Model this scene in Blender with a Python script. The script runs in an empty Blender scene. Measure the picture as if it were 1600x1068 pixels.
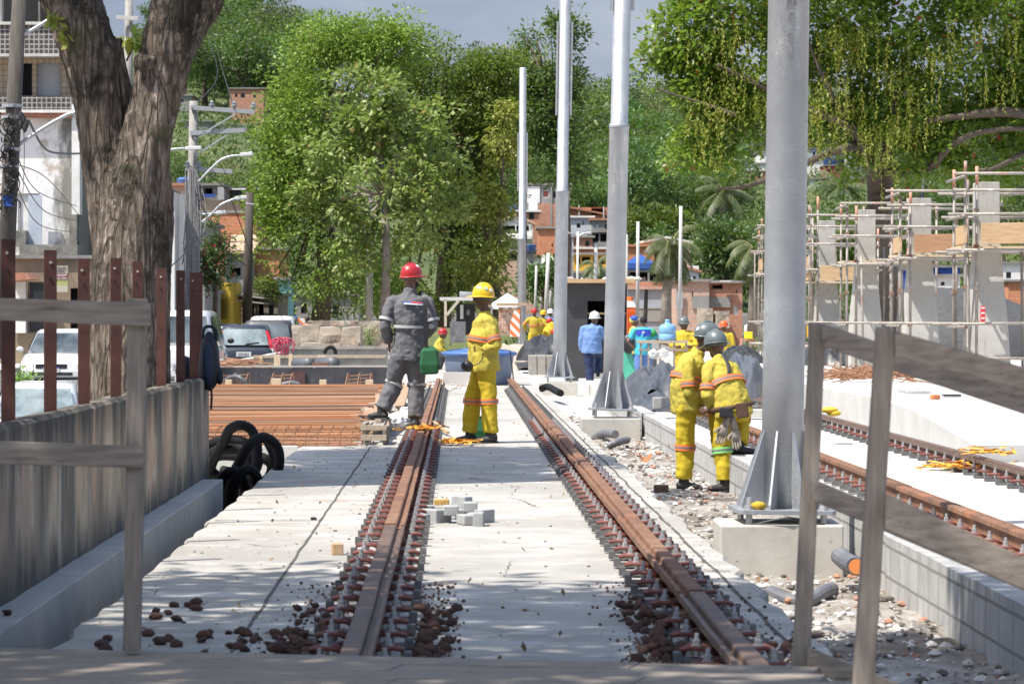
import bpy, math, random
import numpy as np
from mathutils import Vector, Matrix, noise
R=math.radians
random.seed(7); rng=np.random.default_rng(7)
sc=bpy.context.scene; COL=sc.collection
F=5100.0; H=1.4; HOR=496.0; SL=(716-800)/F
V=Vector
def P(px,py,Y): return V(((px-800)/F*Y, Y, H-(py-HOR)/F*Y))
def PXX(px,Y): return (px-800)/F*Y
def PZ(py,Y): return H-(py-HOR)/F*Y
def U(u,Y): return u+SL*Y
GZ=-0.32
# ---------- materials ----------
MATS={}
def nn(nt,t,**k):
    n=nt.nodes.new(t)
    for a,b in k.items():
        if a in n.inputs: n.inputs[a].default_value=b
        else: setattr(n,a,b)
    return n
def c4(c): return (c[0],c[1],c[2],1)
def newmat(name):
    m=bpy.data.materials.new(name); m.use_nodes=True; nt=m.node_tree
    return m,nt,nt.nodes['Principled BSDF'],nt.nodes['Material Output']
def coords(nt,stretch=(1,1,1),kind='Object'):
    tc=nn(nt,'ShaderNodeTexCoord'); mp=nn(nt,'ShaderNodeMapping'); mp.inputs['Scale'].default_value=stretch
    nt.links.new(tc.outputs[kind],mp.inputs[0]); return mp.outputs[0]
def noiz(nt,vec,scale,detail=6,rough=.6,lo=.35,hi=.65):
    n=nn(nt,'ShaderNodeTexNoise'); n.inputs['Scale'].default_value=scale; n.inputs['Detail'].default_value=detail; n.inputs['Roughness'].default_value=rough
    nt.links.new(vec,n.inputs['Vector']); mr=nn(nt,'ShaderNodeMapRange'); mr.inputs[1].default_value=lo; mr.inputs[2].default_value=hi
    nt.links.new(n.outputs[0],mr.inputs[0]); return mr.outputs[0]
def mixc(nt,fac,a,b):
    m=nn(nt,'ShaderNodeMix',data_type='RGBA')
    if hasattr(fac,'links') or not isinstance(fac,(int,float)): nt.links.new(fac,m.inputs[0])
    else: m.inputs[0].default_value=fac
    for s,i in ((a,6),(b,7)):
        if isinstance(s,tuple): m.inputs[i].default_value=c4(s)
        else: nt.links.new(s,m.inputs[i])
    return m.outputs[2]
def bumpn(nt,bsdf,h,dist=.01,strength=.5):
    b=nn(nt,'ShaderNodeBump'); b.inputs['Strength'].default_value=strength; b.inputs['Distance'].default_value=dist
    nt.links.new(h,b.inputs['Height']); nt.links.new(b.outputs[0],bsdf.inputs['Normal'])
def M(name,base=(.5,.5,.5),var=None,scale=4,rough=.8,metal=0,bump=0,bscale=None,stretch=(1,1,1),layers=(),spec=None,kind='Object',coat=0):
    """layers: (color, scale, lo, hi, stretch) overlaid stains"""
    if name in MATS: return MATS[name]
    m,nt,b,o=newmat(name); MATS[name]=m
    b.inputs['Roughness'].default_value=rough; b.inputs['Metallic'].default_value=metal
    if spec is not None: b.inputs['Specular IOR Level'].default_value=spec
    if coat: b.inputs['Coat Weight'].default_value=coat
    col=base; v=coords(nt,stretch,kind)
    if var: col=mixc(nt,noiz(nt,v,scale),base,var)
    for (c,s,lo,hi,st) in layers:
        vv=coords(nt,st,kind); col=mixc(nt,noiz(nt,vv,s,8,.65,lo,hi),col,c)
    if isinstance(col,tuple): b.inputs['Base Color'].default_value=c4(col)
    else: nt.links.new(col,b.inputs['Base Color'])
    if bump: bumpn(nt,b,noiz(nt,v,bscale or scale*4,8,.6,0,1),bump,.8)
    return m
def Mbrick(name,c1,c2,mortar,scale=1,bw=.25,rh=.12,ms=.02,stain=None,bump=.01,mode='xz',offset=.5):
    if name in MATS: return MATS[name]
    m,nt,b,o=newmat(name); MATS[name]=m; b.inputs['Roughness'].default_value=.85
    tc=nn(nt,'ShaderNodeTexCoord'); sp=nn(nt,'ShaderNodeSeparateXYZ'); nt.links.new(tc.outputs['Object'],sp.inputs[0])
    ad=nn(nt,'ShaderNodeMath'); nt.links.new(sp.outputs[0],ad.inputs[0]); nt.links.new(sp.outputs[1],ad.inputs[1])
    cb=nn(nt,'ShaderNodeCombineXYZ'); nt.links.new(ad.outputs[0],cb.inputs[0]); nt.links.new(sp.outputs[2],cb.inputs[1])
    bt=nn(nt,'ShaderNodeTexBrick'); bt.offset=offset; nt.links.new(cb.outputs[0],bt.inputs['Vector'])
    bt.inputs['Scale'].default_value=scale; bt.inputs['Brick Width'].default_value=bw; bt.inputs['Row Height'].default_value=rh; bt.inputs['Mortar Size'].default_value=ms
    bt.inputs['Color1'].default_value=c4(c1); bt.inputs['Color2'].default_value=c4(c2); bt.inputs['Mortar'].default_value=c4(mortar)
    v=coords(nt); col=mixc(nt,noiz(nt,v,.9,6,.7,.55,.85),bt.outputs[0],stain or mortar)
    col=mixc(nt,noiz(nt,v,5,6,.7,.45,.9),col,(c1[0]*.5,c1[1]*.5,c1[2]*.5))
    nt.links.new(col,b.inputs['Base Color']); bumpn(nt,b,bt.outputs[1],-bump,.6); return m
def Mleaf(name,c1,c2,c3,scale=.5,trans=.3,rough=.5,rare=None):
    if name in MATS: return MATS[name]
    m,nt,b,o=newmat(name); MATS[name]=m; b.inputs['Roughness'].default_value=rough
    v=coords(nt); g=nn(nt,'ShaderNodeNewGeometry')
    col=mixc(nt,noiz(nt,v,scale,4,.6,.38,.62),c1,c2)
    mr=nn(nt,'ShaderNodeMapRange'); mr.inputs[1].default_value=.3; mr.inputs[2].default_value=1.1; nt.links.new(g.outputs['Random Per Island'],mr.inputs[0])
    col=mixc(nt,mr.outputs[0],col,c3)
    if rare:
        gt=nn(nt,'ShaderNodeMath',operation='GREATER_THAN'); gt.inputs[1].default_value=rare[1]; nt.links.new(g.outputs['Random Per Island'],gt.inputs[0]); col=mixc(nt,gt.outputs[0],col,rare[0])
    oi=nn(nt,'ShaderNodeObjectInfo'); hs=nn(nt,'ShaderNodeHueSaturation'); nt.links.new(col,hs.inputs['Color'])
    mr2=nn(nt,'ShaderNodeMapRange'); mr2.inputs[3].default_value=.7; mr2.inputs[4].default_value=1.3; nt.links.new(oi.outputs['Random'],mr2.inputs[0]); nt.links.new(mr2.outputs[0],hs.inputs['Value'])
    mr3=nn(nt,'ShaderNodeMapRange'); mr3.inputs[3].default_value=.485; mr3.inputs[4].default_value=.515; nt.links.new(oi.outputs['Random'],mr3.inputs[0]); nt.links.new(mr3.outputs[0],hs.inputs['Hue'])
    col=hs.outputs[0]
    nt.links.new(col,b.inputs['Base Color'])
    t=nn(nt,'ShaderNodeBsdfTranslucent'); mt=mixc(nt,.5,col,(.25,.4,.02)); nt.links.new(mt,t.inputs[0])
    ms=nn(nt,'ShaderNodeMixShader'); ms.inputs[0].default_value=trans; nt.links.new(b.outputs[0],ms.inputs[1]); nt.links.new(t.outputs[0],ms.inputs[2]); nt.links.new(ms.outputs[0],o.inputs[0])
    return m
# ---------- mesh builder ----------
class MB:
    def __init__(s): s.v=[]; s.f=[]; s.mi=[]; s.cur=0
    def add(s,vs,fs):
        k=len(s.v); s.v+= [tuple(p) for p in vs]; s.f+=[tuple(k+i for i in f) for f in fs]; s.mi+=[s.cur]*len(fs); return s
    def box(s,x0,x1,y0,y1,z0,z1):
        if x0>x1:x0,x1=x1,x0
        if y0>y1:y0,y1=y1,y0
        if z0>z1:z0,z1=z1,z0
        return s.add([(x0,y0,z0),(x1,y0,z0),(x1,y1,z0),(x0,y1,z0),(x0,y0,z1),(x1,y0,z1),(x1,y1,z1),(x0,y1,z1)],
          [(0,3,2,1),(4,5,6,7),(0,1,5,4),(1,2,6,5),(2,3,7,6),(3,0,4,7)])
    def obox(s,c,size,rot=None):
        m=(rot or Matrix.Identity(3)); c=V(c); a,b,d=[q/2 for q in size]
        vs=[c+m@V((i*a,j*b,k*d)) for k in(-1,1) for j in(-1,1) for i in(-1,1)]
        return s.add(vs,[(0,2,3,1),(4,5,7,6),(0,1,5,4),(1,3,7,5),(3,2,6,7),(2,0,4,6)])
    def bar(s,p0,p1,w,h,up=(0,0,1)):
        p0=V(p0);p1=V(p1);d=p1-p0;L=d.length;d.normalize();u=V(up)
        x=d.cross(u)
        if x.length<1e-4: x=d.cross(V((1,0,0)))
        x.normalize();z=x.cross(d);m=Matrix((x,d,z)).transposed()
        return s.obox((p0+p1)/2,(w,L,h),m)
    def loft(s,rings,caps=True,closed=True):
        n=len(rings[0]); k=len(s.v); s.v+=[tuple(p) for r in rings for p in r]; nf=0
        for i in range(len(rings)-1):
            for j in range(n if closed else n-1):
                a=k+i*n+j;b=k+i*n+(j+1)%n; s.f.append((a,b,b+n,a+n)); nf+=1
        if caps and closed:
            s.f.append(tuple(k+j for j in range(n-1,-1,-1))); s.f.append(tuple(k+(len(rings)-1)*n+j for j in range(n))); nf+=2
        s.mi+=[s.cur]*nf; return s
    def tube(s,pts,r,n=8,rb=None,side=None,caps=True):
        pts=[V(p) for p in pts]; N=len(pts)
        rs=r if isinstance(r,(list,tuple)) else [r]*N; rbs=rb if isinstance(rb,(list,tuple)) else ([rb]*N if rb else rs)
        rings=[]; prev=None
        for i,p in enumerate(pts):
            t=(pts[min(i+1,N-1)]-pts[max(i-1,0)]); t=t.normalized() if t.length>1e-9 else V((0,0,1))
            if side is not None: x=V(side)
            elif prev is not None: x=prev
            else: x=V((1,0,0)) if abs(t.x)<.8 else V((0,1,0))
            x=(x-t*x.dot(t))
            if x.length<1e-5: x=t.orthogonal()
            x.normalize(); prev=x; y=t.cross(x)
            rings.append([p+x*(rs[i]*math.cos(2*math.pi*j/n))+y*(rbs[i]*math.sin(2*math.pi*j/n)) for j in range(n)])
        return s.loft(rings,caps)
    def lathe(s,prof,c=(0,0,0),n=16,ax=None,caps=True):
        c=V(c); m=ax or Matrix.Identity(3)
        return s.loft([[c+m@V((r*math.cos(2*math.pi*j/n),r*math.sin(2*math.pi*j/n),z)) for j in range(n)] for r,z in prof],caps)
    def ball(s,c,r,n=12,rot=None):
        r=V(r) if not isinstance(r,(int,float)) else V((r,r,r)); m=rot or Matrix.Identity(3); c=V(c)
        k=n//2; rings=[]
        for i in range(k+1):
            a=math.pi*i/k; a=min(max(a,.05),math.pi-.05)
            rings.append([c+m@V((r.x*math.sin(a)*math.cos(2*math.pi*j/n),r.y*math.sin(a)*math.sin(2*math.pi*j/n),-r.z*math.cos(a))) for j in range(n)])
        return s.loft(rings)
    def prism(s,poly,y0,y1,plane='xz'):
        def q(a,b,t): return (a,t,b) if plane=='xz' else ((t,a,b) if plane=='yz' else (a,b,t))
        n=len(poly); vs=[q(a,b,y0) for a,b in poly]+[q(a,b,y1) for a,b in poly]
        return s.add(vs,[tuple(range(n)),tuple(range(2*n-1,n-1,-1))]+[(i,i+n,(i+1)%n+n,(i+1)%n) for i in range(n)])
    def grid(s,fn,nu,nv):
        vs=[fn(i/nu,j/nv) for j in range(nv+1) for i in range(nu+1)]
        return s.add(vs,[(j*(nu+1)+i,j*(nu+1)+i+1,(j+1)*(nu+1)+i+1,(j+1)*(nu+1)+i) for j in range(nv) for i in range(nu)])
    def build(s,name,mats,parent=None,smooth=False,bevel=0,world=True,origin=None,fixn=True):
        me=bpy.data.meshes.new(name); org=V((0,0,0))
        if parent is not None and world: org=wloc(parent)
        if origin is not None: org=V(origin)
        vs=s.v if org.length==0 else [(a-org.x,b-org.y,c-org.z) for a,b,c in s.v]
        me.from_pydata(vs,[],s.f); 
        if not isinstance(mats,(list,tuple)): mats=[mats]
        for m in mats: me.materials.append(m)
        if len(mats)>1: me.polygons.foreach_set('material_index',s.mi)
        if fixn:
            import bmesh
            bm=bmesh.new(); bm.from_mesh(me); bmesh.ops.recalc_face_normals(bm,faces=bm.faces); bm.to_mesh(me); bm.free()
        if smooth: me.polygons.foreach_set('use_smooth',[True]*len(me.polygons))
        o=bpy.data.objects.new(name,me); COL.objects.link(o)
        if bevel:
            b=o.modifiers.new('bevel','BEVEL'); b.width=bevel; b.segments=2; b.limit_method='ANGLE'; b.angle_limit=R(40)
        if parent is not None: o.parent=parent
        if origin is not None:
            o.location=V(origin)-(wloc(parent) if parent is not None else V((0,0,0)))
        return o
def wloc(o):
    p=V((0,0,0))
    while o is not None: p+=o.location; o=o.parent
    return p
def tag(o,label=None,cat=None,group=None,kind=None):
    if label:o['label']=label
    if cat:o['category']=cat
    if group:o['group']=group
    if kind:o['kind']=kind
    return o
def thing(name,label,cat,loc=(0,0,0),rotz=0,group=None):
    o=bpy.data.objects.new(name,None); o.empty_display_size=.2; COL.objects.link(o); o.location=loc; o.rotation_euler=(0,0,rotz)
    return tag(o,label,cat,group)
def base_of(vs):
    a=np.array(vs); return (float(a[:,0].mean()),float(a[:,1].mean()),float(a[:,2].min()))
def solo(mb,name,mats,label,cat,group=None,smooth=False,bevel=0):
    o=mb.build(name,mats,None,smooth,bevel,origin=base_of(mb.v)); return tag(o,label,cat,group)
def struct(mb,name,mats,smooth=False,bevel=0):
    o=mb.build(name,mats,None,smooth,bevel); o['kind']='structure'; return o
def copy_tree(o,parent=None,name=None):
    c=o.copy(); COL.objects.link(c); 
    if parent is not None: c.parent=parent
    ks=KIDS.get(o.name)
    if ks is None: ks=KIDS[o.name]=[q for q in bpy.data.objects if q.parent==o]
    for ch in ks: copy_tree(ch,c)
    return c
KIDS={}
def dup(o,loc,rotz=None,label=None,group=None,scale=None):
    c=copy_tree(o); c.location=loc
    if rotz is not None: c.rotation_euler=(c.rotation_euler[0],c.rotation_euler[1],rotz)
    if label: c['label']=label
    if group: c['group']=group
    if scale: c.scale=(scale,)*3 if isinstance(scale,(int,float)) else scale
    return c
def text_mb(txt,size,loc,mat,parent,name='lettering',rot=(R(90),0,0),align='CENTER',extr=.002,width=None):
    cu=bpy.data.curves.new('t','FONT'); cu.body=txt; cu.size=size; cu.align_x=align; cu.extrude=extr
    t=bpy.data.objects.new('t',cu); COL.objects.link(t)
    dg=bpy.context.evaluated_depsgraph_get(); me=bpy.data.meshes.new_from_object(t.evaluated_get(dg)); bpy.data.objects.remove(t)
    me.materials.clear(); me.materials.append(mat); o=bpy.data.objects.new(name,me); COL.objects.link(o)
    if parent is not None: o.parent=parent; o.location=V(loc)-wloc(parent)
    else: o.location=loc
    o.rotation_euler=rot
    if width: o.scale=(width/max(.001,o.dimensions.x or 1),1,1) if False else (width,1,1)
    return o
def remesh(mb,name,mats,voxel,parent,smooth_it=2,disp=0,dscale=8,seed=0,colorfn=None,world=False,org=None):
    o=mb.build(name,mats,None,fixn=True,world=False)
    md=o.modifiers.new('r','REMESH'); md.mode='VOXEL'; md.voxel_size=voxel; md.use_smooth_shade=True
    if smooth_it:
        s=o.modifiers.new('s','SMOOTH'); s.factor=.5; s.iterations=smooth_it
    dg=bpy.context.evaluated_depsgraph_get(); me=bpy.data.meshes.new_from_object(o.evaluated_get(dg))
    old=o.data; o.modifiers.clear(); o.data=me; bpy.data.meshes.remove(old); me.name=name
    n=len(me.vertices); co=np.empty(n*3,dtype=np.float32); me.vertices.foreach_get('co',co); co=co.reshape(-1,3)
    if disp:
        no=np.empty(n*3,dtype=np.float32); me.vertices.foreach_get('normal',no); no=no.reshape(-1,3)
        fn=disp if callable(disp) else (lambda p: disp*noise.noise(V((p[0]*dscale+seed,p[1]*dscale,p[2]*dscale*.8)))+disp*.5*noise.noise(V((p[0]*dscale*2.3,p[1]*dscale*2.3+seed,p[2]*dscale*2.3))))
        d=np.array([fn(p) for p in co],dtype=np.float32); co=co+no*d[:,None]
    if org is not None: co=co-np.array(org,dtype=np.float32)
    me.vertices.foreach_set('co',co.ravel())
    me.materials.clear()
    for m in (mats if isinstance(mats,(list,tuple)) else [mats]): me.materials.append(m)
    if colorfn:
        c=np.empty(len(me.polygons)*3,dtype=np.float32); me.polygons.foreach_get('center',c); c=c.reshape(-1,3)
        me.polygons.foreach_set('material_index',[colorfn(p) for p in c])
    me.polygons.foreach_set('use_smooth',[True]*len(me.polygons)); me.update()
    if parent is not None: o.parent=parent
    return o
# ---------- camera, light ----------
cam=bpy.data.cameras.new('camera'); co=bpy.data.objects.new('camera',cam); COL.objects.link(co); sc.camera=co
co.location=(0,0,H); co.rotation_euler=(R(90),0,0); cam.sensor_width=36; cam.lens=36*F/1600; cam.shift_y=-38/1600; cam.clip_start=.5; cam.clip_end=3000
cam.dof.use_dof=True; cam.dof.focus_distance=38; cam.dof.aperture_fstop=10
SUN=V((-.43,-.27,.86)).normalized()
sl=bpy.data.lights.new('sun','SUN'); sl.energy=4.5; sl.angle=R(.53); sl.color=(1,.95,.87); so=bpy.data.objects.new('sun',sl); COL.objects.link(so)
so.rotation_euler=SUN.to_track_quat('Z','Y').to_euler(); so.location=(0,0,60)
w=bpy.data.worlds.new('World'); sc.world=w; w.use_nodes=True; nt=w.node_tree; bg=nt.nodes['Background']
sky=nn(nt,'ShaderNodeTexSky',sky_type='NISHITA'); sky.sun_disc=False; sky.sun_elevation=math.asin(SUN.z); sky.sun_rotation=math.atan2(SUN.x,SUN.y); sky.air_density=1.2; sky.dust_density=2
tc=nn(nt,'ShaderNodeTexCoord'); mp=nn(nt,'ShaderNodeMapping'); mp.inputs['Scale'].default_value=(1,1,3); nt.links.new(tc.outputs['Generated'],mp.inputs[0])
cl=noiz(nt,mp.outputs[0],9,6,.55,.4,.68)
cc=mixc(nt,cl,(1.05,1.27,1.85),(1.75,1.95,2.4))
sp=nn(nt,'ShaderNodeSeparateXYZ'); nt.links.new(tc.outputs['Generated'],sp.inputs[0]); mr=nn(nt,'ShaderNodeMapRange'); mr.inputs[1].default_value=.25; mr.inputs[2].default_value=.6; mr.inputs[3].default_value=.9; mr.inputs[4].default_value=.15; nt.links.new(sp.outputs[2],mr.inputs[0])
nt.links.new(mixc(nt,mr.outputs[0],sky.outputs[0],cc),bg.inputs[0]); bg.inputs[1].default_value=.15
sc.view_settings.view_transform='Standard'; sc.view_settings.look='None'; sc.view_settings.exposure=.74; sc.view_settings.gamma=1
sc.cycles.max_bounces=6; sc.cycles.transparent_max_bounces=8
# ---------- palette ----------
conc=M('concrete_slab',(.42,.405,.37),(.31,.295,.265),1.7,.85,bump=.004,bscale=30,layers=[((.24,.215,.18),.8,.6,.8,(1,1.6,1)),((.56,.55,.525),1.5,.5,.7,(1,2.2,1)),((.30,.23,.16),1.3,.60,.74,(.8,2.2,1)),((.30,.285,.26),.35,.48,.62,(1,1,1)),((.26,.20,.14),.55,.60,.72,(1,.5,1)),((.52,.50,.46),6,.58,.7,(1,1.5,1)),((.12,.11,.10),9,.68,.72,(1,2,1)),((.2,.17,.14),18,.67,.75,(1,1.6,1))])
conc2=M('concrete_grey',(.42,.41,.39),(.31,.30,.28),2.5,.85,bump=.004,bscale=25,layers=[((.2,.19,.17),2,.55,.8,(3,3,.8))])
concw=M('concrete_light',(.56,.55,.52),(.45,.44,.41),2,.85,bump=.003,bscale=25,layers=[((.3,.28,.25),3,.6,.85,(1,1,.5))])
rust=M('rusty_steel',(.23,.115,.062),(.14,.07,.045),7,.8,bump=.002,bscale=60,layers=[((.33,.20,.125),4,.5,.8,(1,1,1)),((.35,.13,.05),2.3,.55,.7,(1,1,1)),((.10,.05,.035),1.6,.5,.7,(1,1,1))])
rustdk=M('dark_rail_steel',(.11,.072,.055),(.18,.115,.085),6,.6,.2,bump=.001,bscale=50)
galv=M('galvanised_steel',(.43,.45,.47),(.33,.35,.37),3,.45,.5,bump=.0008,bscale=40,layers=[((.58,.59,.60),5,.55,.7,(1,1,.3)),((.26,.27,.28),9,.62,.75,(1,1,2)),((.62,.62,.60),2.2,.62,.70,(1,1,.6)),((.20,.19,.18),14,.70,.74,(1,1,.3)),((.36,.37,.40),30,.5,.6,(1,1,3))])
woodg=M('weathered_wood',(.33,.285,.24),(.20,.17,.14),6,.85,bump=.003,bscale=20,stretch=(.8,9,9),layers=[((.10,.07,.05),5,.62,.7,(1,1.5,1.5)),((.10,.08,.065),40,.60,.70,(.05,1,1))])
woodgv=M('weathered_post_wood',(.33,.285,.24),(.20,.17,.14),6,.85,bump=.003,bscale=20,stretch=(9,9,.8),layers=[((.10,.07,.05),5,.62,.7,(1.5,1.5,1)),((.10,.08,.065),40,.60,.70,(1,1,.05))])
woodl=M('raw_timber',(.55,.38,.22),(.42,.27,.14),4,.8,bump=.003,bscale=20,stretch=(1,6,6),layers=[((.3,.17,.08),4,.6,.8,(1,1,1))])
woodp=M('pale_plank',(.46,.38,.28),(.33,.26,.19),4,.85,bump=.003,stretch=(6,1,6))
black=M('black_plastic',(.015,.015,.017),(.03,.03,.032),8,.45)
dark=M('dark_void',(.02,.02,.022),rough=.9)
white=M('white_paint',(.72,.72,.70),(.6,.6,.57),3,.6,layers=[((.35,.33,.3),2,.62,.85,(2,2,.5))])
# ================= GROUND AND TRACKS =================
dirt=M('dirt_ground',(.34,.29,.23),(.25,.21,.17),.6,.95,bump=.02,bscale=8,layers=[((.45,.43,.4),2,.5,.7,(1,1,1))])
asph=M('street_asphalt',(.09,.09,.09),(.14,.135,.13),1.5,.9,bump=.003,bscale=40)
gravel=M('gravel_fill',(.40,.37,.33),(.20,.18,.155),5,.95,bump=.03,bscale=22,layers=[((.60,.58,.55),1.2,.54,.66,(1,2,1)),((.17,.14,.11),.5,.5,.6,(1,1,1)),((.36,.17,.11),13,.64,.7,(1,1,1)),((.1,.09,.085),7,.62,.72,(1,1,1))])
g=MB()
def gz(x,y): return -1.3 if y<56 else (-1.3+(y-56)/10*.98 if y<66 else GZ)
ys=[-20,0,20,40,56,58,60,62,64,66,80,100,130,160,200,260]; xs=[-260,-120,-60,-30,-15,-8,-4,0,4,8,15,30,60,120,260]
g.add([(x,y,gz(x,y)) for y in ys for x in xs],[(j*len(xs)+i,j*len(xs)+i+1,(j+1)*len(xs)+i+1,(j+1)*len(xs)+i) for j in range(len(ys)-1) for i in range(len(xs)-1)])
struct(g,'ground',dirt)
g=MB(); yy=[10,30,56,66,80,120,170]
g.loft([[(U(-13,y)-y*.01,y,gz(0,y)+.012),(U(-5.0,y),y,gz(0,y)+.012)] for y in yy],caps=False,closed=False); struct(g,'street',asph)
g=MB(); g.loft([[(U(-13.2,y)-y*.01-2,y,gz(0,y)+.13),(U(-13,y)-y*.01,y,gz(0,y)+.13),(U(-13,y)-y*.01,y,gz(0,y)-.1)] for y in yy],caps=False,closed=False); struct(g,'pavement',concw)
def slab(name,uL,uR,y0,y1,zt,zb,mat,step=.35,jag=.02,thing_=None):
    g=MB(); rings=[]; n=max(2,int((y1-y0)/step))
    for i in range(n+1):
        y=y0+(y1-y0)*i/n; a=U(uL,y)+jag*noise.noise(V((y*1.7,uL,0)))+jag*.7*noise.noise(V((y*6,uL,2))); b=U(uR,y)+jag*noise.noise(V((y*1.7,uR,5)))+jag*.7*noise.noise(V((y*6,uR,2)))
        rings.append([(a,y,zb),(a-.003,y,zt-.02),(a+.015,y,zt),(b-.015,y,zt),(b+.003,y,zt-.02),(b,y,zb)])
    g.loft(rings); return struct(g,name,mat)
slab('track_slab',-1.72,1.56,9,35.5,0,-1.25,conc,jag=.05)
slab('track_slab',-1.0,1.56,35.52,112,-.002,-1.25,conc,step=1)
slab('concrete_apron',1.57,3.6,56,118,-.29,-.6,concw,step=2)
slab('second_track_slab',2.86,5.22,10,78,-.05,-1.2,concw)
slab('platform_apron',5.26,10,10,33.2,-.07,-1.2,conc2)
def jag_strip(u0,w,y0,y1,z,step=.12,wob=.012):
    g=MB(); n=int((y1-y0)/step); r=[]
    for i in range(n+1):
        y=y0+(y1-y0)*i/n; c=U(u0,y)+wob*noise.noise(V((y*1.3,u0,3))); ww=w*(.6+.9*abs(noise.noise(V((y*5,u0,1)))))
        r.append([(c-ww/2,y,z),(c+ww/2,y,z)])
    g.loft(r,caps=False,closed=False); struct(g,'slab_joint',M('joint_dirt',(.05,.045,.04),(.13,.12,.11),20,.95))
jag_strip(-.95,.019,10,35.4,.004); jag_strip(1.42,.022,10,60,.004); jag_strip(1.21,.012,13,60,.004)
for yj,ua,ub in ((22.5,-1.68,-.95),(31,-1.68,-.95),(30.5,1.22,1.5),(24,1.22,1.5),(18,1.22,1.5),(38,1.22,1.5),(50,-.1,.8)):
    g=MB(); g.loft([[(U(ua+(ub-ua)*i/8,yj),yj+.02*noise.noise(V((i,yj,0))),.006),(U(ua+(ub-ua)*i/8,yj),yj+.03+.02*noise.noise(V((i,yj,4))),.006)] for i in range(9)],caps=False,closed=False); struct(g,'slab_joint',MATS['joint_dirt'])
def crack(pts,w=.007):
    g=MB(); r=[]
    p=smoothpath_([V((U(u,y),y,.0045)) for u,y in pts],8)
    for i,q in enumerate(p):
        o=V((noise.noise(q*9)*.03,noise.noise(q*7+V((5,0,0)))*.05,0)); ww=w*(.3+abs(noise.noise(q*11))*1.6); r.append([q+o-V((ww/2,ww,0)),q+o+V((ww/2,ww,0))])
    g.loft(r,caps=False,closed=False); struct(g,'slab_crack',MATS['joint_dirt'])
def smoothpath_(p,n):
    return [a.lerp(b,k/n) for a,b in zip(p,p[1:]) for k in range(n)]+[p[-1]]
crack([(-1.6,19.5),(-1.35,20.2),(-1.1,19.9),(-.97,20.4)]); crack([(-.05,17),(.25,17.6),(.3,18.8),(.7,19.4)]); crack([(0.6,24),(.4,25.5),(.5,27),(.1,28.5)]); crack([(-1.5,26),(-1.3,27.3),(-.98,27.5)]); crack([(1.22,20),(1.3,20.6),(1.52,20.9)]); crack([(-.9,15),(-.75,15.6),(-.7,16.5)])
# gravel trench
g=MB()
def gf(a,b):
    y=12+b*b*60; u=1.54+a*1.16; return (U(u,y),y,GZ+.05*noise.noise(V((u*3,y*2,0)))+.04*noise.noise(V((u*9,y*7,3)))-.01)
g.grid(gf,18,260); struct(g,'gravel_trench',gravel,smooth=True)
def islandmat(name,cols,rough=.9):
    m,nt,b,o=newmat(name); b.inputs['Roughness'].default_value=rough; gm=nn(nt,'ShaderNodeNewGeometry'); cr=nn(nt,'ShaderNodeValToRGB'); cr.color_ramp.interpolation='CONSTANT'
    e=cr.color_ramp.elements
    while len(e)<len(cols): e.new(.5)
    for i,c in enumerate(cols): e[i].position=i/len(cols); e[i].color=c4(c)
    nt.links.new(gm.outputs['Random Per Island'],cr.inputs[0])
    v=coords(nt); nt.links.new(mixc(nt,noiz(nt,v,40),cr.outputs[0],(.2,.17,.15)) if 0 else cr.outputs[0],b.inputs['Base Color']); MATS[name]=m; return m
rubm=islandmat('rubble_bits',[(.6,.58,.55),(.42,.40,.38),(.3,.28,.26),(.5,.48,.45),(.38,.2,.13),(.2,.18,.16),(.62,.6,.57),(.12,.1,.09)])
def rock(mb,c,r,flat=.6,seg=0):
    c=V(c); n=6; k=3; q=[]
    a0=random.random()*6
    rings=[]
    for i,(zz,rr) in enumerate(((-.8,.5),(-.1,1.0),(.55,.75),(.95,.25))):
        rings.append([c+V((r*rr*(.75+.5*random.random())*math.cos(a0+6.283*j/n),r*rr*(.75+.5*random.random())*math.sin(a0+6.283*j/n),r*flat*zz*(.85+.3*random.random()))) for j in range(n)])
    mb.loft(rings)
g=MB()
for i in range(3200):
    y=13+random.random()**1.4*50; u=1.6+random.random()*1.05; r=.008+.03*random.random()**3
    rock(g,(U(u,y),y,GZ+.05*noise.noise(V((u*3,y*2,0)))+.04*noise.noise(V((u*9,y*7,3)))+r*.2),r)
o=g.build('gravel_bits',rubm); tag(o,'loose broken stone chips scattered over the gravel trench','gravel',kind='stuff')
g=MB()
for i in range(900):
    if random.random()<.5: u=random.choice((-.95,1.3,1.5,-.7,1.42))+random.gauss(0,.08)
    else: u=random.uniform(-1.65,1.5)
    y=13+random.random()**1.3*24; r=.003+.009*random.random()**3
    if -.62<u<-.1 or .8<u<1.3: continue
    rock(g,(U(u,y),y,r*.3),r)
o=g.build('slab_grit',islandmat('grit',[(.1,.08,.07),(.2,.17,.14),(.35,.33,.3),(.05,.045,.04)])); tag(o,'fine dark grit and crumbs strewn on the pale track slab','grit',kind='stuff')
lc=[]
for i in range(420):
    u=random.uniform(-1.6,2.6); y=13+random.random()**1.2*35; lc.append((U(u,y),y,(GZ+.04 if u>1.57 else .006)+random.random()*.01))
LITTER=lc
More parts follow.
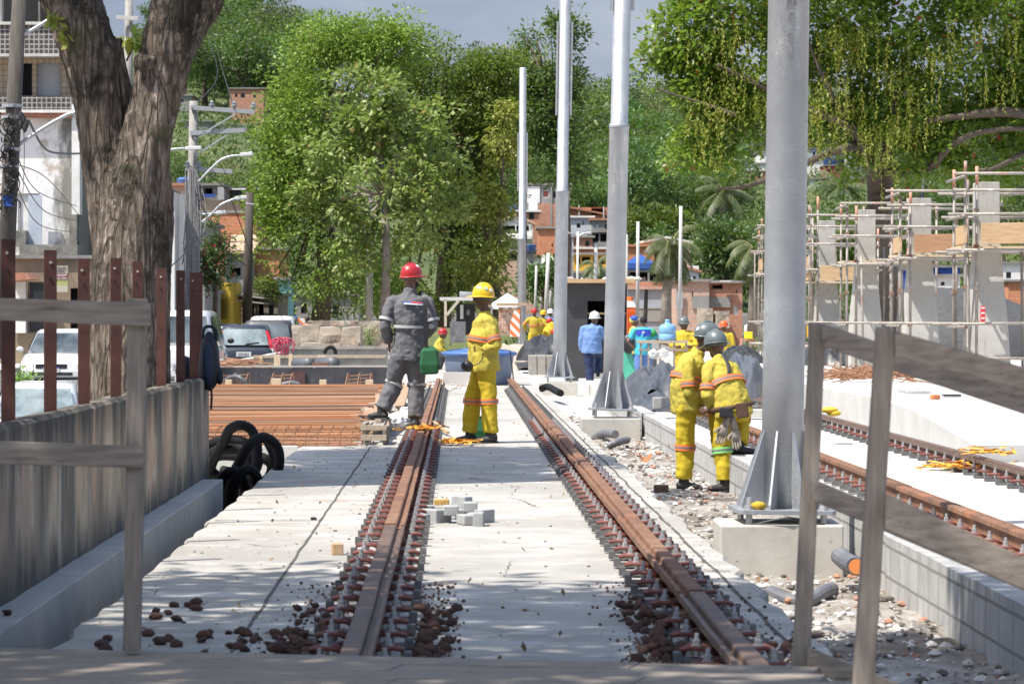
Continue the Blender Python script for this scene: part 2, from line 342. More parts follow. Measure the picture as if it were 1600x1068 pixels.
# block wall between the tracks
blk=Mbrick('hollow_block',(.44,.435,.42),(.37,.365,.35),(.20,.195,.185),1,.40,.19,.010,(.26,.25,.24),.02,offset=0)
g=MB()
for y0,y1,zt,du in ((12,20.5,.035,0),(20.52,24.9,.03,.02),(24.92,33.2,.04,0),(33.22,62,.03,-.05)):
    n=max(2,int((y1-y0)/.4)); g.loft([[(U(2.68+du,y),y,-.6),(U(2.68+du,y)+.006*(i%2),y,zt+.012*noise.noise(V((y*3,0,0)))),(U(2.84,y),y,zt+.012*noise.noise(V((y*3,4,0)))),(U(2.84,y),y,-.6)] for i,y in enumerate([y0+(y1-y0)*i/n for i in range(n+1)])])
solo(g,'block_wall',blk,'low grey hollow block wall running between the gravel trench and the right track','low wall')
# platform on the right
plat=M('platform_concrete',(.58,.575,.555),(.5,.49,.47),1.5,.85,bump=.003,bscale=30,layers=[((.40,.38,.35),4,.6,.8,(6,6,.4)),((.25,.22,.2),22,.68,.74,(1,1,1))])
g=MB(); pr=[(33.3,.10),(34.4,.15),(38.3,.35),(42,.395),(60,.40),(95,.40)]
g.loft([[(U(5.3,y),y,-.8),(U(5.3,y),y,z-.015),(U(5.32,y),y,z),(U(30,y),y,z),(U(30,y),y,-.8)] for y,z in pr]); struct(g,'platform',plat)
# left: low wall, ditch, stained wall
slab('ditch_floor',-3.6,-1.6,9,35.5,-.95,-1.28,conc2)
g=MB(); n=50
g.loft([[(U(-2.22,y),y,-1.2),(U(-2.22,y),y,0+.01*noise.noise(V((y,1,1)))),(U(-2.045,y)+.006*noise.noise(V((y*2,0,0))),y,0),(U(-2.04,y),y,-.01),(U(-2.04,y),y,-1.2)] for y in [9+i*19.3/n for i in range(n+1)]])
solo(g,'ditch_kerb',M('smooth_render',(.47,.46,.44),(.38,.37,.35),3,.8,bump=.002,bscale=12,layers=[((.26,.25,.23),3,.6,.85,(1,4,.6))]),'smooth grey concrete kerb wall along the foot of the stained wall','low wall')
def stainwall():
    m,nt,b,o=newmat('stained_wall'); b.inputs['Roughness'].default_value=.9
    v=coords(nt,(1,1,1)); v2=coords(nt,(1.6,2.0,.4)); v3=coords(nt,(5,5.5,.5))
    col=mixc(nt,noiz(nt,v,1.1,4,.5,.42,.6),(.50,.42,.29),(.52,.37,.26))
    col=mixc(nt,noiz(nt,v,2.3,7,.7,.52,.64),col,(.60,.53,.40)); col=mixc(nt,noiz(nt,v2,.6,6,.6,.46,.62),col,(.17,.155,.125))
    col=mixc(nt,noiz(nt,v3,.8,6,.7,.56,.68),col,(.52,.50,.43))
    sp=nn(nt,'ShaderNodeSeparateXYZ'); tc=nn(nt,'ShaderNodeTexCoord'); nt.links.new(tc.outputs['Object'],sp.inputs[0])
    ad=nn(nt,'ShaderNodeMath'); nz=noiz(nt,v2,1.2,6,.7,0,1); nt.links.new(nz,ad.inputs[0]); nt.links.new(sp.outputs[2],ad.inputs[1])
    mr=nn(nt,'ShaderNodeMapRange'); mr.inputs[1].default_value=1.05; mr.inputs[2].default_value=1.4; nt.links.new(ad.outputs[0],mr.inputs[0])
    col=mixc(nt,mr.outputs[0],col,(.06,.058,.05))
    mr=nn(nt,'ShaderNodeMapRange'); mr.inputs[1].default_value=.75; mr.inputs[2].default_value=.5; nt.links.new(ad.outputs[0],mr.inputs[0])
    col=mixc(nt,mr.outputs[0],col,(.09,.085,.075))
    nt.links.new(col,b.inputs['Base Color']); bumpn(nt,b,noiz(nt,v,14,8,.7,0,1),.02,.8); return m
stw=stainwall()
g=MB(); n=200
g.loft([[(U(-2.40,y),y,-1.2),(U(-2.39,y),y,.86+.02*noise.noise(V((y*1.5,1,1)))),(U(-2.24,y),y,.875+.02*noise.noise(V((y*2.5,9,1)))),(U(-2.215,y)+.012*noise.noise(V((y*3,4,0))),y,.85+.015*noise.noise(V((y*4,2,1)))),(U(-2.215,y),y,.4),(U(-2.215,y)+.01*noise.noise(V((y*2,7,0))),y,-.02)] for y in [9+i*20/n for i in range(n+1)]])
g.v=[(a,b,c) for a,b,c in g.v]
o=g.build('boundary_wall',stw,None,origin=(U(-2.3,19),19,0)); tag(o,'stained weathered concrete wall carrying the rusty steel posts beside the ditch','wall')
# wall top render lip
rp=M('post_rust',(.13,.050,.037),(.07,.028,.023),5,.7,.1,bump=.002,bscale=40,layers=[((.26,.13,.09),8,.6,.8,(1,1,.5))])
dotm=M('bolt_hole_disc',(.5,.45,.4),rough=.7)
posts=[16.7,18.4,20.05,21.9,23.4,25.3,27,28.4,28.9]
posd=['leftmost, cut by the left picture edge','second from the left picture edge','third from the left, left of the tree trunk','fourth from the left, at the left flank of the tree trunk','fifth from the left, in front of the tree trunk','sixth from the left, before the right part of the tree trunk','seventh from the left, just right of the tree trunk','left one of the touching pair at the wall end','last one at the wall end, beside the backpack']
hts=[1.80,1.78,1.76,1.80,1.80,1.785,1.79,1.79,1.80]
for y,d,zt in zip(posts,posd,hts):
    x=U(-2.31,y); t=thing('steel_post','rusty steel post, '+d,'post',(x,y,.84),R(random.uniform(10,22)),'rusty steel posts on the stained wall')
    h=zt-.84; m=MB(); m.prism([(-.03,-.035),(.042,-.035),(.042,.04),(.032,.04),(.032,-.023),(-.03,-.023)],-.02,h,'xy')
    m.build('channel',rp,t,world=False)
    for zz,bmt in ((h-.07,dotm),(h-.16,dark)):
        m=MB(); m.lathe([(.008,0),(.008,.004)],(random.uniform(-.008,.012),-.036,zz),10,Matrix.Rotation(R(90),3,'X')); m.build('bolt_hole',bmt,t,world=False)  # flat discs stand for bolt holes
# ---------- rails ----------
redclip=M('red_clip',(.20,.055,.04),(.13,.045,.035),30,.6); bolt=M('bolt_steel',(.55,.56,.57),(.42,.42,.42),20,.35,.5); platem=M('base_plate_grey',(.15,.15,.15),(.10,.10,.10),20,.7)
def rail(name,u0,inn,y0,y1,zb,mat,label,near_full=42,hs=1.0):
    """inn=+1 groove lip on the +u side"""
    g=MB(); a=[(-.075,.025),(.075,.025),(.075,.035),(.012,.05),(.012,.105),(.062,.108),(.085,.108),(.085,.142),(.068,.142),(.064,.122),(.042,.122),(.038,.146),(.03,.152),(-.032,.152),(-.036,.145),(-.036,.118),(-.01,.105),(-.01,.05),(-.075,.035)]
    n=max(2,int((y1-y0)/1.2)); rings=[]
    for i in range(n+1):
        y=y0+(y1-y0)*i/n; w=.006*noise.noise(V((y*.7,u0,0)))
        rings.append([(U(u0,y)+w+inn*p[0]*hs,y,zb+p[1]*hs) for p in a])
    o=g.loft(rings).build(name,mat,None,origin=(U(u0,(y0+y1)/2),(y0+y1)/2,zb)); tag(o,label,'rail','rails of the tramway under construction')
    ny=int((y1-y0)/.6)
    for k in range(ny):
        y=y0+.3+k*.6
        if y>62: break
        x=U(u0,y); near=y<near_full
        b=MB(); 
        for s in (-1,1): b.box(x+s*.07,x+s*.205,y-.06,y+.06,zb+.004,zb+.024); b.box(x+s*.185,x+s*.222,y-.04,y+.04,zb+.004,zb+.05)
        b.box(x-.085,x+.085,y-.07,y+.07,zb+.003,zb+.022)
        if not near:
            for s in (-1,1): fclip(b,x,y,zb,s); fbolt(b,x,y,zb,s)
            fo=b.build('rail_fastener',[platem],o,fixn=False)
        else:
            key=(zb)
            fo=b.build('rail_fastener',platem,o,fixn=False)
            for s in (-1,1):
                c=MB(); fclip(c,x,y,zb,s); c.build('clip',redclip,fo,smooth=True,fixn=False)
                c=MB(); fbolt(c,x,y,zb,s); c.build('bolt',bolt,fo,fixn=False)
    return o
def fclip(c,x,y,zb,s):
    c.tube([(x+s*.045,y-.045,zb+.042),(x+s*.085,y-.06,zb+.066),(x+s*.15,y-.055,zb+.07),(x+s*.185,y-.02,zb+.06),(x+s*.185,y+.02,zb+.06),(x+s*.15,y+.055,zb+.07),(x+s*.085,y+.06,zb+.066),(x+s*.045,y+.045,zb+.042)],.0105,5)
def fbolt(c,x,y,zb,s):
    c.lathe([(.026,.068),(.026,.078),(.017,.079),(.017,.10),(.010,.101),(.010,.125),(.001,.126)],(x+s*.125,y,zb),6)
    c.lathe([(.014,.03),(.014,.07)],(x+s*.125,y,zb),5)
rail('rail',-.41,1,10.5,19.7,0,rustdk,'dark brown rail piece nearest the deck, left rail of the middle track')
rail('rail',-.41,1,19.74,67,0.006,rust,'long orange rusty grooved rail running away under the foot of the grey worker')
rail('rail',1.09,-1,10.5,14.9,0,rustdk,'dark brown rail piece nearest the deck, right rail of the middle track')
rail('rail',1.09,-1,14.94,67,0.006,rust,'long orange rusty grooved rail on the right side of the middle track')
rail('rail',3.43,1,14,25.3,-.05,rust,'rusty rail piece at the right picture edge, nearer rail of the right track')
rail('rail',3.43,1,25.34,52,-.045,rust,'rusty rail passing behind the nearest metal pole, nearer rail of the right track')
rail('rail',4.88,-1,22,53,-.05,rustdk,'brown rusty rail with orange ribbon on it beside the white platform')
# joint filler blocks
g=MB(); x=U(-.385,19.72); g.box(x-.06,x+.06,19.68,19.76,.02,.13); solo(g,'rail_joint_block',rust,'rusty joint block between the two left rail pieces of the middle track','joint block')
# ---------- laterite stones ----------
stm=[M('laterite_stone',(.14,.075,.056),(.06,.034,.028),25,.95,bump=.006,bscale=60),M('laterite_stone_red',(.20,.10,.072),(.09,.048,.036),25,.95,bump=.006,bscale=60)]
def stone_proto(mat,seed):
    random.seed(seed); g=MB(); rings=[]; n=9
    for i in range(7):
        a=math.pi*(i+.15)/6.3; 
        rings.append([( math.sin(a)*math.cos(6.283*j/n),math.sin(a)*math.sin(6.283*j/n),-math.cos(a)*.75) for j in range(n)])
    g.loft(rings); g.v=[tuple(V(p)*(1+.45*noise.noise(V(p)*1.3+V((seed*3,0,0)))+.28*noise.noise(V(p)*3.1+V((0,seed,0))))) for p in g.v]
    return g
pm=[]
for i in range(6):
    me=None; g=stone_proto(stm[i%2],i+2); o=g.build('laterite_stone',stm[i%2],smooth=True); pm.append(o.data); bpy.data.objects.remove(o)
random.seed(11)
def stones(n,uf,yf,label,zf=0,smin=.013,smax=.031):
    for i in range(n):
        u=uf(); y=yf(); r=random.uniform(smin,smax); o=bpy.data.objects.new('laterite_stone',random.choice(pm)); COL.objects.link(o)
        lift=0 if not callable(zf) else zf(u,y)
        o.location=(U(u,y),y,lift+r*.55); o.scale=(r*random.uniform(.9,1.3),r,r*random.uniform(.7,1)); o.rotation_euler=(random.uniform(-.4,.4),random.uniform(-.4,.4),random.uniform(0,6))
        tag(o,label,'stone','lumps of dark reddish stone along the rails')
tri=lambda a,b,c: random.triangular(a,c,b)
stones(72,lambda:random.gauss(-.66,.075),lambda:13.2+random.random()**1.6*2.4,'dark reddish stone lump heaped against the left side of the left rail',lambda u,y:max(0,.055-abs(u+.66)*.25)*random.random())
stones(22,lambda:random.gauss(-.92,.12),lambda:13.2+random.random()*1.6,'dark reddish stone lump heaped against the left side of the left rail')
stones(62,lambda:random.gauss(-.13,.045),lambda:13.2+random.random()**1.5*2.2,'dark reddish stone lump heaped between the left rail and the slab middle',lambda u,y:max(0,.05-abs(u+.13)*.3)*random.random())
stones(10,lambda:random.uniform(-.36,-.33),lambda:13.3+random.random()*3,'dark reddish stone lump lying in the groove of the left rail',lambda u,y:.10,.012,.017)
stones(80,lambda:random.gauss(.85,.055),lambda:13.2+random.random()**1.4*2.6,'dark reddish stone lump heaped against the inner side of the right rail',lambda u,y:max(0,.06-abs(u-.86)*.3)*random.random())
stones(14,lambda:random.uniform(1.22,1.45),lambda:13.2+random.random()*1.0,'dark reddish stone lump in the corner by the right railing post')
stones(16,lambda:random.uniform(-1.55,-1.2),lambda:13.4+random.random()*1.0,'dark reddish stone lump at the slab edge behind the left railing post')
stones(10,lambda:random.uniform(-1.6,-1.1),lambda:14.5+random.random()*1.6,'dark reddish stone lump lying loose on the left slab strip')
stones(9,lambda:random.uniform(1.75,2.6),lambda:13.6+random.random()*1.3,'reddish brown stone lump in the gravel trench by the right railing',lambda u,y:GZ)
g=MB()
for i in range(1300):
    k=random.random(); y=13.1+random.random()**2.2*4
    u=random.gauss(-.66,.09) if k<.3 else (random.gauss(-.12,.06) if k<.6 else (random.gauss(.84,.08) if k<.88 else random.gauss(1.3,.1)))
    if -.5<u<-.3 or 1.0<u<1.16: continue
    r=random.uniform(.004,.011); rock(g,(U(u,y),y,r*.5+random.random()*.012),r,.8)
o=g.build('stone_crumbs',islandmat('laterite_crumbs',[(.10,.055,.042),(.05,.03,.025),(.16,.09,.065),(.07,.045,.035),(.22,.17,.13)])); tag(o,'dark reddish crumbs and dust of the broken stones along both rails','crumbs',kind='stuff')
stones(1,lambda:-2.12,lambda:15.35,'single dark stone lump on the grey kerb by the stained wall',lambda u,y:0)
stones(1,lambda:-.01,lambda:15.6,'single dark stone alone on the middle of the slab')
# ================= FOREGROUND DECK, RAILINGS, POLES =================
dk=thing('footbridge_deck','weathered grey plank deck across the bottom of the picture','deck',P(700,1035,11.8)); 
def dkp(px,d,z=.155):  # point on far edge line shifted d metres towards camera
    a=P(0,1013,12.13); b=P(1265,1043,11.47); t=px/1265; q=a.lerp(b,t); return V((q.x-.0*d,q.y-d,z))
for i in range(6):
    d0=i*.235; g=MB(); 
    for s0,s1 in (((-500,640),(640.8,1270)) if i%2 else ((-500,1000),(1000.8,1270+i*16))):
        a=dkp(s0,d0+.115); b=dkp(s1,d0+.115); g.bar(a-V((0,0,random.random()*.004)),b,.216,.045)
    g.build('plank',woodg,dk,bevel=.004)
for px in (-600,210,1250): 
    g=MB(); a=dkp(px,.03,.08); b=dkp(px,1.4,.08); g.bar(a,b,.08,.10); g.build('joist',woodg,dk)
# supports down to the slab
rl=thing('wooden_railing','grey plank railing with one post at the left edge of the deck','railing',(P(212,1010,11.85)))
def pboard(pa,pb,Y0,Y1,th,parent,name='board',mat=woodg):
    """board whose face has pixel corners: pa=(x,ytop,ybot) pb likewise at depths Y0,Y1"""
    a0=P(pa[0],pa[1],Y0);a1=P(pa[0],pa[2],Y0);b0=P(pb[0],pb[1],Y1);b1=P(pb[0],pb[2],Y1); t=V((0,th,0))
    g=MB(); g.add([a0,a1,b1,b0,a0+t,a1+t,b1+t,b0+t],[(0,1,2,3),(7,6,5,4),(0,4,5,1),(3,2,6,7),(0,3,7,4),(1,5,6,2)]); return g.build(name,mat,parent,bevel=.004)
def ppost(xt0,xt1,yt,xb0,xb1,yb,Y,th,parent):
    a=P(xt0,yt,Y);b=P(xt1,yt+1,Y);c=P(xb1,yb,Y);d=P(xb0,yb,Y);t=V((0,th,0)); g=MB()
    g.add([a,d,c,b,a+t,d+t,c+t,b+t],[(0,1,2,3),(7,6,5,4),(0,4,5,1),(3,2,6,7),(0,3,7,4),(1,5,6,2)]); return g.build('post',woodgv,parent,bevel=.004)
ppost(199,229,466,192,218,1017,11.85,.06,rl)
pboard((-160,460,494),(235,473,510),11.80,11.83,.03,rl); pboard((-160,683,720),(224,697,731),11.80,11.83,.03,rl)
r2=thing('wooden_railing','far sloping grey plank railing going down right from the deck corner','railing',P(1255,1040,11.5))
ppost(1267,1291,504,1239,1266,1042,11.5,.06,r2)
pboard((1285,505,541),(1760,662,700),11.46,11.3,.03,r2); pboard((1272,748,783),(1760,950,990),11.46,11.3,.03,r2); pboard((1262,1010,1046),(1760,1210,1250),11.46,11.3,.03,r2,'stringer')
r3=thing('wooden_railing','near sloping grey plank railing in front at the lower right corner','railing',P(1350,1080,10.4))
ppost(1371,1400,511,1333,1365,1100,10.4,.07,r3)
pboard((1399,517,556),(1760,618,652),10.37,10.2,.03,r3); pboard((1384,770,826),(1760,946,992),10.37,10.2,.03,r3)
# ---------- catenary poles ----------
def catenary(Y,u,tilt,tiltx,top,label,z0=.10,letters=False):
    x=U(u,Y); t=thing('catenary_pole',label,'metal pole',(x,Y,z0),0,'galvanised poles on concrete footings'); t.rotation_euler=(tiltx,tilt,R(random.uniform(-8,8)))
    m=MB(); m.lathe([(.142,.03),(.142,1.12),(.1425,1.13),(.142,1.14),(.139,4.0),(.146,4.01),(.146,4.06),(.125,4.07),(.122,top),(.001,top+.02)],n=32); so_=m.build('shaft',galv,t,smooth=False,world=False)
    for p in so_.data.polygons: p.use_smooth=abs(p.normal.z)<.5
    m=MB(); m.prism([(-.33,-.30),(-.30,-.33),(.30,-.33),(.33,-.30),(.33,.30),(.30,.33),(-.30,.33),(-.33,.30)],0,.03,'xy'); m.build('base_plate',galv,t,world=False,bevel=.003)
    for k in range(8):
        a=R(22.5+45*k); rm=Matrix.Rotation(a,3,'Z'); L=.32 if k%2==0 else .32
        m=MB(); 
        pts=[(.13,.03),(.31,.03),(.31,.06),(.145,.55),(.13,.55)]
        vs=[rm@V((r,-.007,z)) for r,z in pts]+[rm@V((r,.007,z)) for r,z in pts]
        m.add(vs,[(0,1,2,3,4),(9,8,7,6,5)]+[(i,i+5,(i+1)%5+5,(i+1)%5) for i in range(5)]); m.build('gusset',galv,t,world=False)
    for sx in(-1,1):
        for sy in(-1,1):
            m=MB(); m.lathe([(.022,-.09),(.022,.03),(.034,.031),(.034,.055),(.02,.056),(.02,.11),(.001,.112)],(sx*.25,sy*.25,0),8); m.build('anchor_bolt',bolt,t,world=False)
    if top>5.8:
        for sx in(-1,1):
            m=MB(); z1=min(7.7,top-.1); m.box(sx*.155-.022,sx*.155+.022,-.05,.05,5.68,z1); m.box(sx*.13-.03,sx*.13+.03,-.02,.02,5.9,6.0); m.build('bracket_strip',galv,t,world=False)
    if letters:
        paint=M('faded_marking',(.13,.13,.14),(.30,.31,.33),12,.7)
        for tx,z,rr,s_ in (('C',4.43,90,.13),('te',4.27,90,.13),('F',4.12,0,.10),('N',4.0,0,.10)):
            pass
        for tx,z,s_ in (('ट',0,0),) if 0 else (('G',3.56,.11),('re',3.41,.10),('F',3.30,.11),('S',3.17,.10),('I',3.05,.12)):
            text_mb(tx,s_,(x+.0,Y-.1425,z0+z),paint,so_,'paint_marking',extr=.004)
    return t
catenary(22.1,2.19,R(.8),0,10,'nearest and widest galvanised metal pole, in front of the scaffolding',z0=.085,letters=True)
catenary(46.4,2.19,R(1.4),0,10,'second galvanised metal pole, right of the man in the light blue shirt',z0=.085)
catenary(70.7,2.19,R(.9),0,10,'third galvanised metal pole, left of the black booth')
catenary(113,2.19,R(.3),0,9.95,'farthest galvanised metal pole with its top below the sky, right of the yellow helmet worker',z0=.09)
pedm=M('pedestal_concrete',(.52,.50,.45),(.42,.40,.35),3,.85,bump=.003,bscale=20,layers=[((.2,.19,.17),7,.62,.78,(1,1,.7))])
for Y,zt,hw,lb in ((22.1,.02,.41,'under the nearest metal pole'),(46.4,-.02,.42,'under the second metal pole'),(70.7,.0,.42,'under the third metal pole'),(113,0,.5,'under the farthest metal pole')):
    x=U(2.16,Y); g=MB(); g.box(x-hw,x+hw,Y-.4,Y+.4,GZ-.25,zt); solo(g,'pole_footing',pedm,'square pale concrete footing block '+lb,'footing','concrete footings of the metal poles',bevel=.012)
# yellow lump and wires on the nearest base plate
g=MB(); c=P(1185,791,21.85); g.ball((c.x,21.83,.145),(.055,.04,.028),10); g.v=[tuple(V(p)+V((0,0,.01))*noise.noise(V(p)*40)) for p in g.v]; solo(g,'yellow_glove',M('yellow_cloth',(.55,.36,.03),(.4,.25,.02),20,.9),'crumpled yellow glove on the base plate of the nearest metal pole','glove',smooth=True)
wire=M('black_wire',(.02,.02,.02),rough=.5)
g=MB(); x=U(2.19,21.75); g.tube([(x-.2,21.72,.03),(x-.1,21.7,.055),(x,21.68,.075),(x+.1,21.7,.06),(x+.14,21.72,.025)],.007,6); g.tube([(x-.25,21.72,.03),(x-.05,21.7,.03),(x+.25,21.72,.028)],.006,6); solo(g,'loose_wire',wire,'black wires lying on the footing beneath the nearest metal pole','wire')
# ================= CONSTRUCTION SITE OBJECTS =================
rebar=M('rebar_rust',(.36,.185,.10),(.20,.10,.06),3,.85,layers=[((.12,.06,.04),1.3,.55,.8,(.4,6,1))])
hosem=M('hose_black',(.008,.008,.009),(.013,.013,.014),6,.75,spec=.25)
def smoothpath(pts,sub=10,closed=False):
    pts=[V(p) for p in pts]; out=[]; n=len(pts)
    for i in range(n-1):
        p0=pts[max(i-1,0)];p1=pts[i];p2=pts[i+1];p3=pts[min(i+2,n-1)]
        for k in range(sub):
            t=k/sub; out.append(.5*((2*p1)+(p2-p0)*t+(2*p0-5*p1+4*p2-p3)*t*t+(3*p1-p0-3*p2+p3)*t**3))
    out.append(pts[-1]); return out
def resample(pts,d):
    out=[pts[0]]; acc=0
    for a,b in zip(pts,pts[1:]):
        L=(b-a).length
        while acc+L>=d and L>0:
            t=(d-acc)/L; a=a.lerp(b,t); out.append(a.copy()); L=(b-a).length; acc=0
        acc+=L
    return out
def corr(mb,pts,r,d=None,n=10,amp=.12):
    d=d or r*.28; pts=resample(smoothpath(pts),d); rs=[r*(1-amp*((i//1)%2)) for i in range(len(pts))]; mb.tube(pts,rs,n); return mb
# hose heap
def hp(x,y,Y): return P(x,y,Y)
hs=[([(325,745,31),(335,715,30.8),(350,690,30.5),(358,672,30.2),(375,664,30),(393,672,30),(402,700,30),(398,735,30),(380,765,30.2),(355,775,30.4)],.05,'uppermost arch of'),
 ([(358,800,29.5),(352,770,29.4),(375,720,29.3),(392,692,29.3),(415,684,29.5),(434,702,29.8),(434,735,30),(415,765,30),(392,785,29.9)],.052,'large right loop of'),
 ([(345,800,29),(343,765,29),(352,742,28.9),(368,736,28.9),(380,750,29),(382,785,29.1),(372,812,29.2)],.05,'lower small loop of'),
 ([(362,830,29),(362,780,28.9),(372,745,28.8),(388,733,28.8),(402,748,28.9),(400,790,29),(388,815,29.2)],.05,'lowest front loop of'),
 ([(322,700,31),(340,690,30.9),(370,688,30.6),(395,700,30.6),(402,725,30.6),(385,745,30.8),(350,748,30.9),(330,735,31),(326,715,31),(345,702,30.7),(380,703,30.5),(392,722,30.5),(375,738,30.6),(345,735,30.7)],.055,'wound middle coil of'),
 ([(330,760,31.5),(325,730,31.5),(340,712,31.4),(375,712,31.2),(410,715,31),(425,728,31),(415,750,31.2),(370,765,31.4)],.055,'rear coil of'),
 ([(418,690,30.6),(428,715,30.6),(420,745,30.7),(400,770,30.8)],.045,'rear right strand of')]
for pts,r,lb in hs:
    g=MB(); corr(g,[P(*p) for p in pts],r*.98); solo(g,'corrugated_hose',hosem,lb+' the black corrugated hose heap in the ditch','hose','black corrugated hoses heaped in the ditch',smooth=True)
# ditch end wall (pit edge)
slab('pit_floor',-5.2,-1.02,35.6,60,-.14,-1.2,conc2,jag=.01); slab('pit_edge',-3.6,-1.75,35.45,35.75,0,-1.2,concw,jag=.01)
# rebar mat
t=thing('rebar_mat','wide mat of rusty reinforcing rods in front of the black formwork','rebar mat',(U(-2.7,46),46,-.14))
RODM=islandmat('rebar_rods',[(.40,.19,.09),(.26,.13,.08),(.46,.25,.14),(.16,.09,.065),(.34,.14,.06),(.30,.20,.14),(.10,.07,.055),(.42,.22,.12)])
def mat_layer(z,ya,yb,sp,r,jz,name,ul=None):
    g=MB(); y=ya
    while y<yb:
        zz=z+random.uniform(-jz,jz); xl=U(-4.8,y)+random.uniform(-.1,.1); xr=U(-1.12 if y<50 else -1.25,y)+random.uniform(-.12,.08)
        g.tube([(xl,y,zz),((xl+xr)/2,y+random.uniform(-.05,.05),zz-random.uniform(0,.02)),(xr,y+random.uniform(-.04,.04),zz+random.uniform(-.01,.01))],r,5); y+=sp*random.uniform(.5,1.5)
    g.build(name,RODM,t,fixn=False)
random.seed(3)
mat_layer(.20,36,57.5,.16,.009,.035,'top_rods'); mat_layer(.0,36,57.5,.2,.009,.015,'bottom_rods'); 
g=MB()
for z in (.14,.09,.05,0,-.05): 
    g.tube([(U(-3.4,35.9),35.9+random.uniform(-.05,.05),z),(U(-2,35.9),35.95,z+random.uniform(-.015,.015)),(U(-1.1,35.9),35.9,z)],.009,5)
for k in range(18):
    x=U(-3.2+k*.125,35.85); g.tube([(x,35.85,-.1),(x+.04,35.85,.17),(x+.06,36.3,.2)],.006,4)
g.build('edge_rods',rebar,t,fixn=False)
g=MB()
for k in range(13):
    u=-4.6+k*.28; g.tube([(U(u,36),36,.185),(U(u,57),57,.185)],.006,4)
g.build('cross_rods',rebar,t,fixn=False)
# edge plank with pale stubs
def lbox(name,px0,px1,y0,y1,Y,th,mat,label,cat,group=None,bevel=.005):
    g=MB(); g.box(PXX(px0,Y),PXX(px1,Y),Y,Y+th,PZ(y1,Y),PZ(y0,Y)); return solo(g,name,mat,label,cat,group,bevel=bevel)
lbox('form_board',318,602,603,609,57.8,.25,woodl,'long raw timber board along the far edge of the rebar mat','board')
lbox('form_board',318,600,609,613,57.6,.05,dark,'dark board edge under the raw timber at the far edge of the rebar mat','board')
for i,(a,b) in enumerate(((352,362),(424,439),(499,510),(571,583))):
    lbox('timber_stub',a,b,593 if i!=1 else 591,615,57.45,.12,M('pale_pine',(.62,.50,.34),(.52,.40,.26),6,.8,stretch=(8,8,1)),['first pale timber stub from the left on the far edge of the rebar mat','second and widest pale timber stub on the far edge of the rebar mat','third pale timber stub from the left on the far edge of the rebar mat','fourth pale timber stub, by the knee of the grey worker'][i],'timber stub','pale timber stubs on the edge board')
ply=M('black_film_plywood',(.035,.037,.045),(.06,.06,.068),5,.45,layers=[((.22,.22,.23),9,.63,.75,(1,1,1))])
slab('pit_floor',-5.6,-1.05,60,96,-.13,-.5,conc2,step=2)
t=thing('formwork_wall','black film plywood formwork wall behind the rebar mat with a reddish patch','formwork',P(460,600,62))
for a,b in ((318,384),(384.3,494),(494.3,606)): 
    g=MB(); g.box(PXX(a,62),PXX(b,62),62,62.06,-.13,PZ(574,62)+random.uniform(-.005,.005)); g.build('panel',ply,t)
g=MB(); g.box(PXX(318,62),PXX(606,62),62.0,62.12,PZ(574,62)+.008,PZ(572,62)+.01); g.build('top_batten',M('grey_batten',(.4,.37,.33)),t)
g=MB(); g.box(PXX(455,62),PXX(477,62),61.93,61.98,PZ(600,62),PZ(580,62)); g.build('patch',M('dark_red_panel',(.09,.04,.035),(.06,.03,.03),8,.6),t)
for px0,px1,lb in ((340,382,'left'),(422,452,'middle'),(540,577,'right')):
    t=thing('rebar_cage','rusty rebar cage standing in front of the black formwork, the %s one'%lb,'rebar cage',P((px0+px1)/2,603,60),0,'rusty rebar cages by the formwork'); g=MB(); x0=PXX(px0,60);x1=PXX(px1,60)
    for k in range(7):
        z=-.05+.06*k; y=59+.3*k
        g.tube([(x0,y,z),(x1,y,z+.03)],.011,5)
    for x in (x0,(x0+x1)/2,x1): g.tube([(x,58.8,-.1),(x,60.8,.36),(x,61.2,.36),(x,61.3,-.1)],.011,5)
    g.build('rods',rebar,t)
g=MB(); g.tube(smoothpath([P(345,600,60.5),P(362,589,60.2),P(375,590,60),P(386,602,60)],6),.045,8); g.tube(smoothpath([P(438,602,60.2),P(455,598,60.2),P(468,601,60.2)],6),.05,8)
solo(g,'pipe',M('grey_duct',(.10,.105,.115),rough=.5),'grey plastic ducts curving up between the rebar cages','pipe',smooth=True)
# bays
beamm=M('beam_concrete',(.36,.345,.31),(.25,.24,.22),3,.85,layers=[((.16,.15,.13),3,.55,.8,(6,6,.5))])
for Y,ya,yb,a,b,lb in ((74,555,573,396,604,'middle grey concrete beam with a plank on its top behind the black formwork'),(90,541,552,452,606,'far dark grey concrete beam in front of the rubble blocks')):
    t=thing('concrete_beam',lb,'beam',P((a+b)/2,yb,Y)); g=MB(); g.box(PXX(a,Y),PXX(b,Y),Y,Y+.3,-.13,PZ(ya,Y)); g.build('beam_body',beamm,t,bevel=.01)
    g=MB(); g.box(PXX(a,Y),PXX(b-2,Y),Y-.05,Y-.004,PZ(ya+4,Y),PZ(ya-.5,Y)); g.build('plank',woodp if Y<80 else beamm,t)
g=MB(); n=24
g.loft([[ (U(-4.95,y),y,-.3),(U(-4.95,y),y,z),(U(-4.78,y),y,z),(U(-4.76,y),y,-.3)] for y,z in [(57+33*i/n,.46+.015*noise.noise(V((i*.7,0,0)))) for i in range(n+1)]]); solo(g,'edge_wall',concw,'pale concrete edge wall running back past the dark hatchback','low wall')
for i,(a,b,y0,y1,Y) in enumerate(((428,438,554,572,73.6),(451,457,553,572,73.6),(497,508,555,570,73.6),(405,410,556,569,73.7))):
    lbox('timber_prop',a,b,y0,y1,Y,.06,MATS['pale_pine'],['pale timber prop leaning on the middle beam, leftmost wide one','thin pale timber prop on the middle beam','pale timber prop on the middle beam beside the red crate','short thin stub at the left end of the middle beam'][i],'timber stub','timber props on the middle beam')
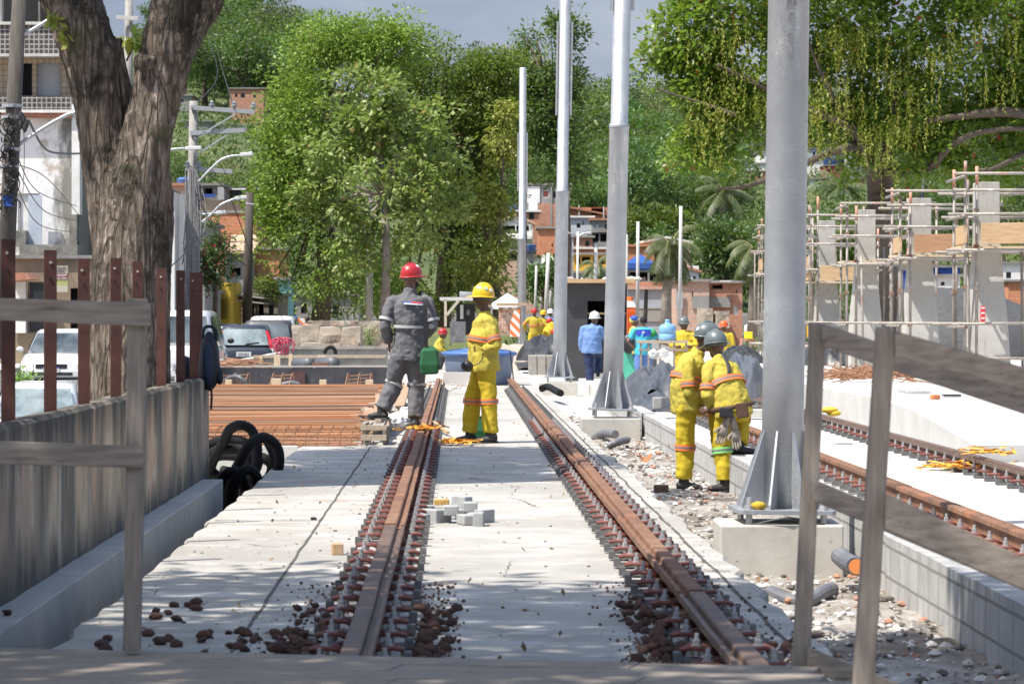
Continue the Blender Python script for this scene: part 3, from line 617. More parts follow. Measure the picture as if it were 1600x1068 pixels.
lbox('wooden_crate',488,513,566,573,70,.3,M('red_crate',(.2,.1,.07),(.14,.07,.05),6,.8),'small reddish box in the bay behind the black formwork','box')
for a in (330,418,500,548,590): lbox('brick_piece',a,a+6,571,574.5,62.3,.15,M('orange_brick',(.6,.22,.09),(.45,.15,.07),9,.9),'small orange brick piece on the top edge of the black formwork','brick','orange brick pieces along the formwork')
g=MB()
for cx,r_ in ((516,.14),(478,.12)):
    c=P(cx,568,71); g.tube([c+V((-.25,.3,0)),c,c+V((.1,-.4,.02))],r_,12)
solo(g,'pipe',MATS['grey_duct'],'two short grey pipes lying in the bay beside the red box','pipe',smooth=True)
g=MB(); g.tube(smoothpath([P(507,552,89),P(510,545,89),P(517,542,89),P(523,546,89),P(524,553,89)],6),.05,8); solo(g,'pipe',hosem,'black hose arch standing on the far beam','pipe',smooth=True)
g=MB()
for i in range(90):
    c=P(random.uniform(345,388),577,66)+V((0,random.uniform(-3,3),random.uniform(0,.18))); d=V((random.uniform(-1,1),random.uniform(-.3,.3),random.uniform(-.05,.1)))*.4; g.tube([c-d,c+d],.012,4)
solo(g,'rebar_bundle',rebar,'tangle of rusty rods at the left end of the bay behind the formwork','rebar')
# rubble blocks
rubw=M('old_masonry',(.42,.36,.29),(.30,.26,.21),1.5,.95,bump=.04,bscale=6,layers=[((.55,.36,.28),1.1,.55,.68,(1,1,1)),((.13,.125,.10),1.6,.58,.72,(1,1,1)),((.62,.60,.55),2.7,.6,.7,(1,1,1))])
def chunk(px0,px1,y0,y1,Y,th,label,name='masonry_block',mat=None,group='broken masonry blocks behind the formwork',cat='masonry block',rough_=.06):
    g=MB(); a=PXX(px0,Y);b=PXX(px1,Y);z0=PZ(y1,Y);z1=PZ(y0,Y); n=7
    bx=[]
    g2=MB()
    for i in range(2): pass
    rings=[]
    for k in range(n+1):
        x=a+(b-a)*k/n; r=[]
        for (yy,zz) in ((0,0),(0,.33),(0,.66),(0,1),(.5,1),(1,1),(1,.5),(1,0)):
            p=V((x,Y+yy*th,z0+(z1-z0)*zz)); q=rough_*noise.noise(p*2.1); r.append(p+V((rough_*noise.noise(p*3+V((9,0,0))),rough_*noise.noise(p*2.7),q if zz>0 else 0)))
        rings.append(r)
    g.loft(rings); return solo(g,name,mat or rubw,label,cat,group)
for d in ((456,497,508,548,94,'greenish grey masonry block, left end of the broken row'),(497.5,533,510,548,94,'middle masonry block of the broken row, with pink stains'),(533.5,563,511,550,93.6,'blackened masonry block, right end of the broken row'),(470,560,536,548,93,'pale rubble ledge at the foot of the broken masonry row')): chunk(*d[:5],.9,d[5])
for d in ((560,606,503,524,101,'pinkish broken wall piece left of the grey worker'),(566,612,524,548,100,'stacked reddish rubble beside the white weeds'),(480,560,501,509,104,'long pinkish slab behind the masonry blocks')): chunk(*d[:5],.9,d[5])
weeds=Mleaf('weed_leaf',(.30,.38,.10),(.14,.26,.05),(.6,.6,.4),3,.3)
def leafmesh(name,cen,size,mat,parent=None,world=True,org=(0,0,0),drop=.4,asp=.45,out=None,jit=1.0,flat=.3,seed=1,label=None):
    """cen (N,3); one bent quad leaf each"""
    r=np.random.default_rng(seed); n=len(cen); cen=np.asarray(cen,dtype=np.float64)
    d=r.normal(size=(n,3))*jit
    if out is not None: d+=np.asarray(out)
    d[:,2]-=drop; d/=np.linalg.norm(d,axis=1)[:,None]+1e-9
    up=r.normal(size=(n,3))*flat*2; up[:,2]+=1.0
    s=np.cross(d,up); s/=np.linalg.norm(s,axis=1)[:,None]+1e-9; nrm=np.cross(s,d)
    L=size*r.uniform(.6,1.25,size=(n,1)); w=L*asp
    v=np.empty((n,4,3)); v[:,0]=cen; v[:,1]=cen+d*L*.5+s*w*.5-nrm*L*.08; v[:,2]=cen+d*L-nrm*L*.1; v[:,3]=cen+d*L*.5-s*w*.5-nrm*L*.08
    v=(v.reshape(-1,3)-np.array(org)).astype(np.float32)
    me=bpy.data.meshes.new(name); me.vertices.add(4*n); me.vertices.foreach_set('co',v.ravel()); me.loops.add(4*n); me.loops.foreach_set('vertex_index',np.arange(4*n,dtype=np.int32)); me.polygons.add(n); me.polygons.foreach_set('loop_start',np.arange(0,4*n,4,dtype=np.int32)); me.polygons.foreach_set('loop_total',np.full(n,4,dtype=np.int32))
    me.update(); me.validate(); me.materials.append(mat); o=bpy.data.objects.new(name,me); COL.objects.link(o)
    if parent is not None: o.parent=parent
    return o
def weed(px,py,Y,r,h,label,n=260,mat=None,size=.1,cat='plant',name='weed'):
    b=P(px,py,Y); t=thing(name,label,cat,b); c=rng.normal(size=(n,3))*np.array([r*.5,r*.5,h*.3])+np.array([0,0,h*.5]); c[:,2]=np.abs(c[:,2])
    leafmesh('leaves',c,size,mat or weeds,t,drop=-.5,seed=n); g=MB()
    for k in range(6): g.tube([(0,0,0),(random.uniform(-r,r)*.5,random.uniform(-r,r)*.5,h*.8)],.01,4)
    g.build('stems',M('stem_green',(.15,.2,.06)),t,world=False); return t
weed(578,546,97,.35,.75,'pale flowering weed by the rubble left of the grey worker',320)
weed(30,600,76,.5,.3,'low green grass tuft behind the fence at the far left',300,Mleaf('grass_leaf',(.12,.25,.04),(.2,.35,.06),(.3,.4,.1),3),.12,'grass tuft','grass_tuft')
weed(951,786,28.5,.04,.12,'tiny green seedling in the joint by the right rail',14,MATS['grass_leaf'],.05)
o=leafmesh('leaf_litter',np.array(LITTER),.045,Mleaf('litter_leaf',(.22,.12,.05),(.14,.08,.04),(.35,.25,.10),3,.1),None,drop=.0,asp=.6,jit=1,flat=.1,seed=77); tag(o,'small dry brown leaves scattered over the slab and gravel','leaf litter',kind='stuff')
# red wire bundle
g=MB(); m_=M('pink_wire',(.5,.05,.1),rough=.5)
for i in range(16):
    c=P(random.uniform(432,448),random.uniform(535,545),86); r=random.uniform(.15,.35); a=random.random()*3
    g.tube([c+V((r*math.cos(q)*math.cos(a),r*math.cos(q)*math.sin(a)*.5,r*.7*math.sin(q))) for q in [k*.45 for k in range(12)]],.012,4)
solo(g,'wire_bundle',m_,'tangle of pinkish red wire on the edge wall by the dark hatchback','wire',smooth=True)
# ---------- timber pile ----------
random.seed(5)
bm_=[woodp,M('pale_plank_grey',(.36,.33,.29),(.24,.21,.18),4,.85,bump=.003,stretch=(6,1,6)),M('pale_plank_red',(.42,.28,.18),(.30,.19,.12),4,.85,stretch=(6,1,6))]
for i in range(30):
    k=i/30; y0=36.4+random.uniform(0,1.5)+ (i%5)*2.2; L=random.uniform(3,7); u0=-1.15+random.uniform(0,.42); u1=u0+random.uniform(-.28,.12); z0=.03+.012*i*random.uniform(.4,1)*.7; z1=z0+random.uniform(-.03,.15)
    if i%6==0: u0-=.1; z0=.22
    a=V((U(u0,y0),y0,z0)); b=V((U(min(u1,-.72),y0+L),y0+L,max(.03,z1)))
    g=MB(); g.bar(a,b,random.choice((.07,.1,.13)),random.choice((.025,.04)))
    solo(g,'loose_plank',bm_[i%3],'loose pale plank in the pile under the feet of the grey worker','plank','loose planks beside the left rail',bevel=.003)
t=thing('wooden_crate','small broken wooden crate at the near end of the plank pile','crate',P(585,693,35.9)); g=MB()
for (a,b,y0,y1,Y,th) in ((565,571,662,694,35.9,.04),(598,603,668,694,35.9,.04)): g.box(PXX(a,Y),PXX(b,Y),Y,Y+.9,PZ(y1,Y),PZ(y0,Y))
g.build('side_board',woodg,t,bevel=.003)
for k,(y0,y1) in enumerate(((664,672),(679,688))): 
    g=MB(); g.box(PXX(564,35.8),PXX(604,35.8),35.82,35.86,PZ(y1,35.8),PZ(y0,35.8)); g.build('front_board',woodp,t,bevel=.003)
def plast(px,py,Y,r,label,mat,name='plastic_sheet'):
    g=MB(); c=P(px,py,Y); g.ball((0,0,0),(r,r*.9,r*.75),20); g.v=[tuple(c+V(p)*(1+.5*noise.noise(V(p)*7/r*.3+V((px,0,0)))+.25*noise.noise(V(p)*20/r*.3))) for p in g.v]; return solo(g,name,mat,label,'plastic bag',smooth=False)
wp=M('white_plastic',(.7,.7,.7),rough=.35)
plast(618,657,39,.12,'crumpled white plastic lump in the plank pile',wp); plast(637,645,41,.11,'smaller crumpled white plastic behind the right foot of the grey worker',wp)
# ribbons
rib=M('orange_ribbon',(.75,.25,.03),(.6,.42,.05),30,.6)
def ribbon(label,pts,w=.03,n=14,spread=.12):
    g=MB(); 
    for i in range(n):
        c=random.choice(pts)+V((random.gauss(0,spread),random.gauss(0,spread*1.2),0)); p=[]
        for k in range(7): p.append(c+V((random.gauss(0,spread*.8),random.gauss(0,spread),abs(random.gauss(0,.025)))))
        p=smoothpath(p,4); vs=[]
        for k,q in enumerate(p): s_=V((math.cos(k*.5+i),math.sin(k*.5+i),.4*math.sin(k)))*w*.5; vs+= [q-s_,q+s_]
        g.add(vs,[(2*k,2*k+1,2*k+3,2*k+2) for k in range(len(p)-1)])
    return solo(g,'barrier_ribbon',rib,label,'ribbon')
ribbon('tangled orange barrier ribbon draped over the left rail at the grey worker\'s foot',[V((U(-.41,36),36,.17)),V((U(-.3,36.2),36.2,.16)),V((U(-.5,36.1),36.1,.16))],.03,14,.10)
ribbon('orange barrier ribbon heap on the slab in front of the yellow helmet worker\'s boots',[V((U(-.12,35.9),35.9,.02))],.035,16,.13)
ribbon('orange barrier ribbon tangled on the rail beside the white platform',[V((U(4.8,30.6),30.6,.0)),V((U(4.88,30.2),30.2,.14)),V((U(4.7,31),31,-.03))],.035,24,.14)
g=MB(); g.bar(V((U(-.12,38.6),38.6,.04)),V((U(-.3,40),40,.12)),.035,.03); solo(g,'wood_batten',woodl,'short wooden batten resting on the left rail beyond the grey worker','batten')
# pavers
pav=M('grey_paver',(.36,.37,.37),(.28,.285,.29),9,.85)
random.seed(21)
pv=[(688,812,-.1),(712,806,0),(730,815,0),(748,817,0),(700,800,0),(672,806,0),(722,804,.06),(705,812,.05),(735,806,.05),(757,812,0),(660,800,0),(655,815,0)]
for i,(px,py,z) in enumerate(pv):
    Y=1.4*F/(py+4-HOR); c=V((PXX(px,Y),Y,.035+max(0,z))); g=MB(); g.obox((0,0,0),(.10,.2,.065) if i%3 else (.07,.16,.11),Matrix.Rotation(R(random.uniform(-60,60)),3,'Z'))
    g.v=[tuple(V(p)+c) for p in g.v]; solo(g,'paving_block',pav,'grey concrete paving block in the small heap on the slab beside the left rail','paving block','small heap of grey paving blocks',bevel=.006)
def blk1(px,py,w,d,h,mat,label,rot=0,z=0,name='brick'):
    Y=(H-z)*F/(py-HOR); g=MB(); g.obox((0,0,h/2),(w,d,h),Matrix.Rotation(R(rot),3,'Z')); c=V((PXX(px,Y),Y,z)); g.v=[tuple(V(p)+c) for p in g.v]; return solo(g,name,mat,label,name.replace('_',' '),bevel=.006)
blk1(690,791,.11,.1,.055,M('yellow_brick',(.5,.34,.1),(.35,.22,.07),12,.9),'yellowish brick alone above the grey paving blocks')
blk1(683,797,.1,.06,.02,MATS['yellow_brick'],'flat yellow fragment beside the paving block heap',20,name='brick_fragment')
blk1(527,866,.065,.09,.068,M('tan_brick',(.42,.27,.15),(.5,.36,.22),12,.9),'small tan brick standing on the left slab strip',8)
blk1(490,812,.04,.05,.02,dark,'little black lump on the left slab joint',8,name='rubber_lump')
blk1(1033,769,.13,.1,.075,M('brown_block',(.14,.085,.055),(.09,.06,.04),12,.9),'brown wood block on the gravel left of the two stooping workers',10,GZ,'wood_block')
blk1(1318,694,.2,.1,.02,pav,'thin slab of grey board lying on the second track',0,-.05,'board_piece')
orl=M('dry_leaf',(.45,.17,.06),(.3,.12,.05),20,.8)
for px,py,r,lb in ((1008,728,.07,'curled orange dry leaf on the gravel left of the first stooping worker'),(1052,712,.06,'small dry orange leaf against the block wall')):
    Y=(H-GZ)*F/(py-HOR); g=MB(); c=V((PXX(px,Y),Y,GZ+.05))
    g.grid(lambda a,b:(c.x+(a-.5)*2*r,c.y+(b-.5)*r*3,c.z+.07*((a-.5)*2)**2+.02*math.sin(b*6)+.05*b),8,5); solo(g,'dry_leaf',orl,lb,'leaf')
dp=M('grey_pipe',(.10,.105,.12),(.16,.16,.17),6,.45)
def pipe(pts,r,label,mat=dp,corrg=True,n=12):
    g=MB(); 
    if corrg: corr(g,pts,r,n=n,amp=.1)
    else: g.tube(smoothpath(pts),r,n)
    return solo(g,'pipe_piece',mat,label,'pipe',None,smooth=False)
pipe([P(930,684,46),P(945,677,45.5),P(962,678,45)],.06,'upper dark corrugated pipe piece on the gravel at the second footing')
pipe([P(950,697,43),P(966,690,43),P(980,687,43.5)],.05,'lower dark corrugated pipe piece on the gravel at the second footing')
pipe([P(1205,925,20.2),P(1235,938,19.9),P(1262,938,19.8),P(1285,925,20),P(1300,920,20.4)],.045,'long bent dark corrugated pipe in the trench behind the right railing')
stub=pipe([P(1312,868,21.0),P(1322,876,20.8),P(1336,884,20.4)],.06,'dark pipe stub with orange end sticking out beside the nearest footing')
g=MB(); c=P(1338,885,20.36); g.lathe([(.048,0),(.048,.02)],c,14,Matrix.Rotation(R(80),3,'X')); g.build('pipe_plug',M('orange_pvc',(.6,.2,.05),rough=.5),stub)
pipe([P(846,607,66),P(856,604,66),P(868,610,64),P(876,614,63)],.07,'black hose lying in front of the third footing',hosem,False)
g=MB(); c=P(838,557,105); g.ball((c.x-.1,c.y,c.z),(.25,.2,.1)); g.ball((c.x+.3,c.y,c.z-.03),(.2,.15,.08)); solo(g,'boots',black,'pair of black boots dropped by the farthest pole footing','boots',smooth=True)
# yellow sacks near rail
for i,(px,py,rx) in enumerate(((1296,640,.12),(1303,645,.10))):
    g=MB(); c=P(px,py,44.5); g.ball((c.x,c.y,c.z),(rx,.12,.045),14); solo(g,'yellow_sack',M('yellow_sack',(.6,.4,.03),rough=.6),['upper yellow sack between rail and white platform','lower yellow sack between rail and white platform'][i],'sack','yellow sacks by the rail',smooth=True)
# ---------- blue water tank ----------
tc_=P(748,0,68); t=thing('water_tank','round blue lidded water tank behind the yellow helmet worker','water tank',(tc_.x,68,0))
tb=M('tank_blue',(.10,.145,.24),(.15,.19,.27),3,.55,layers=[((.34,.36,.38),1.5,.6,.75,(1,1,.6))]); tl=M('tank_lid_blue',(.05,.12,.32),(.07,.15,.38),3,.45)
m=MB(); m.lathe([(.60,0),(.66,.02),(.73,.62),(.73,.64)],n=48); m.build('tank_body',tb,t,smooth=True,world=False)
m=MB(); m.lathe([(.745,.60),(.79,.62),(.80,.66),(.77,.69),(.74,.68),(.70,.70),(.35,.74),(.34,.76),(.30,.76),(.29,.745),(.001,.76)],n=48); l=m.build('lid',tl,t,smooth=True,world=False)
for k in range(6): m=MB(); a=k*1.047+.3; m.bar((.36*math.cos(a),.36*math.sin(a),.745),(.69*math.cos(a),.69*math.sin(a),.71),.03,.02); m.build('lid_rib',tl,l,world=False)
g=MB(); g.tube(smoothpath([P(797,548,67.3),P(800,575,67.3),P(803,600,67.2),P(802,612,66)],5),.014,5); solo(g,'cable',wire,'thin black cable hanging down beside the blue tank','cable')
g=MB()
for i in range(60): rock(g,(U(random.uniform(-.35,.1),68),random.uniform(62,68),.02),random.uniform(.02,.07))
for px0,px1,y0,y1,Y in ((693,742,585,603,67.2),): g.box(PXX(px0,Y),PXX(px1,Y),Y-.3,Y-.02,0,.28)
for i in range(60): rock(g,(PXX(random.uniform(640,760),70),random.uniform(66,72),.02),random.uniform(.02,.08))
solo(g,'rubble_heap',islandmat('tank_rubble',[(.5,.3,.2),(.55,.52,.48),(.4,.38,.35),(.62,.6,.56),(.35,.2,.13)]),'pale and reddish rubble at the foot of the blue tank','rubble')['kind']='stuff'
# ---------- mid distance, centre ----------
t=thing('tool_shelter','lean-to with white roof edge and black panel between the two standing workers','shelter',P(705,530,92))
for a,b,y0,y1,Y,th,mt,nm in ((687,752,464,469,91,3,M('grey_roof_sheet',(.55,.54,.52)),'roof'),(694,698,468,510,91,.08,M('beige_post',(.5,.45,.36)),'post'),(713,742,474,523,92,.1,black,'back_panel'),(703,727,502,535,90,.6,M('dull_metal_box',(.35,.36,.36),(.2,.2,.2),6,.3,.7),'metal_box'),(719,724,476,498,91.9,.05,wp,'hanging_cloth'),(729,734,484,492,91.9,.05,M('grey_spot',(.25,.25,.25)),'panel_window')):
    m=MB(); m.box(PXX(a,Y),PXX(b,Y),Y,Y+th,PZ(y1,Y),PZ(y0,Y)); m.build(nm,mt,t)
m=MB(); m.bar(P(698,492,91),P(716,470,91),.08,.08); m.build('brace',M('beige_post'),t)
m=MB(); m.tube([P(718,461,93),P(745,463,93)],.12,10); m.build('rolled_sheet',M('grey_roll',(.2,.21,.22)),t,smooth=True)
m=MB(); m.box(PXX(703.5,91),PXX(705,91),90.8,90.9,PZ(540,91),PZ(500,91)); m.build('pole',black,t)
def canopy(px0,px1,yp,ye,yb,Y,mat,label,dpth=3,legs=True):
    t=thing('canopy_tent',label,'tent',P((px0+px1)/2,yb,Y)); a=PXX(px0,Y);b=PXX(px1,Y);m_x=(a+b)/2;zp=PZ(yp,Y);ze=PZ(ye,Y);y0=Y;y1=Y+dpth
    m=MB(); m.add([(a,y0,ze),(b,y0,ze),(b,y1,ze),(a,y1,ze),(m_x,(y0+y1)/2,zp),(a,y0,ze-.2),(b,y0,ze-.2),(b,y1,ze-.2),(a,y1,ze-.2)],[(0,1,4),(1,2,4),(2,3,4),(3,0,4),(0,5,6,1),(1,6,7,2),(2,7,8,3),(3,8,5,0)]); m.build('tent_top',mat,t)
    if legs:
        for x,y in ((a,y0),(b,y0),(a,y1),(b,y1)): m=MB(); m.bar((x,y,PZ(yb,Y)),(x,y,ze-.1),.05,.05); m.build('leg',galv,t)
    return t
canopy(768,818,457,474,510,118,M('tent_white',(.72,.72,.72),rough=.7),'white pyramid tent behind the yellow helmet worker')
canopy(979,1024,395,411,440,118,M('tent_blue',(.02,.08,.3),rough=.6),'dark blue pyramid tent roof right of the second metal pole',legs=False)
canopy(1172,1196,500,509,545,118,MATS['tent_white'],'white tent edge just left of the nearest metal pole')
g=MB(); random.seed(9)
for r_ in range(9):
    for c_ in range(9):
        a=779+c_*4+random.uniform(-.5,.5); y0=480+r_*4.2; g.box(PXX(a,104),PXX(a+3.5,104),104,105.2+random.uniform(0,.1),PZ(y0+3.6,104),PZ(y0,104))
solo(g,'brick_stack',islandmat('stack_bricks',[(.5,.28,.2),(.6,.4,.32),(.42,.25,.2),(.65,.5,.42)]),'stack of pinkish hollow bricks under a plank behind the yellow helmet worker','brick stack')
lbox('plank',776,822,473,477,103,1.5,woodl,'plank lying on top of the pink brick stack','plank')
def striped(name,px0,px1,y0,y1,Y,label):
    m,nt,b,o=newmat('striped_netting') if 'striped_netting' not in MATS else (MATS['striped_netting'],None,None,None)
    if nt:
        MATS['striped_netting']=m; v=coords(nt,(1,1,1)); wv=nn(nt,'ShaderNodeTexWave',wave_type='BANDS',bands_direction='DIAGONAL'); wv.inputs['Scale'].default_value=2.2; nt.links.new(v,wv.inputs[0]); gt=nn(nt,'ShaderNodeMath',operation='GREATER_THAN'); gt.inputs[1].default_value=.5; nt.links.new(wv.outputs[1],gt.inputs[0]); nt.links.new(mixc(nt,gt.outputs[0],(.75,.2,.06),(.75,.72,.68)),b.inputs[0])
    g=MB(); a=PXX(px0,Y);bb=PXX(px1,Y)
    g.prism([(a,PZ(y1,Y)),(bb,PZ(y1,Y)),(bb,PZ(y0,Y)),(a+(bb-a)*.45,PZ(y0,Y)),(a,PZ((y0+y1)/2,Y))],Y,Y+.06); return solo(g,name,m,label,'barrier')
striped('barrier_netting',797,812,484,526,98,'orange and white striped barrier left of the farthest pole')
striped('barrier_netting',443,476,497,507,112,'orange striped barrier beside the man in the orange vest')
# tarp + hollow beams
tarp=M('dark_tarp',(.055,.058,.066),(.09,.094,.104),3,.38,bump=.01,bscale=12,layers=[((.22,.22,.22),5,.62,.8,(1,1,1))])
tarpb=M('black_tarp',(.02,.02,.022),(.05,.05,.05),3,.4,bump=.01,bscale=12)
def heap(name,cx,cy,z0,rx,ry,h,mat,label,seed=0,fold=.16,res=70,cat='tarp heap',pw=1.1,rot=0,lean=0):
    g=MB(); ca,sa=math.cos(rot),math.sin(rot)
    def fn(a,b):
        u=a*2-1; v=b*2-1; rr=math.sqrt(u*u+v*v)*(1+.18*noise.noise(V((u*2+seed,v*2,0)))); k=max(0,1-rr**2)**(.55*pw)
        ph=(u*3.1+v*1.3+seed)
        fo=.35+.5*noise.noise(V((u*2.2+seed,v*1.6-u*1.0,seed)))-.35*abs(noise.noise(V((u*4+v*2+seed,v*2.5-u*1.5,seed))))+.10*noise.noise(V((u*9,v*9,seed)))
        z=h*k*(1-fold*1.6+fold*3*fo)+ (0 if k>0 else 0); x=u*rx+lean*k; y=v*ry
        return (cx+x*ca-y*sa,cy+x*sa+y*ca,z0+max(0,z))
    g.grid(fn,res,res); 
    o=solo(g,name,mat,label,cat,smooth=True); return o
heap('tarp_heap',PXX(1020,57),57,-.05,.66,1.9,.80,tarp,'big dark grey tarpaulin heap left of the stooping workers',1,.22,lean=.18)
heap('tarp_heap',PXX(1022,51),51.5,-.05,.42,1.3,.30,tarp,'low front lobe of dark grey tarpaulin at the block wall',4,.2)
heap('tarp_heap',PXX(1165,55),56,-.05,.62,1.8,.88,M('grey_tarp',(.075,.082,.095),(.115,.12,.135),3,.3,bump=.01,bscale=10),'shiny grey tarpaulin heap between the stooping workers and the nearest pole',7,.2)
heap('tarp_heap',PXX(1098,60),60,-.05,1.0,1.7,.62,tarp,'wide grey tarpaulin heap behind the two stooping workers',31,.2)
heap('tarp_heap',PXX(1160,72),73,.0,.75,2.2,.84,tarpb,'black tarpaulin roll behind the shiny grey heap',9,.12)
heap('tarp_heap',PXX(1305,68),69,.35,.8,1.6,.65,tarpb,'black tarpaulin behind the right railing post on the platform',12,.2)
heap('tarp_heap',PXX(858,99),100,.1,1.0,1.6,.85,tarpb,'black tarpaulin with red cloth over the concrete beams left of the third pole',15,.2)
g=MB(); 
for k in range(4):
    x=PXX(826+k*14,96); g.box(x,x+.24,96,98,-.3,.28)
solo(g,'concrete_channel_stack',beamm,'stacked grey concrete channels under the black tarpaulin','concrete channels',bevel=.01)
heap('debris_heap',PXX(885,95),96,-.3,.5,1,.95,islandmat('debris',[(.3,.22,.15),(.2,.17,.14),(.45,.4,.35)]),'brown debris heap left of the black booth',17,.4,24,'debris heap')
heap('rubble_heap',PXX(840,108),108,-.3,2.5,3,.95,rubw,'pale rubble heap on which the far yellow workers stand',19,.3,40,'rubble heap')
g=MB(); 
for k in range(7): g.box(PXX(896,88),PXX(903,88)+random.uniform(0,.05),88,90,-.3+.2*k,-.3+.2*k+.15)
solo(g,'timber_stack',M('dark_timber',(.14,.1,.07),(.09,.065,.045),5,.9),'stack of dark timbers left of the black booth','timber stack')
# booth
t=thing('site_booth','tall black plywood booth with an open doorway behind the second pole','booth',P(932,597,86.8)); Y=86.8
boothm=M('booth_black',(.04,.041,.045),(.06,.06,.064),2,.5)
def pb(nm,a,b,y0,y1,Ya,Yb,mt,par): m=MB(); m.box(PXX(a,Y),PXX(b,Y),Ya,Yb,PZ(y1,Y),PZ(y0,Y)); return m.build(nm,mt,par)
pb('wall',884,918,443,597,Y,Y+.05,boothm,t); pb('wall',918,979,443,470,Y,Y+.05,boothm,t); pb('wall',918,979,583,590,Y,Y+.05,M('grey_sill',(.35,.35,.35)),t)
pb('side_wall',882.5,884,443,597,Y,Y+1.5,M('blue_edge',(.05,.12,.4),(.4,.4,.42),3,.6,stretch=(1,1,3)),t); pb('side_wall',978,979.5,443,597,Y,Y+1.5,boothm,t); pb('back_wall',884,979,443,597,Y+1.5,Y+1.55,dark,t)
pb('shelf',918,978,488,491,Y+.1,Y+1.4,woodl,t); pb('counter',918,978,530,590,Y+.5,Y+.55,boothm,t)
pb('roof',868,992,436,442,Y-.3,Y+1.8,woodl,t)
g=MB()
for i in range(40): rock(g,(PXX(random.choice((random.uniform(870,900),random.uniform(975,1000),random.uniform(870,1000))),Y),Y+random.uniform(0,1.5),PZ(436,Y)+.02),random.uniform(.03,.12))
solo(g,'roof_debris',islandmat('roof_debris',[(.6,.58,.55),(.7,.7,.68),(.4,.3,.2),(.3,.28,.26)]),'pale debris lying on the roof of the black booth','debris')['kind']='stuff'
t=thing('portable_toilet','orange portable toilet with white roof behind the black booth','portable toilet',P(985,560,95)); Y=95
om=M('orange_plastic',(.75,.16,.03),(.65,.13,.03),4,.45)
pb('cabin',965,993,480,560,Y,Y+1.1,om,t)
for k in range(4): pb('rib',980+k*3.2,981+k*3.2,484,560,Y-.03,Y-.002,om,t)
m=MB(); m.loft([[(PXX(a,Y),Y-.02,PZ(z,Y)),(PXX(b,Y),Y-.02,PZ(z,Y)),(PXX(b,Y),Y+1.12,PZ(z,Y)),(PXX(a,Y),Y+1.12,PZ(z,Y))] for a,b,z in ((964,994,480),(965,992,474),(970,988,470))]); m.build('roof',wp,t)
m=MB(); m.lathe([(.1,0),(.1,.12),(.001,.13)],(PXX(985,Y),Y+.5,PZ(470,Y)),10); m.build('vent',om,t)
# table with water jug
t=thing('work_table','rough timber work table with rails beside the man in the turquoise shirt','table',P(1035,575,70)); Y=70
for a,b,y0,y1,th in ((997,1075,532,536,.8),(998,1074,545,548,.06)): pbx=MB(); pbx.box(PXX(a,Y),PXX(b,Y),Y,Y+th,PZ(y1,Y),PZ(y0,Y)); pbx.build('table_board',woodp if a==997 else woodg,t)
for a in (1000,1012,1030,1052,1071): m=MB(); m.box(PXX(a,Y),PXX(a+3,Y),Y+.02,Y+.1,-.3,PZ(536,Y)); m.build('leg',woodg,t)
t=thing('water_jug','large translucent blue water jug on the work table','water jug',P(1043,532,70.4)); 
bl=M('jug_blue',(.16,.36,.62),(.24,.45,.7),3,.2); m=MB(); m.lathe([(.17,0),(.185,.02),(.185,.13),(.175,.14),(.175,.16),(.185,.17),(.185,.29),(.15,.34),(.06,.375),(.05,.41),(.055,.42),(.055,.46),(.001,.462)],n=24); m.build('bottle',bl,t,smooth=True,world=False)
for i,(px,py,c,lb) in enumerate(((1035,552,wp,'white plastic bucket under the work table'),(1022,553,M('clear_bag',(.5,.52,.53),rough=.2),'clear plastic bag of bottles under the work table'))): plast(px,py,69.6,.13,lb,c,'plastic_bag')
g=MB(); Y=76.5; a=[(972,547),(985,540),(990,560),(997,575),(1000,600),(985,607),(973,600),(966,575)]
g.prism([(PXX(x,Y),PZ(y,Y)) for x,y in a],Y,Y+.2); g.v=[tuple(V(p)+V((.03*noise.noise(V(p)*6),.03*noise.noise(V(p)*5),0))) for p in g.v]; solo(g,'green_sheet',M('green_plastic',(.12,.55,.38),(.08,.4,.28),8,.4),'crumpled mint green plastic sheet behind the second pole','plastic sheet')
# low blocks by wall
lbox('concrete_offcut',1021,1042,621,638,47,.3,conc2,'small concrete offcut with a hollow top on the block wall','concrete offcut')
lbox('concrete_offcut',1110,1200,640,652,46.5,.4,concw,'low pale concrete kerb piece under the shiny tarpaulin','concrete offcut')
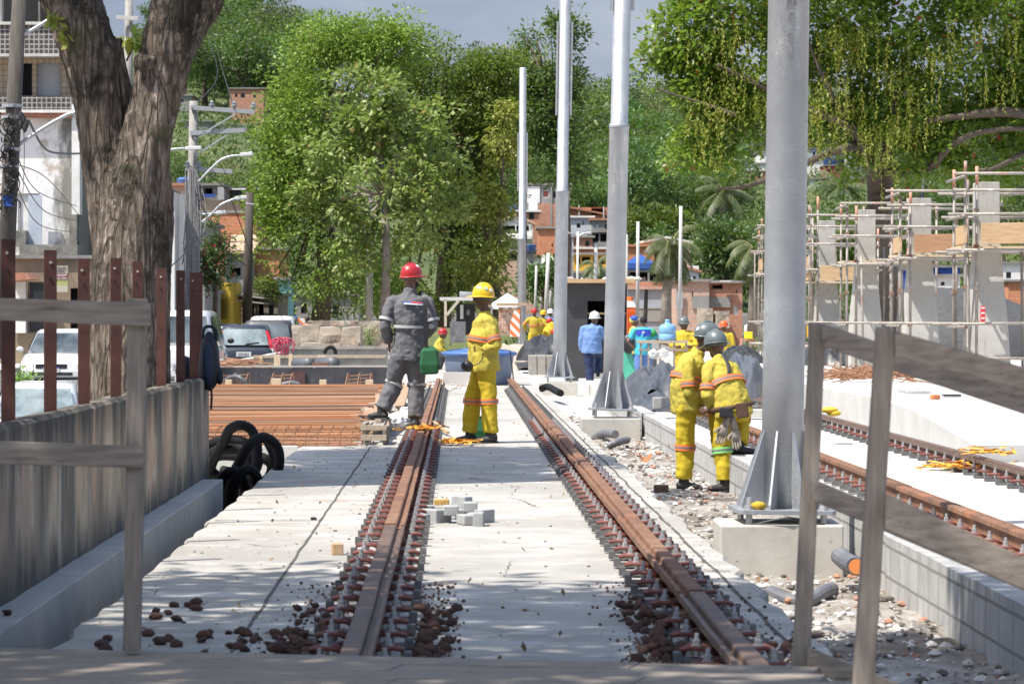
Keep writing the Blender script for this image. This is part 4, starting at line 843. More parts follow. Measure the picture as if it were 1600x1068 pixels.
# ---------- pillars and scaffolds ----------
pilm=M('pillar_concrete',(.44,.425,.39),(.34,.33,.30),1.5,.85,bump=.006,bscale=12,layers=[((.24,.225,.2),2.2,.55,.8,(5,5,.6)),((.55,.54,.51),6,.62,.7,(1,1,1))])
scm=M('scaffold_tube',(.36,.33,.29),(.24,.215,.19),5,.6,.2,layers=[((.30,.12,.06),3,.58,.68,(1,1,1)),((.58,.57,.54),6,.6,.75,(1,1,1))])
scr=M('coupler_rust',(.24,.10,.05),(.35,.32,.29),9,.7,.2); pinkm=M('pink_tube_end',(.55,.26,.18),rough=.6)
pd=[(50.8,1541,'nearest tapered concrete pillar, at the right picture edge'),(57.6,1437,'second nearest tapered concrete pillar'),(63.8,1352,'third tapered concrete pillar, third from the right'),(70.9,1291,'farthest tapered concrete pillar, next to the nearest metal pole')]
def pillar(Y,px,label):
    x=PXX(px,Y); t=thing('concrete_pillar',label,'pillar',(x,Y,.4),0,'tapered concrete pillars inside scaffolding'); m=MB()
    pr=[(0,.34,.42),(.9,.285,.36),(1.9,.20,.27),(2.2,.18,.25),(3.1,.175,.25)]
    m.loft([[(-w,-d,z),(w,-d,z),(w,d,z),(-w,d,z)] for z,w,d in pr]); m.build('pillar_shaft',pilm,t,world=False,bevel=.012)
    for z in (1.05,2.05): m=MB(); w=.27 if z<2 else .19; m.box(-w-.004,w+.004,-(.34 if z<2 else .262)-.004,-(.34 if z<2 else .262)+.02,z,z+.012); m.build('casting_joint',M('joint_line',(.25,.24,.22)),t,world=False)
    return t
for Y,px,l in pd: pillar(Y,px,l)
def scaff(Y,px,label,seed,tb=1,low=1):
    random.seed(seed); x=PXX(px,Y); t=thing('scaffold_tower',label,'scaffold',(x,Y,.4),0,'steel tube scaffold towers around the pillars')
    vx=[(-.45,-.85),(-.26,-.75),(.72,-.85),(-.4,.8),(.75,.8),(1.2,.75),(1.45,.5)]
    for i,(a,b) in enumerate(vx):
        h=3.45+random.uniform(-.35,.2)- (0.3 if b>0 else 0); m=MB(); m.tube([(a,b,0),(a+.01,b,h)],.024,10); l=m.build('standard',scm,t,smooth=True,world=False)
        m=MB(); m.tube([(a+.01,b,h-.28),(a+.01,b,h)],.0265,10); m.build('tube_end',pinkm if i%2 else scr,l,smooth=True,world=False)
        for z in (.38,.9,1.45,2.05,2.6): 
            m=MB(); m.obox((a,b,z+random.uniform(-.05,.05)),(.075,.075,.05)); m.build('coupler',scr,l,world=False)
    for z in (.38,.9,2.03,2.58,2.95,3.2):
        for b in (-.87,.82):
            if b>0 and z>3: continue
            m=MB(); dz=random.uniform(-.02,.02); x0=-.55-random.random()*.2; x1=.8+random.random()*.55; m.tube([(x0,b-.05,z),(x1,b-.05,z+dz)],.024,10); m.build('ledger',scm,t,smooth=True,world=False)
    for z in (2.0,2.55,3.15,.86):
        m=MB(); m.tube([(-.5,-1.1,z),(-.48,1.0,z)],.024,10); m.build('transom',scm,t,smooth=True,world=False)
        m=MB(); m.tube([(.76,-1.1,z),(.76,1.0,z)],.024,10); m.build('transom',scm,t,smooth=True,world=False)
    zt=2.28 if tb!=2 else 1.95
    if tb: m=MB(); m.bar((-.22,-.98,zt),(.70,-.98,zt+.015),.04,.32); m.build('toe_board',M('orange_toe_board',(.42,.24,.13),(.32,.17,.09),4,.8,stretch=(1,6,6)) if tb==3 else woodl,t,world=False,bevel=.004)
    if tb: m=MB(); m.bar((-.44,-.9,zt),(-.42,.3,zt-.01),.04,.28); m.build('toe_board',woodl,t,world=False,bevel=.004)
    for q in range(3): a=random.uniform(-.6,1.3); b=random.uniform(-.9,.9); m=MB(); m.tube([(a,b,random.choice((0,0,.9))),(a+random.uniform(-.06,.06),b,random.uniform(2.2,3.6))],.022,8); m.build('spare_tube',scm,t,smooth=True,world=False)
    m=MB(); 
    for k in range(4): m.bar((-.5,-.6+k*.3,2.08 if tb!=2 else 1.76),(.85,-.6+k*.3,2.08 if tb!=2 else 1.76),.26,.035)
    m.build('deck_boards',MATS['pale_pine'],t,world=False)
    return t
sl_=['scaffold tower around the nearest pillar, cut by the right picture edge','scaffold tower around the second nearest pillar, with an orange toe board','scaffold tower around the third pillar from the right','scaffold tower around the farthest pillar, just right of the nearest metal pole']
for i,(Y,px,l) in enumerate(pd): scaff(Y,px,sl_[i],30+i,(1,3,0,2)[i])
random.seed(44)
t=scaff(79,1215,'farthest scaffold tower, mostly hidden by the nearest metal pole',50)
g=MB(); g.box(PXX(1530.5,49.9),PXX(1538,49.9),49.80,49.815,PZ(503,49.9),PZ(478,49.9)); st=solo(g,'safety_tag',M('tag_red',(.6,.06,.06),rough=.5),'small red and white tag on a standard of the nearest scaffold','tag')
g=MB(); 
for k in range(3): g.box(PXX(1531.5,49.9),PXX(1537,49.9),49.79,49.799,PZ(482+k*8,49.9),PZ(480+k*8,49.9))
g.build('white_marks',wp,st)
g=MB(); random.seed(8)
for i in range(170):
    c=P(random.uniform(1296,1440),592,50.5)+V((0,random.uniform(-.5,1.2),random.uniform(0,.16)**1)); a=random.gauss(0,.5); L=random.uniform(.25,.7); d=V((math.cos(a),math.sin(a),random.gauss(0,.22)))*L*.5
    if i%4==0: g.tube([c-d,c,c+d*.6+V((0,0,.12))],.008,4)
    else: g.tube([c-d,c+d],.008,4)
solo(g,'rebar_pile',rebar,'tangled pile of rusty rebar offcuts on the platform behind the railing posts','rebar pile')
blk1(1461,624,.1,.1,.06,M('orange_brick'),'orange brick piece alone on the white platform',15,.4); 
Y=(1.0)*F/(619-HOR); g=MB(); g.box(PXX(1475,Y),PXX(1502,Y),Y,Y+.2,.4,.425); solo(g,'plank_piece',black,'thin dark board lying on the white platform','board')
g=MB(); g.box(PXX(1405,44),PXX(1440,44),43,44.2,.4,.43); solo(g,'plank_piece',conc2,'flat grey board on the platform below the rebar pile','board')
# ================= PEOPLE =================
skinD=M('skin_dark',(.12,.062,.040),(.09,.046,.03),12,.5); skinB=M('skin_brown',(.20,.105,.065),(.16,.08,.05),12,.5)
def cloth(name,a,b): return M(name,a,b,5,.85,bump=.012,bscale=11,layers=[(tuple(q*.88 for q in a),3.5,.55,.85,(1,1,.6))])
yel=cloth('yellow_workwear',(.50,.41,.055),(.42,.34,.05)); yelt=cloth('yellow_trousers',(.56,.42,.02),(.48,.35,.018)); gry=cloth('grey_coverall',(.135,.135,.145),(.11,.11,.118)); blu=cloth('light_blue_shirt',(.16,.27,.52),(.13,.22,.45))
navy=cloth('navy_trousers',(.015,.03,.09),(.012,.022,.07)); turq=cloth('turquoise_shirt',(.06,.42,.55),(.05,.36,.5)); blujean=cloth('blue_trousers',(.12,.22,.5),(.1,.18,.42)); pink=cloth('pink_shorts',(.6,.25,.3),(.5,.2,.25)); orv=cloth('orange_vest',(.75,.2,.03),(.65,.17,.03))
bootm=M('black_boot',(.022,.022,.024),(.04,.036,.034),10,.6); hair=M('black_hair',(.012,.01,.01),rough=.8)
bor=M('fluorescent_orange_tape',(.85,.20,.05),rough=.6); bsi=M('reflective_silver_tape',(.20,.19,.19),rough=.35); bsil=M('light_silver_tape',(.45,.45,.45),rough=.4); bgr=M('fluorescent_green_tape',(.25,.7,.2),rough=.6)
def hmat(n,c,r=.3): return M(n,c,tuple(q*.85 for q in c),8,r,coat=.4)
HRED=hmat('red_helmet',(.42,.018,.02)); HYEL=hmat('yellow_helmet',(.70,.46,.01)); HGRY=hmat('grey_helmet',(.115,.14,.14),.4); HWHI=hmat('white_helmet',(.75,.75,.74)); HORG=hmat('orange_helmet',(.75,.13,.03))
def hand(mb,w,d,nrm,thumb,curl=.5,s=1.0):
    w=V(w); d=V(d).normalized(); n=(V(nrm)-d*V(nrm).dot(d)).normalized(); t=d.cross(n)*thumb
    mb.tube([w-d*.03,w+d*.01,w+d*.05*s,w+d*.09*s],[.026,.034*s,.041*s,.038*s],10,rb=[.022,.018*s,.016*s,.014*s],side=t)
    for i,(o,L) in enumerate(((.030,.068),(.010,.078),(-.010,.072),(-.029,.056))):
        p=w+d*.085*s+t*o*s; pts=[p]; dd=d.copy(); 
        for k in range(3):
            a=curl*(.7+.15*i); dd=(dd*math.cos(a)+n*math.sin(a)).normalized(); p=p+dd*L*s*(.45,.32,.25)[k]; pts.append(p)
        mb.tube([pts[0]-d*.02]+pts,[.0095*s,.0095*s,.009*s,.008*s,.0065*s],6)
    p=w+d*.03*s+t*.030*s; mb.tube([p,p+(d*.6+t*.7+n*.25).normalized()*.035*s,p+(d*.9+t*.55+n*.5).normalized()*.065*s],[.013*s,.011*s,.008*s],6)
DEF=dict(pel=(0,0,.94),wai=(0,0,1.08),che=(0,0,1.30),nec=(0,0,1.46),head=(0,.02,1.60),
 sL=(-.19,0,1.41),eL=(-.25,-.02,1.14),wL=(-.24,.06,.90),sR=(.19,0,1.41),eR=(.25,-.02,1.14),wR=(.24,.06,.90),
 hL=(-.09,0,.90),kL=(-.10,.02,.50),aL=(-.11,-.02,.10),hR=(.09,0,.90),kR=(.10,.02,.50),aR=(.11,-.02,.10),
 side=(1,0,0),face=(0,1,0),tL=(0,1,0),tR=(0,1,0),pit=0,hdL=None,hdR=None)
def person(label,loc,pose,top,bot,helm=None,skin=skinD,det=1,bands=None,legband=None,fat=1.0,rot=0,hairm=None,group=None,sleeve=1.0,gloves=None,beard=False,scale=1.0,untucked=True,helmbits=None):
    J=dict(DEF); J.update(pose); g={k:(V(v) if isinstance(v,tuple) else v) for k,v in J.items()}
    t=thing('person',label,'person',loc,rot,group); t.scale=(scale,)*3
    vox={1:.010,2:.018,3:.03}[det]; sd=g['side'].normalized(); fc=g['face'].normalized(); up=V((0,0,1))
    hx=fc.cross(up).normalized(); hm=Matrix((hx,fc,hx.cross(fc))).transposed()@Matrix.Rotation(g['pit'],3,'X'); hc=g['head']
    def hp_(x,y,z): return hc+hm@V((x,y,z))
    b=MB()
    b.tube([g['pel'],g['wai'],g['che'],g['nec']-V((0,0,.03))],[.14,.125,.145,.06],12,rb=[.10,.095,.10,.06],side=sd)
    b.tube([g['nec']-V((0,0,.06)),g['nec'],hc-V((0,0,.02))],[.062,.054,.05],10)
    b.ball(hc+hm@V((0,-.008,.02)),(.076,.096,.10),16,hm); b.ball(hp_(0,.035,-.05),(.055,.058,.062),12,hm)
    if det<3:
        b.tube([hp_(0,.088,.025),hp_(0,.107,-.008),hp_(0,.09,-.02)],[.009,.017,.014],8); 
        for s in(-1,1): b.ball(hp_(s*.078,-.005,-.005),(.010,.020,.032),8,hm)
        b.ball(hp_(0,.085,-.052),(.026,.012,.012),8,hm); b.ball(hp_(0,.082,.035),(.05,.014,.012),8,hm)
    for S in 'LR':
        s_,e_,w_=g['s'+S],g['e'+S],g['w'+S]
        b.tube([s_,s_.lerp(e_,.5),e_,e_.lerp(w_,.4),w_],[.05,.045,.038,.037,.027],10)
        hd=g['hd'+S] or (w_-e_).normalized(); inn=(-sd if S=='R' else sd)
        if gloves is None: hand(b,w_,hd,inn,(1 if S=='L' else -1)*(1 if hd.cross(inn).dot(fc)>0 else -1)*(1 if S=='L' else -1),.45,1.0 if det<3 else 1.2)
        h_,k_,a_=g['h'+S],g['k'+S],g['a'+S]
        b.tube([h_,h_.lerp(k_,.5),k_,k_.lerp(a_,.35),a_],[.085,.072,.052,.052,.035],10); b.ball(a_-V((0,0,.04)),(.04,.05,.04),8)
    body=remesh(b,'body',[skin,hair],vox if det>1 else .0085,t,1,colorfn=(lambda p:1 if (beard and (hm.transposed()@(V(p)-hc)).z<-.03 and (hm.transposed()@(V(p)-hc)).y>.01 and (V(p)-hc).length<.14) else 0))
    if det==1:
        ew=M('eye_white',(.6,.58,.55),rough=.3)
        for s in(-1,1): m=MB(); m.ball(hp_(s*.032,.082,.018),(.014,.008,.008),8,hm); e=m.build('eye',ew,body,world=False,smooth=True); m=MB(); m.ball(hp_(s*.032,.089,.018),(.006,.003,.006),8,hm); m.build('pupil',hair,e,world=False) 
    # jacket
    j=MB(); pel,wai,che,nec=g['pel'],g['wai'],g['che'],g['nec']; dn=(pel-wai).normalized(); f=fat
    hem=pel+dn*(.10 if untucked else .0)
    j.tube([hem,pel,wai,wai.lerp(che,.5),che,che.lerp(nec,.55),nec-(nec-che).normalized()*.02],[.185*f,.182*f,.165*f,.175*f,.195,.175,.075],20,rb=[.135*f,.135*f,.13*f,.135*f,.132*(.5+.5*f),.118*(.5+.5*f),.078],side=sd)
    j.tube([nec-(nec-che).normalized()*.04,nec+(hc-nec)*.22],[.08,.068],12)
    for S in 'LR':
        s_,e_,w_=g['s'+S],g['e'+S],g['w'+S]; we=e_.lerp(w_,.93*sleeve) if sleeve>.3 else e_
        j.ball(s_-V((0,0,.01)),(.066,.07,.062),12)
        if sleeve>.3: j.tube([s_,s_.lerp(e_,.5),e_,e_.lerp(w_,.5),we],[.068,.068,.064,.061,.052],12); j.ball(e_,(.064,.064,.064),10)
        else: j.tube([s_,s_.lerp(e_,.75)],[.075,.07],12)
        j.tube([che.lerp(nec,.5),s_],[.09,.07],10)
    jk=remesh(j,'jacket' if sleeve>.3 else 'shirt',top,vox*1.1,t,2,disp=(.017 if det<3 else 0) ,dscale=10,seed=len(label))
    # trousers
    q=MB(); q.tube([g['wai']*.3+pel*.7,pel,(g['hL']+g['hR'])/2-V((0,0,.02))],[.165*f,.175*f,.15],16,rb=[.12*f,.13*f,.12],side=sd)
    for S in 'LR':
        h_,k_,a_=g['h'+S],g['k'+S],g['a'+S]; q.ball(h_,(.10,.105,.10),12); q.tube([h_,h_.lerp(k_,.5),k_,k_.lerp(a_,.5),a_.lerp(k_,.03)],[.115,.105,.092,.092,.086],14); q.ball(k_,(.09,.09,.09),10)
    tr=remesh(q,'trousers',bot,vox*1.1,t,2,disp=(.018 if det<3 else 0),dscale=8,seed=3)
    for S in 'LR':
        a_=g['a'+S]; td=g['t'+S]; td=V((td.x,td.y,0)).normalized() if isinstance(td,Vector) else V((0,1,0)); m=MB(); z=V((0,0,1)); sx=td.cross(z)
        m.tube([a_+z*.05,a_-z*.04],[.055,.05],12); 
        m.tube([a_-td*.075-z*.062,a_-td*.03-z*.055,a_+td*.05-z*.06,a_+td*.12-z*.068,a_+td*.175-z*.072],[.032,.045,.05,.052,.03],12,rb=[.03,.042,.038,.03,.022],side=sx)
        bt_=remesh(m,'boot',bootm,.009 if det==1 else vox,t,1)
        m=MB(); m.tube([a_-td*.09-z*.093,a_+td*.05-z*.093,a_+td*.185-z*.093],[.04,.052,.045],10,rb=[.01,.01,.01],side=sx); m.build('sole',black,bt_,world=False)
    def ring(a,bq,tt,r,rb_=None,side_=None,w=.055,mats=(bor,bsi,bor),par=jk,nm='reflective_band'):
        a=V(a);bq=V(bq); d=(bq-a).normalized(); c=a.lerp(bq,tt); m=MB()
        for i,k in enumerate((-.5,-.17,.17)):
            m.cur=i; p0=c+d*w*k; p1=c+d*w*(k+.33); rr=r+.010+(.0015 if i==1 else 0); m.tube([p0,p1],rr,24 if det==1 else 12,rb=((rb_ or r)+.010+(.0015 if i==1 else 0)),side=side_,caps=False)
        m.build(nm,list(mats),par,world=False,smooth=True)
    if bands:
        mt=bands if isinstance(bands,tuple) and not isinstance(bands[0],(int,float)) else (bor,bsi,bor); w=.06
        ring(wai,che,.42,.182*max(f,1),.139*max(f,1.0),sd,w,mt)
        for S in 'LR': 
            if sleeve>.3: ring(g['s'+S],g['e'+S],.72,.069,None,None,w,mt)
    if legband:
        lm=legband if isinstance(legband,dict) else {'L':legband,'R':legband}
        for S in 'LR': ring(g['k'+S],g['a'+S],.10,.095,None,None,.06 if bands else .05,lm[S],tr)
    if helm:
        m=MB(); pr=[(.112,-.0),(.114,.012),(.110,.05),(.095,.095),(.066,.125),(.032,.139),(.001,.142)]
        hb=hc+hm@V((0,0,.035)); tilt=hm@Matrix.Rotation(R(4),3,'X')
        def hv(x,y,z): return hb+tilt@V((x,y*1.13,z))
        rings=[[hv(r*math.cos(6.2832*k/28),r*math.sin(6.2832*k/28),z) for k in range(28)] for r,z in pr]; 
        m.loft(rings,caps=False)
        br=[]
        for rr,zz in ((.110,.004),(.133,-.005),(.135,-.011),(.110,-.006)):
            br.append([hv((rr+(.035 if (math.sin(6.2832*k/28)>.3 and rr>.12) else 0)*max(0,math.sin(6.2832*k/28)))*math.cos(6.2832*k/28)*(1 if math.sin(6.2832*k/28)<.3 else .96),(rr+(.04*max(0,math.sin(6.2832*k/28))**2 if rr>.12 else 0))*math.sin(6.2832*k/28),zz-(.012*max(0,math.sin(6.2832*k/28)) if rr>.12 else 0)) for k in range(28)])
        m.loft(br,caps=False); h=m.build('helmet',helm,t,smooth=True,world=False)
        if det<3:
            m=MB(); m.tube([hv(0,.095*math.cos(a),.028+.118*math.sin(a)) for a in [k*math.pi/12 for k in range(13)]],.012,8); m.build('ridge',helm,h,smooth=True,world=False)
            m=MB(); m.tube([hv(.098*math.cos(a),.098*math.sin(a),-.018) for a in [k*6.2832/20 for k in range(21)]],.016,6); m.build('head_band',M('helmet_liner',(.12,.13,.11),rough=.8),h,world=False)
        if helmbits:
            for (az,el,mt_) in helmbits:
                m=MB(); p=V((math.cos(az)*math.cos(el)*.112,math.sin(az)*math.cos(el)*.112,.03+math.sin(el)*.112)); n_=V((p.x,p.y,(p.z-.03))).normalized(); rm=n_.to_track_quat('Z','Y').to_matrix()
                m.lathe([(.019,0),(.019,.004),(.001,.005)],(0,0,0),12); m.v=[tuple(hv(*(p+rm@V(q)))) for q in m.v]; m.build('sticker',mt_,h,world=False)
    if hairm:
        m=MB(); m.ball(hc+hm@V((0,-.02,.04)),(.086,.10,.095),14,hm); m.build('hair',hairm,t,smooth=True,world=False)
    t['_j']=0; del t['_j']; return t,jk,tr,g
W=white; stW=M('sticker_white',(.7,.7,.72),rough=.5); stG=M('sticker_green',(.3,.45,.4),rough=.5); stY=M('sticker_yellow',(.55,.5,.08),rough=.5)
bandG=(gry,bsil,gry)
# 1 grey worker
z0=.17
p1,jk1,tr1,g1=person('man in dark grey coverall and red helmet seen from behind, one foot on the rail',(PXX(640,36.2),36.2,z0),
 dict(pel=(-.02,0,.85),wai=(-.01,0,1.02),che=(0,-.01,1.29),nec=(.0,-.01,1.52),head=(.02,.03,1.655),sL=(-.20,0,1.42),eL=(-.275,-.05,1.14),wL=(-.23,.12,.95),sR=(.20,0,1.42),eR=(.265,-.04,1.13),wR=(.17,.18,1.02),
 hL=(-.11,0,.82),kL=(-.19,.06,.46),aL=(-.31,.0,.21),hR=(.07,0,.82),kR=(.075,.05,.44),aR=(.06,-.02,.11),face=(.75,.65,0),tL=(-.85,.5,0),tR=(.1,1,0),hdL=(0,.2,-1)),gry,gry,HRED,skinB,1,None,None,1.0,beard=True,
 helmbits=[(R(20),R(45),stW)])
def tband(jk,g,S1,S2,tt,r,rb,side,mats,w,nm='reflective_band'):
    a=V(g[S1]);b=V(g[S2]); d=(b-a).normalized(); c=a.lerp(b,tt); m=MB(); m.tube([c-d*w/2,c+d*w/2],r,28,rb=rb,side=side,caps=False); m.build(nm,mats,jk,world=False,smooth=True)
tband(jk1,g1,'wai','che',.42,.19,.15,V((1,0,0)),bsil,.032)
for S in 'LR': tband(jk1,g1,'s'+S,'e'+S,.75,.085,None,None,bsil,.032); tband(tr1,g1,'k'+S,'a'+S,-.12,.108,None,None,bsil,.032)
# back print
m=MB(); m.grid(lambda a,b:(-.065+a*.225,-.146-.012*math.sin(a*3.1)+.02*b,1.375+b*.032-.01*a),12,2); prn=m.build('back_print',M('print_blue',(.03,.06,.33),rough=.7),jk1,world=False)
m=MB(); m.grid(lambda a,b:(-.055+a*.21,-.152-.012*math.sin(a*3.1)+.015*b,1.379+b*.012-.01*a),24,1); m.build('print_line',M('print_white',(.6,.62,.7),rough=.7),prn,world=False)
m=MB(); m.grid(lambda a,b:(.02+a*.12,-.152-.004*math.sin(a*3.1)+.015*b,1.396+b*.012-.01*a),12,1); m.build('print_line',M('print_red',(.5,.05,.08),rough=.7),prn,world=False)
# his bag
t=thing('shoulder_bag','green shoulder bag with black strap hanging at the grey worker\'s right hip','bag',(PXX(672,36.0),36.0,.98)); gm=M('green_canvas',(.02,.12,.045),(.015,.09,.035),8,.85,bump=.004)
m=MB(); m.loft([[(-.10,-.06,-.21),(.09,-.06,-.2),(.09,.06,-.2),(-.10,.06,-.21)],[(-.115,-.075,-.1),(.10,-.075,-.1),(.10,.075,-.1),(-.115,.075,-.1)],[(-.10,-.06,.05),(.08,-.06,.06),(.08,.06,.06),(-.10,.06,.05)],[(-.06,-.03,.10),(.04,-.03,.11),(.04,.03,.11),(-.06,.03,.10)]]); m.build('bag_body',gm,t,world=False,bevel=.02)
m=MB(); m.loft([[(.08,-.06,-.16),(.13,-.05,-.15),(.13,.05,-.15),(.08,.06,-.16)],[(.09,-.06,0),(.17,-.05,-.02),(.17,.05,-.02),(.09,.06,0)],[(.06,-.04,.07),(.10,-.03,.05),(.10,.03,.05),(.06,.04,.07)]]); m.build('bag_flap',M('grey_flap',(.10,.11,.10),(.03,.03,.03),9,.8),t,world=False,bevel=.012)
m=MB(); sp_=smoothpath([(-.045,-.04,.10),(-.05,.03-.07,.35),(-.055,-.03,.55),(-.07,.02,.67),(-.10,.15,.70),(-.11,.3,.6)],8)
for a,b in zip(sp_,sp_[1:]): m.bar(a,b+(b-a)*.1,.048,.006,up=(0,1,0) )
m.build('strap',black,t,world=False)
# 2 yellow helmet worker
J2=dict(pel=(.01,0,.90),wai=(-.005,0,1.06),che=(.03,0,1.28),nec=(.02,0,1.44),head=(.0,.0,1.605),sL=(.05,-.17,1.37),eL=(.145,-.25,1.08),wL=(.0,-.20,1.04),sR=(.04,.17,1.37),eR=(.12,.24,1.10),wR=(-.08,.16,.98),
 hL=(.03,-.09,.88),kL=(.065,-.09,.50),aL=(.085,-.10,.10),hR=(.0,.09,.88),kR=(-.12,.09,.50),aR=(-.15,.10,.10),side=(.1,1,0),face=(-1,.12,0),tL=(-1,-.05,0),tR=(-1,.1,0),hdL=(-.8,.2,.1),hdR=(-.6,-.1,-.6))
p2,jk2,tr2,g2=person('man in yellow workwear and yellow helmet standing in profile between the rails, facing left',(PXX(755,36.6),36.6,0),J2,yel,yelt,HYEL,skinD,1,True,(bor,bsi,bor),1.28,helmbits=[(R(150),R(35),stW),(R(200),R(30),stG),(R(230),R(22),stW)])
m=MB(); m.ball((0,0,0),(.07,.05,.06),14); mp_=solo(m,'belt_pouch',black,'dark belt pouch at the front hip of the yellow helmet worker','pouch',smooth=True); mp_.location=(PXX(730,36.5),36.45,.80)
m=MB(); c=V((PXX(752,36.3),36.25,.98)); m.tube(smoothpath([c+V((.02,0,.03)),c+V((-.0,0,-.06)),c+V((-.08,0,-.11)),c+V((-.15,0,-.07))],6),.006,5); solo(m,'cord',wire,'black cord held by the yellow helmet worker','cord')
t=thing('green_bag','dark green bag standing on the slab between the boots of the yellow helmet worker','bag',(PXX(748,36.9),37.0,0))
m=MB(); m.loft([[(-.16,-.08,0),(.13,-.08,0),(.13,.08,0),(-.16,.08,0)],[(-.15,-.09,.12),(.12,-.09,.12),(.12,.09,.12),(-.15,.09,.12)],[(-.07,-.05,.27),(.07,-.05,.28),(.07,.05,.28),(-.07,.05,.27)]]); m.build('bag_body',gm,t,world=False,bevel=.03)
m=MB(); m.box(-.07,.07,-.055,.055,.262,.285); m.build('zip_top',black,t,world=False,bevel=.008)
m=MB(); m.tube(smoothpath([(.08,0,.2),(.17,0,.12),(.2,-.02,.03),(.14,-.04,.015)],6),.012,6); m.build('strap',black,t,world=False)
# 3 left stooping worker
p3,jk3,tr3,g3=person('man in yellow workwear with grey helmet standing behind the stooping worker, facing right',(PXX(1075,32.7),32.7,GZ),
 dict(pel=(-.01,0,.88),wai=(-.03,0,1.03),che=(.03,.02,1.22),nec=(.10,.03,1.36),head=(.185,.02,1.50),sR=(-.01,-.16,1.27),eR=(.0,-.22,.97),wR=(.16,-.10,.83),sL=(.08,.18,1.29),eL=(.14,.25,1.02),wL=(.22,.18,.84),
 hR=(-.02,-.09,.85),kR=(-.03,-.06,.46),aR=(-.045,-.05,.10),hL=(.03,.10,.86),kL=(.30,.12,.82),aL=(.33,.12,.42),side=(.1,-1,0),face=(1,.12,0),pit=R(-8),tR=(1,-.1,0),tL=(1,0,0),hdR=(.8,.2,-.4)),yel,yelt,HGRY,skinD,1,True,(bor,bsi,bor),1.2,helmbits=[(R(190),R(35),stY),(R(-60),R(20),stW)])
# 4 stooping worker
p4,jk4,tr4,g4=person('man in yellow workwear with grey helmet stooping with one foot on the block wall',(PXX(1130,32.3),32.3,GZ),
 dict(pel=(.09,0,.84),wai=(.06,.03,.98),che=(-.01,.12,1.16),nec=(-.03,.17,1.31),head=(-.055,.22,1.425),sL=(-.14,.04,1.23),eL=(-.16,-.06,.95),wL=(-.10,.04,.83),sR=(.10,.22,1.22),eR=(.06,.34,.98),wR=(-.08,.24,.86),
 hL=(.02,-.03,.80),kL=(-.01,.03,.44),aL=(.02,0,.10),hR=(.17,.03,.82),kR=(.20,.38,.74),aR=(.17,.18,.46),side=(.85,.35,0),face=(-.55,.85,0),pit=R(-15),tL=(-1,.1,0),tR=(1,.2,0),hdL=(-.9,.1,-.25),hdR=(-.8,-.1,-.2)),yel,yelt,HGRY,skinD,1,True,{'L':(bgr,bsi,bgr),'R':(bor,bsi,bor)},1.12)
br_=M('brown_leather',(.10,.05,.03),(.07,.035,.02),10,.7)
t=thing('tool_belt','brown leather tool belt with pouch around the stooping worker\'s waist','tool belt',(PXX(1143,32.3),32.2,.52))
m=MB(); m.tube([(.005+.215*math.cos(a),.08+.17*math.sin(a),.035*math.cos(a)) for a in [k*6.2832/24 for k in range(25)]],.022,8,rb=.01,side=(0,0,1)); m.build('belt',br_,t,world=False,smooth=True)
m=MB(); m.obox((.09,-.12,-.03),(.12,.06,.15),Matrix.Rotation(R(-8),3,'Y')); m.build('pouch',br_,t,world=False,bevel=.012)
m=MB(); m.obox((-.07,-.13,-.05),(.13,.06,.10)); m.build('black_case',black,t,world=False,bevel=.012)
t=thing('work_gloves','dirty beige work gloves hanging from the stooping worker\'s tool belt','gloves',(PXX(1136,32.3),32.12,.42)); gl=M('dirty_glove',(.34,.30,.25),(.2,.175,.15),12,.95,bump=.004)
for (dx,dz,a) in ((-.03,-.08,-.35),(.06,-.12,.15)):
    m=MB(); d=V((math.sin(a),-.05,-1)); hand(m,(dx,-.02,dz),d,(0,-1,0),1,.2,1.25); m.tube([V((dx,-.02,dz))-V(d)*.13,V((dx,-.02,dz))],[.025,.04],8); m.build('glove',gl,t,world=False,smooth=True)
m=MB(); m.tube([(-.05,-.01,.10),(-.04,-.01,.02),(-.03,-.02,-.04)],.008,5); m.tube([(.0,-.01,.10),(.05,-.01,.0),(.07,-.02,-.06)],.008,5); m.build('clip_cord',black,t,world=False)
m=MB(); pp=smoothpath([(.17,.06,1.24),(.13,-.02,1.18),(.08,-.10,1.10),(.0,-.075,1.0)],5)
g=MB(); base=V((PXX(1130,32.3),32.3,GZ)); pp=[base+V((x-.02,y-.035,z)) for x,y,z in ((.02,.12,1.36),(.065,.05,1.27),(.075,0,1.18),(.05,-.03,1.08),(.02,-.03,1.0))]
g.tube(smoothpath(pp,5),.018,6,rb=.006,side=(1,0,0)); solo(g,'shoulder_strap',black,'black strap across the back of the stooping worker','strap')
# 5 light blue shirt
STEP=dict(kR=(.13,.34,.80),aR=(.14,.32,.42),hR=(.09,.05,.92),aL=(-.06,-.05,.10),kL=(-.05,.0,.50),head=(.06,.05,1.60),nec=(.03,.02,1.46))
person('man in light blue shirt and white helmet leaning by the black booth',(PXX(925,75.5),75.5,-.30),dict(STEP,face=(.5,.8,0),eR=(.3,.1,1.15),wR=(.35,.3,1.05)),blu,navy,HWHI,skinD,2,None,None,1.25,scale=1.04)
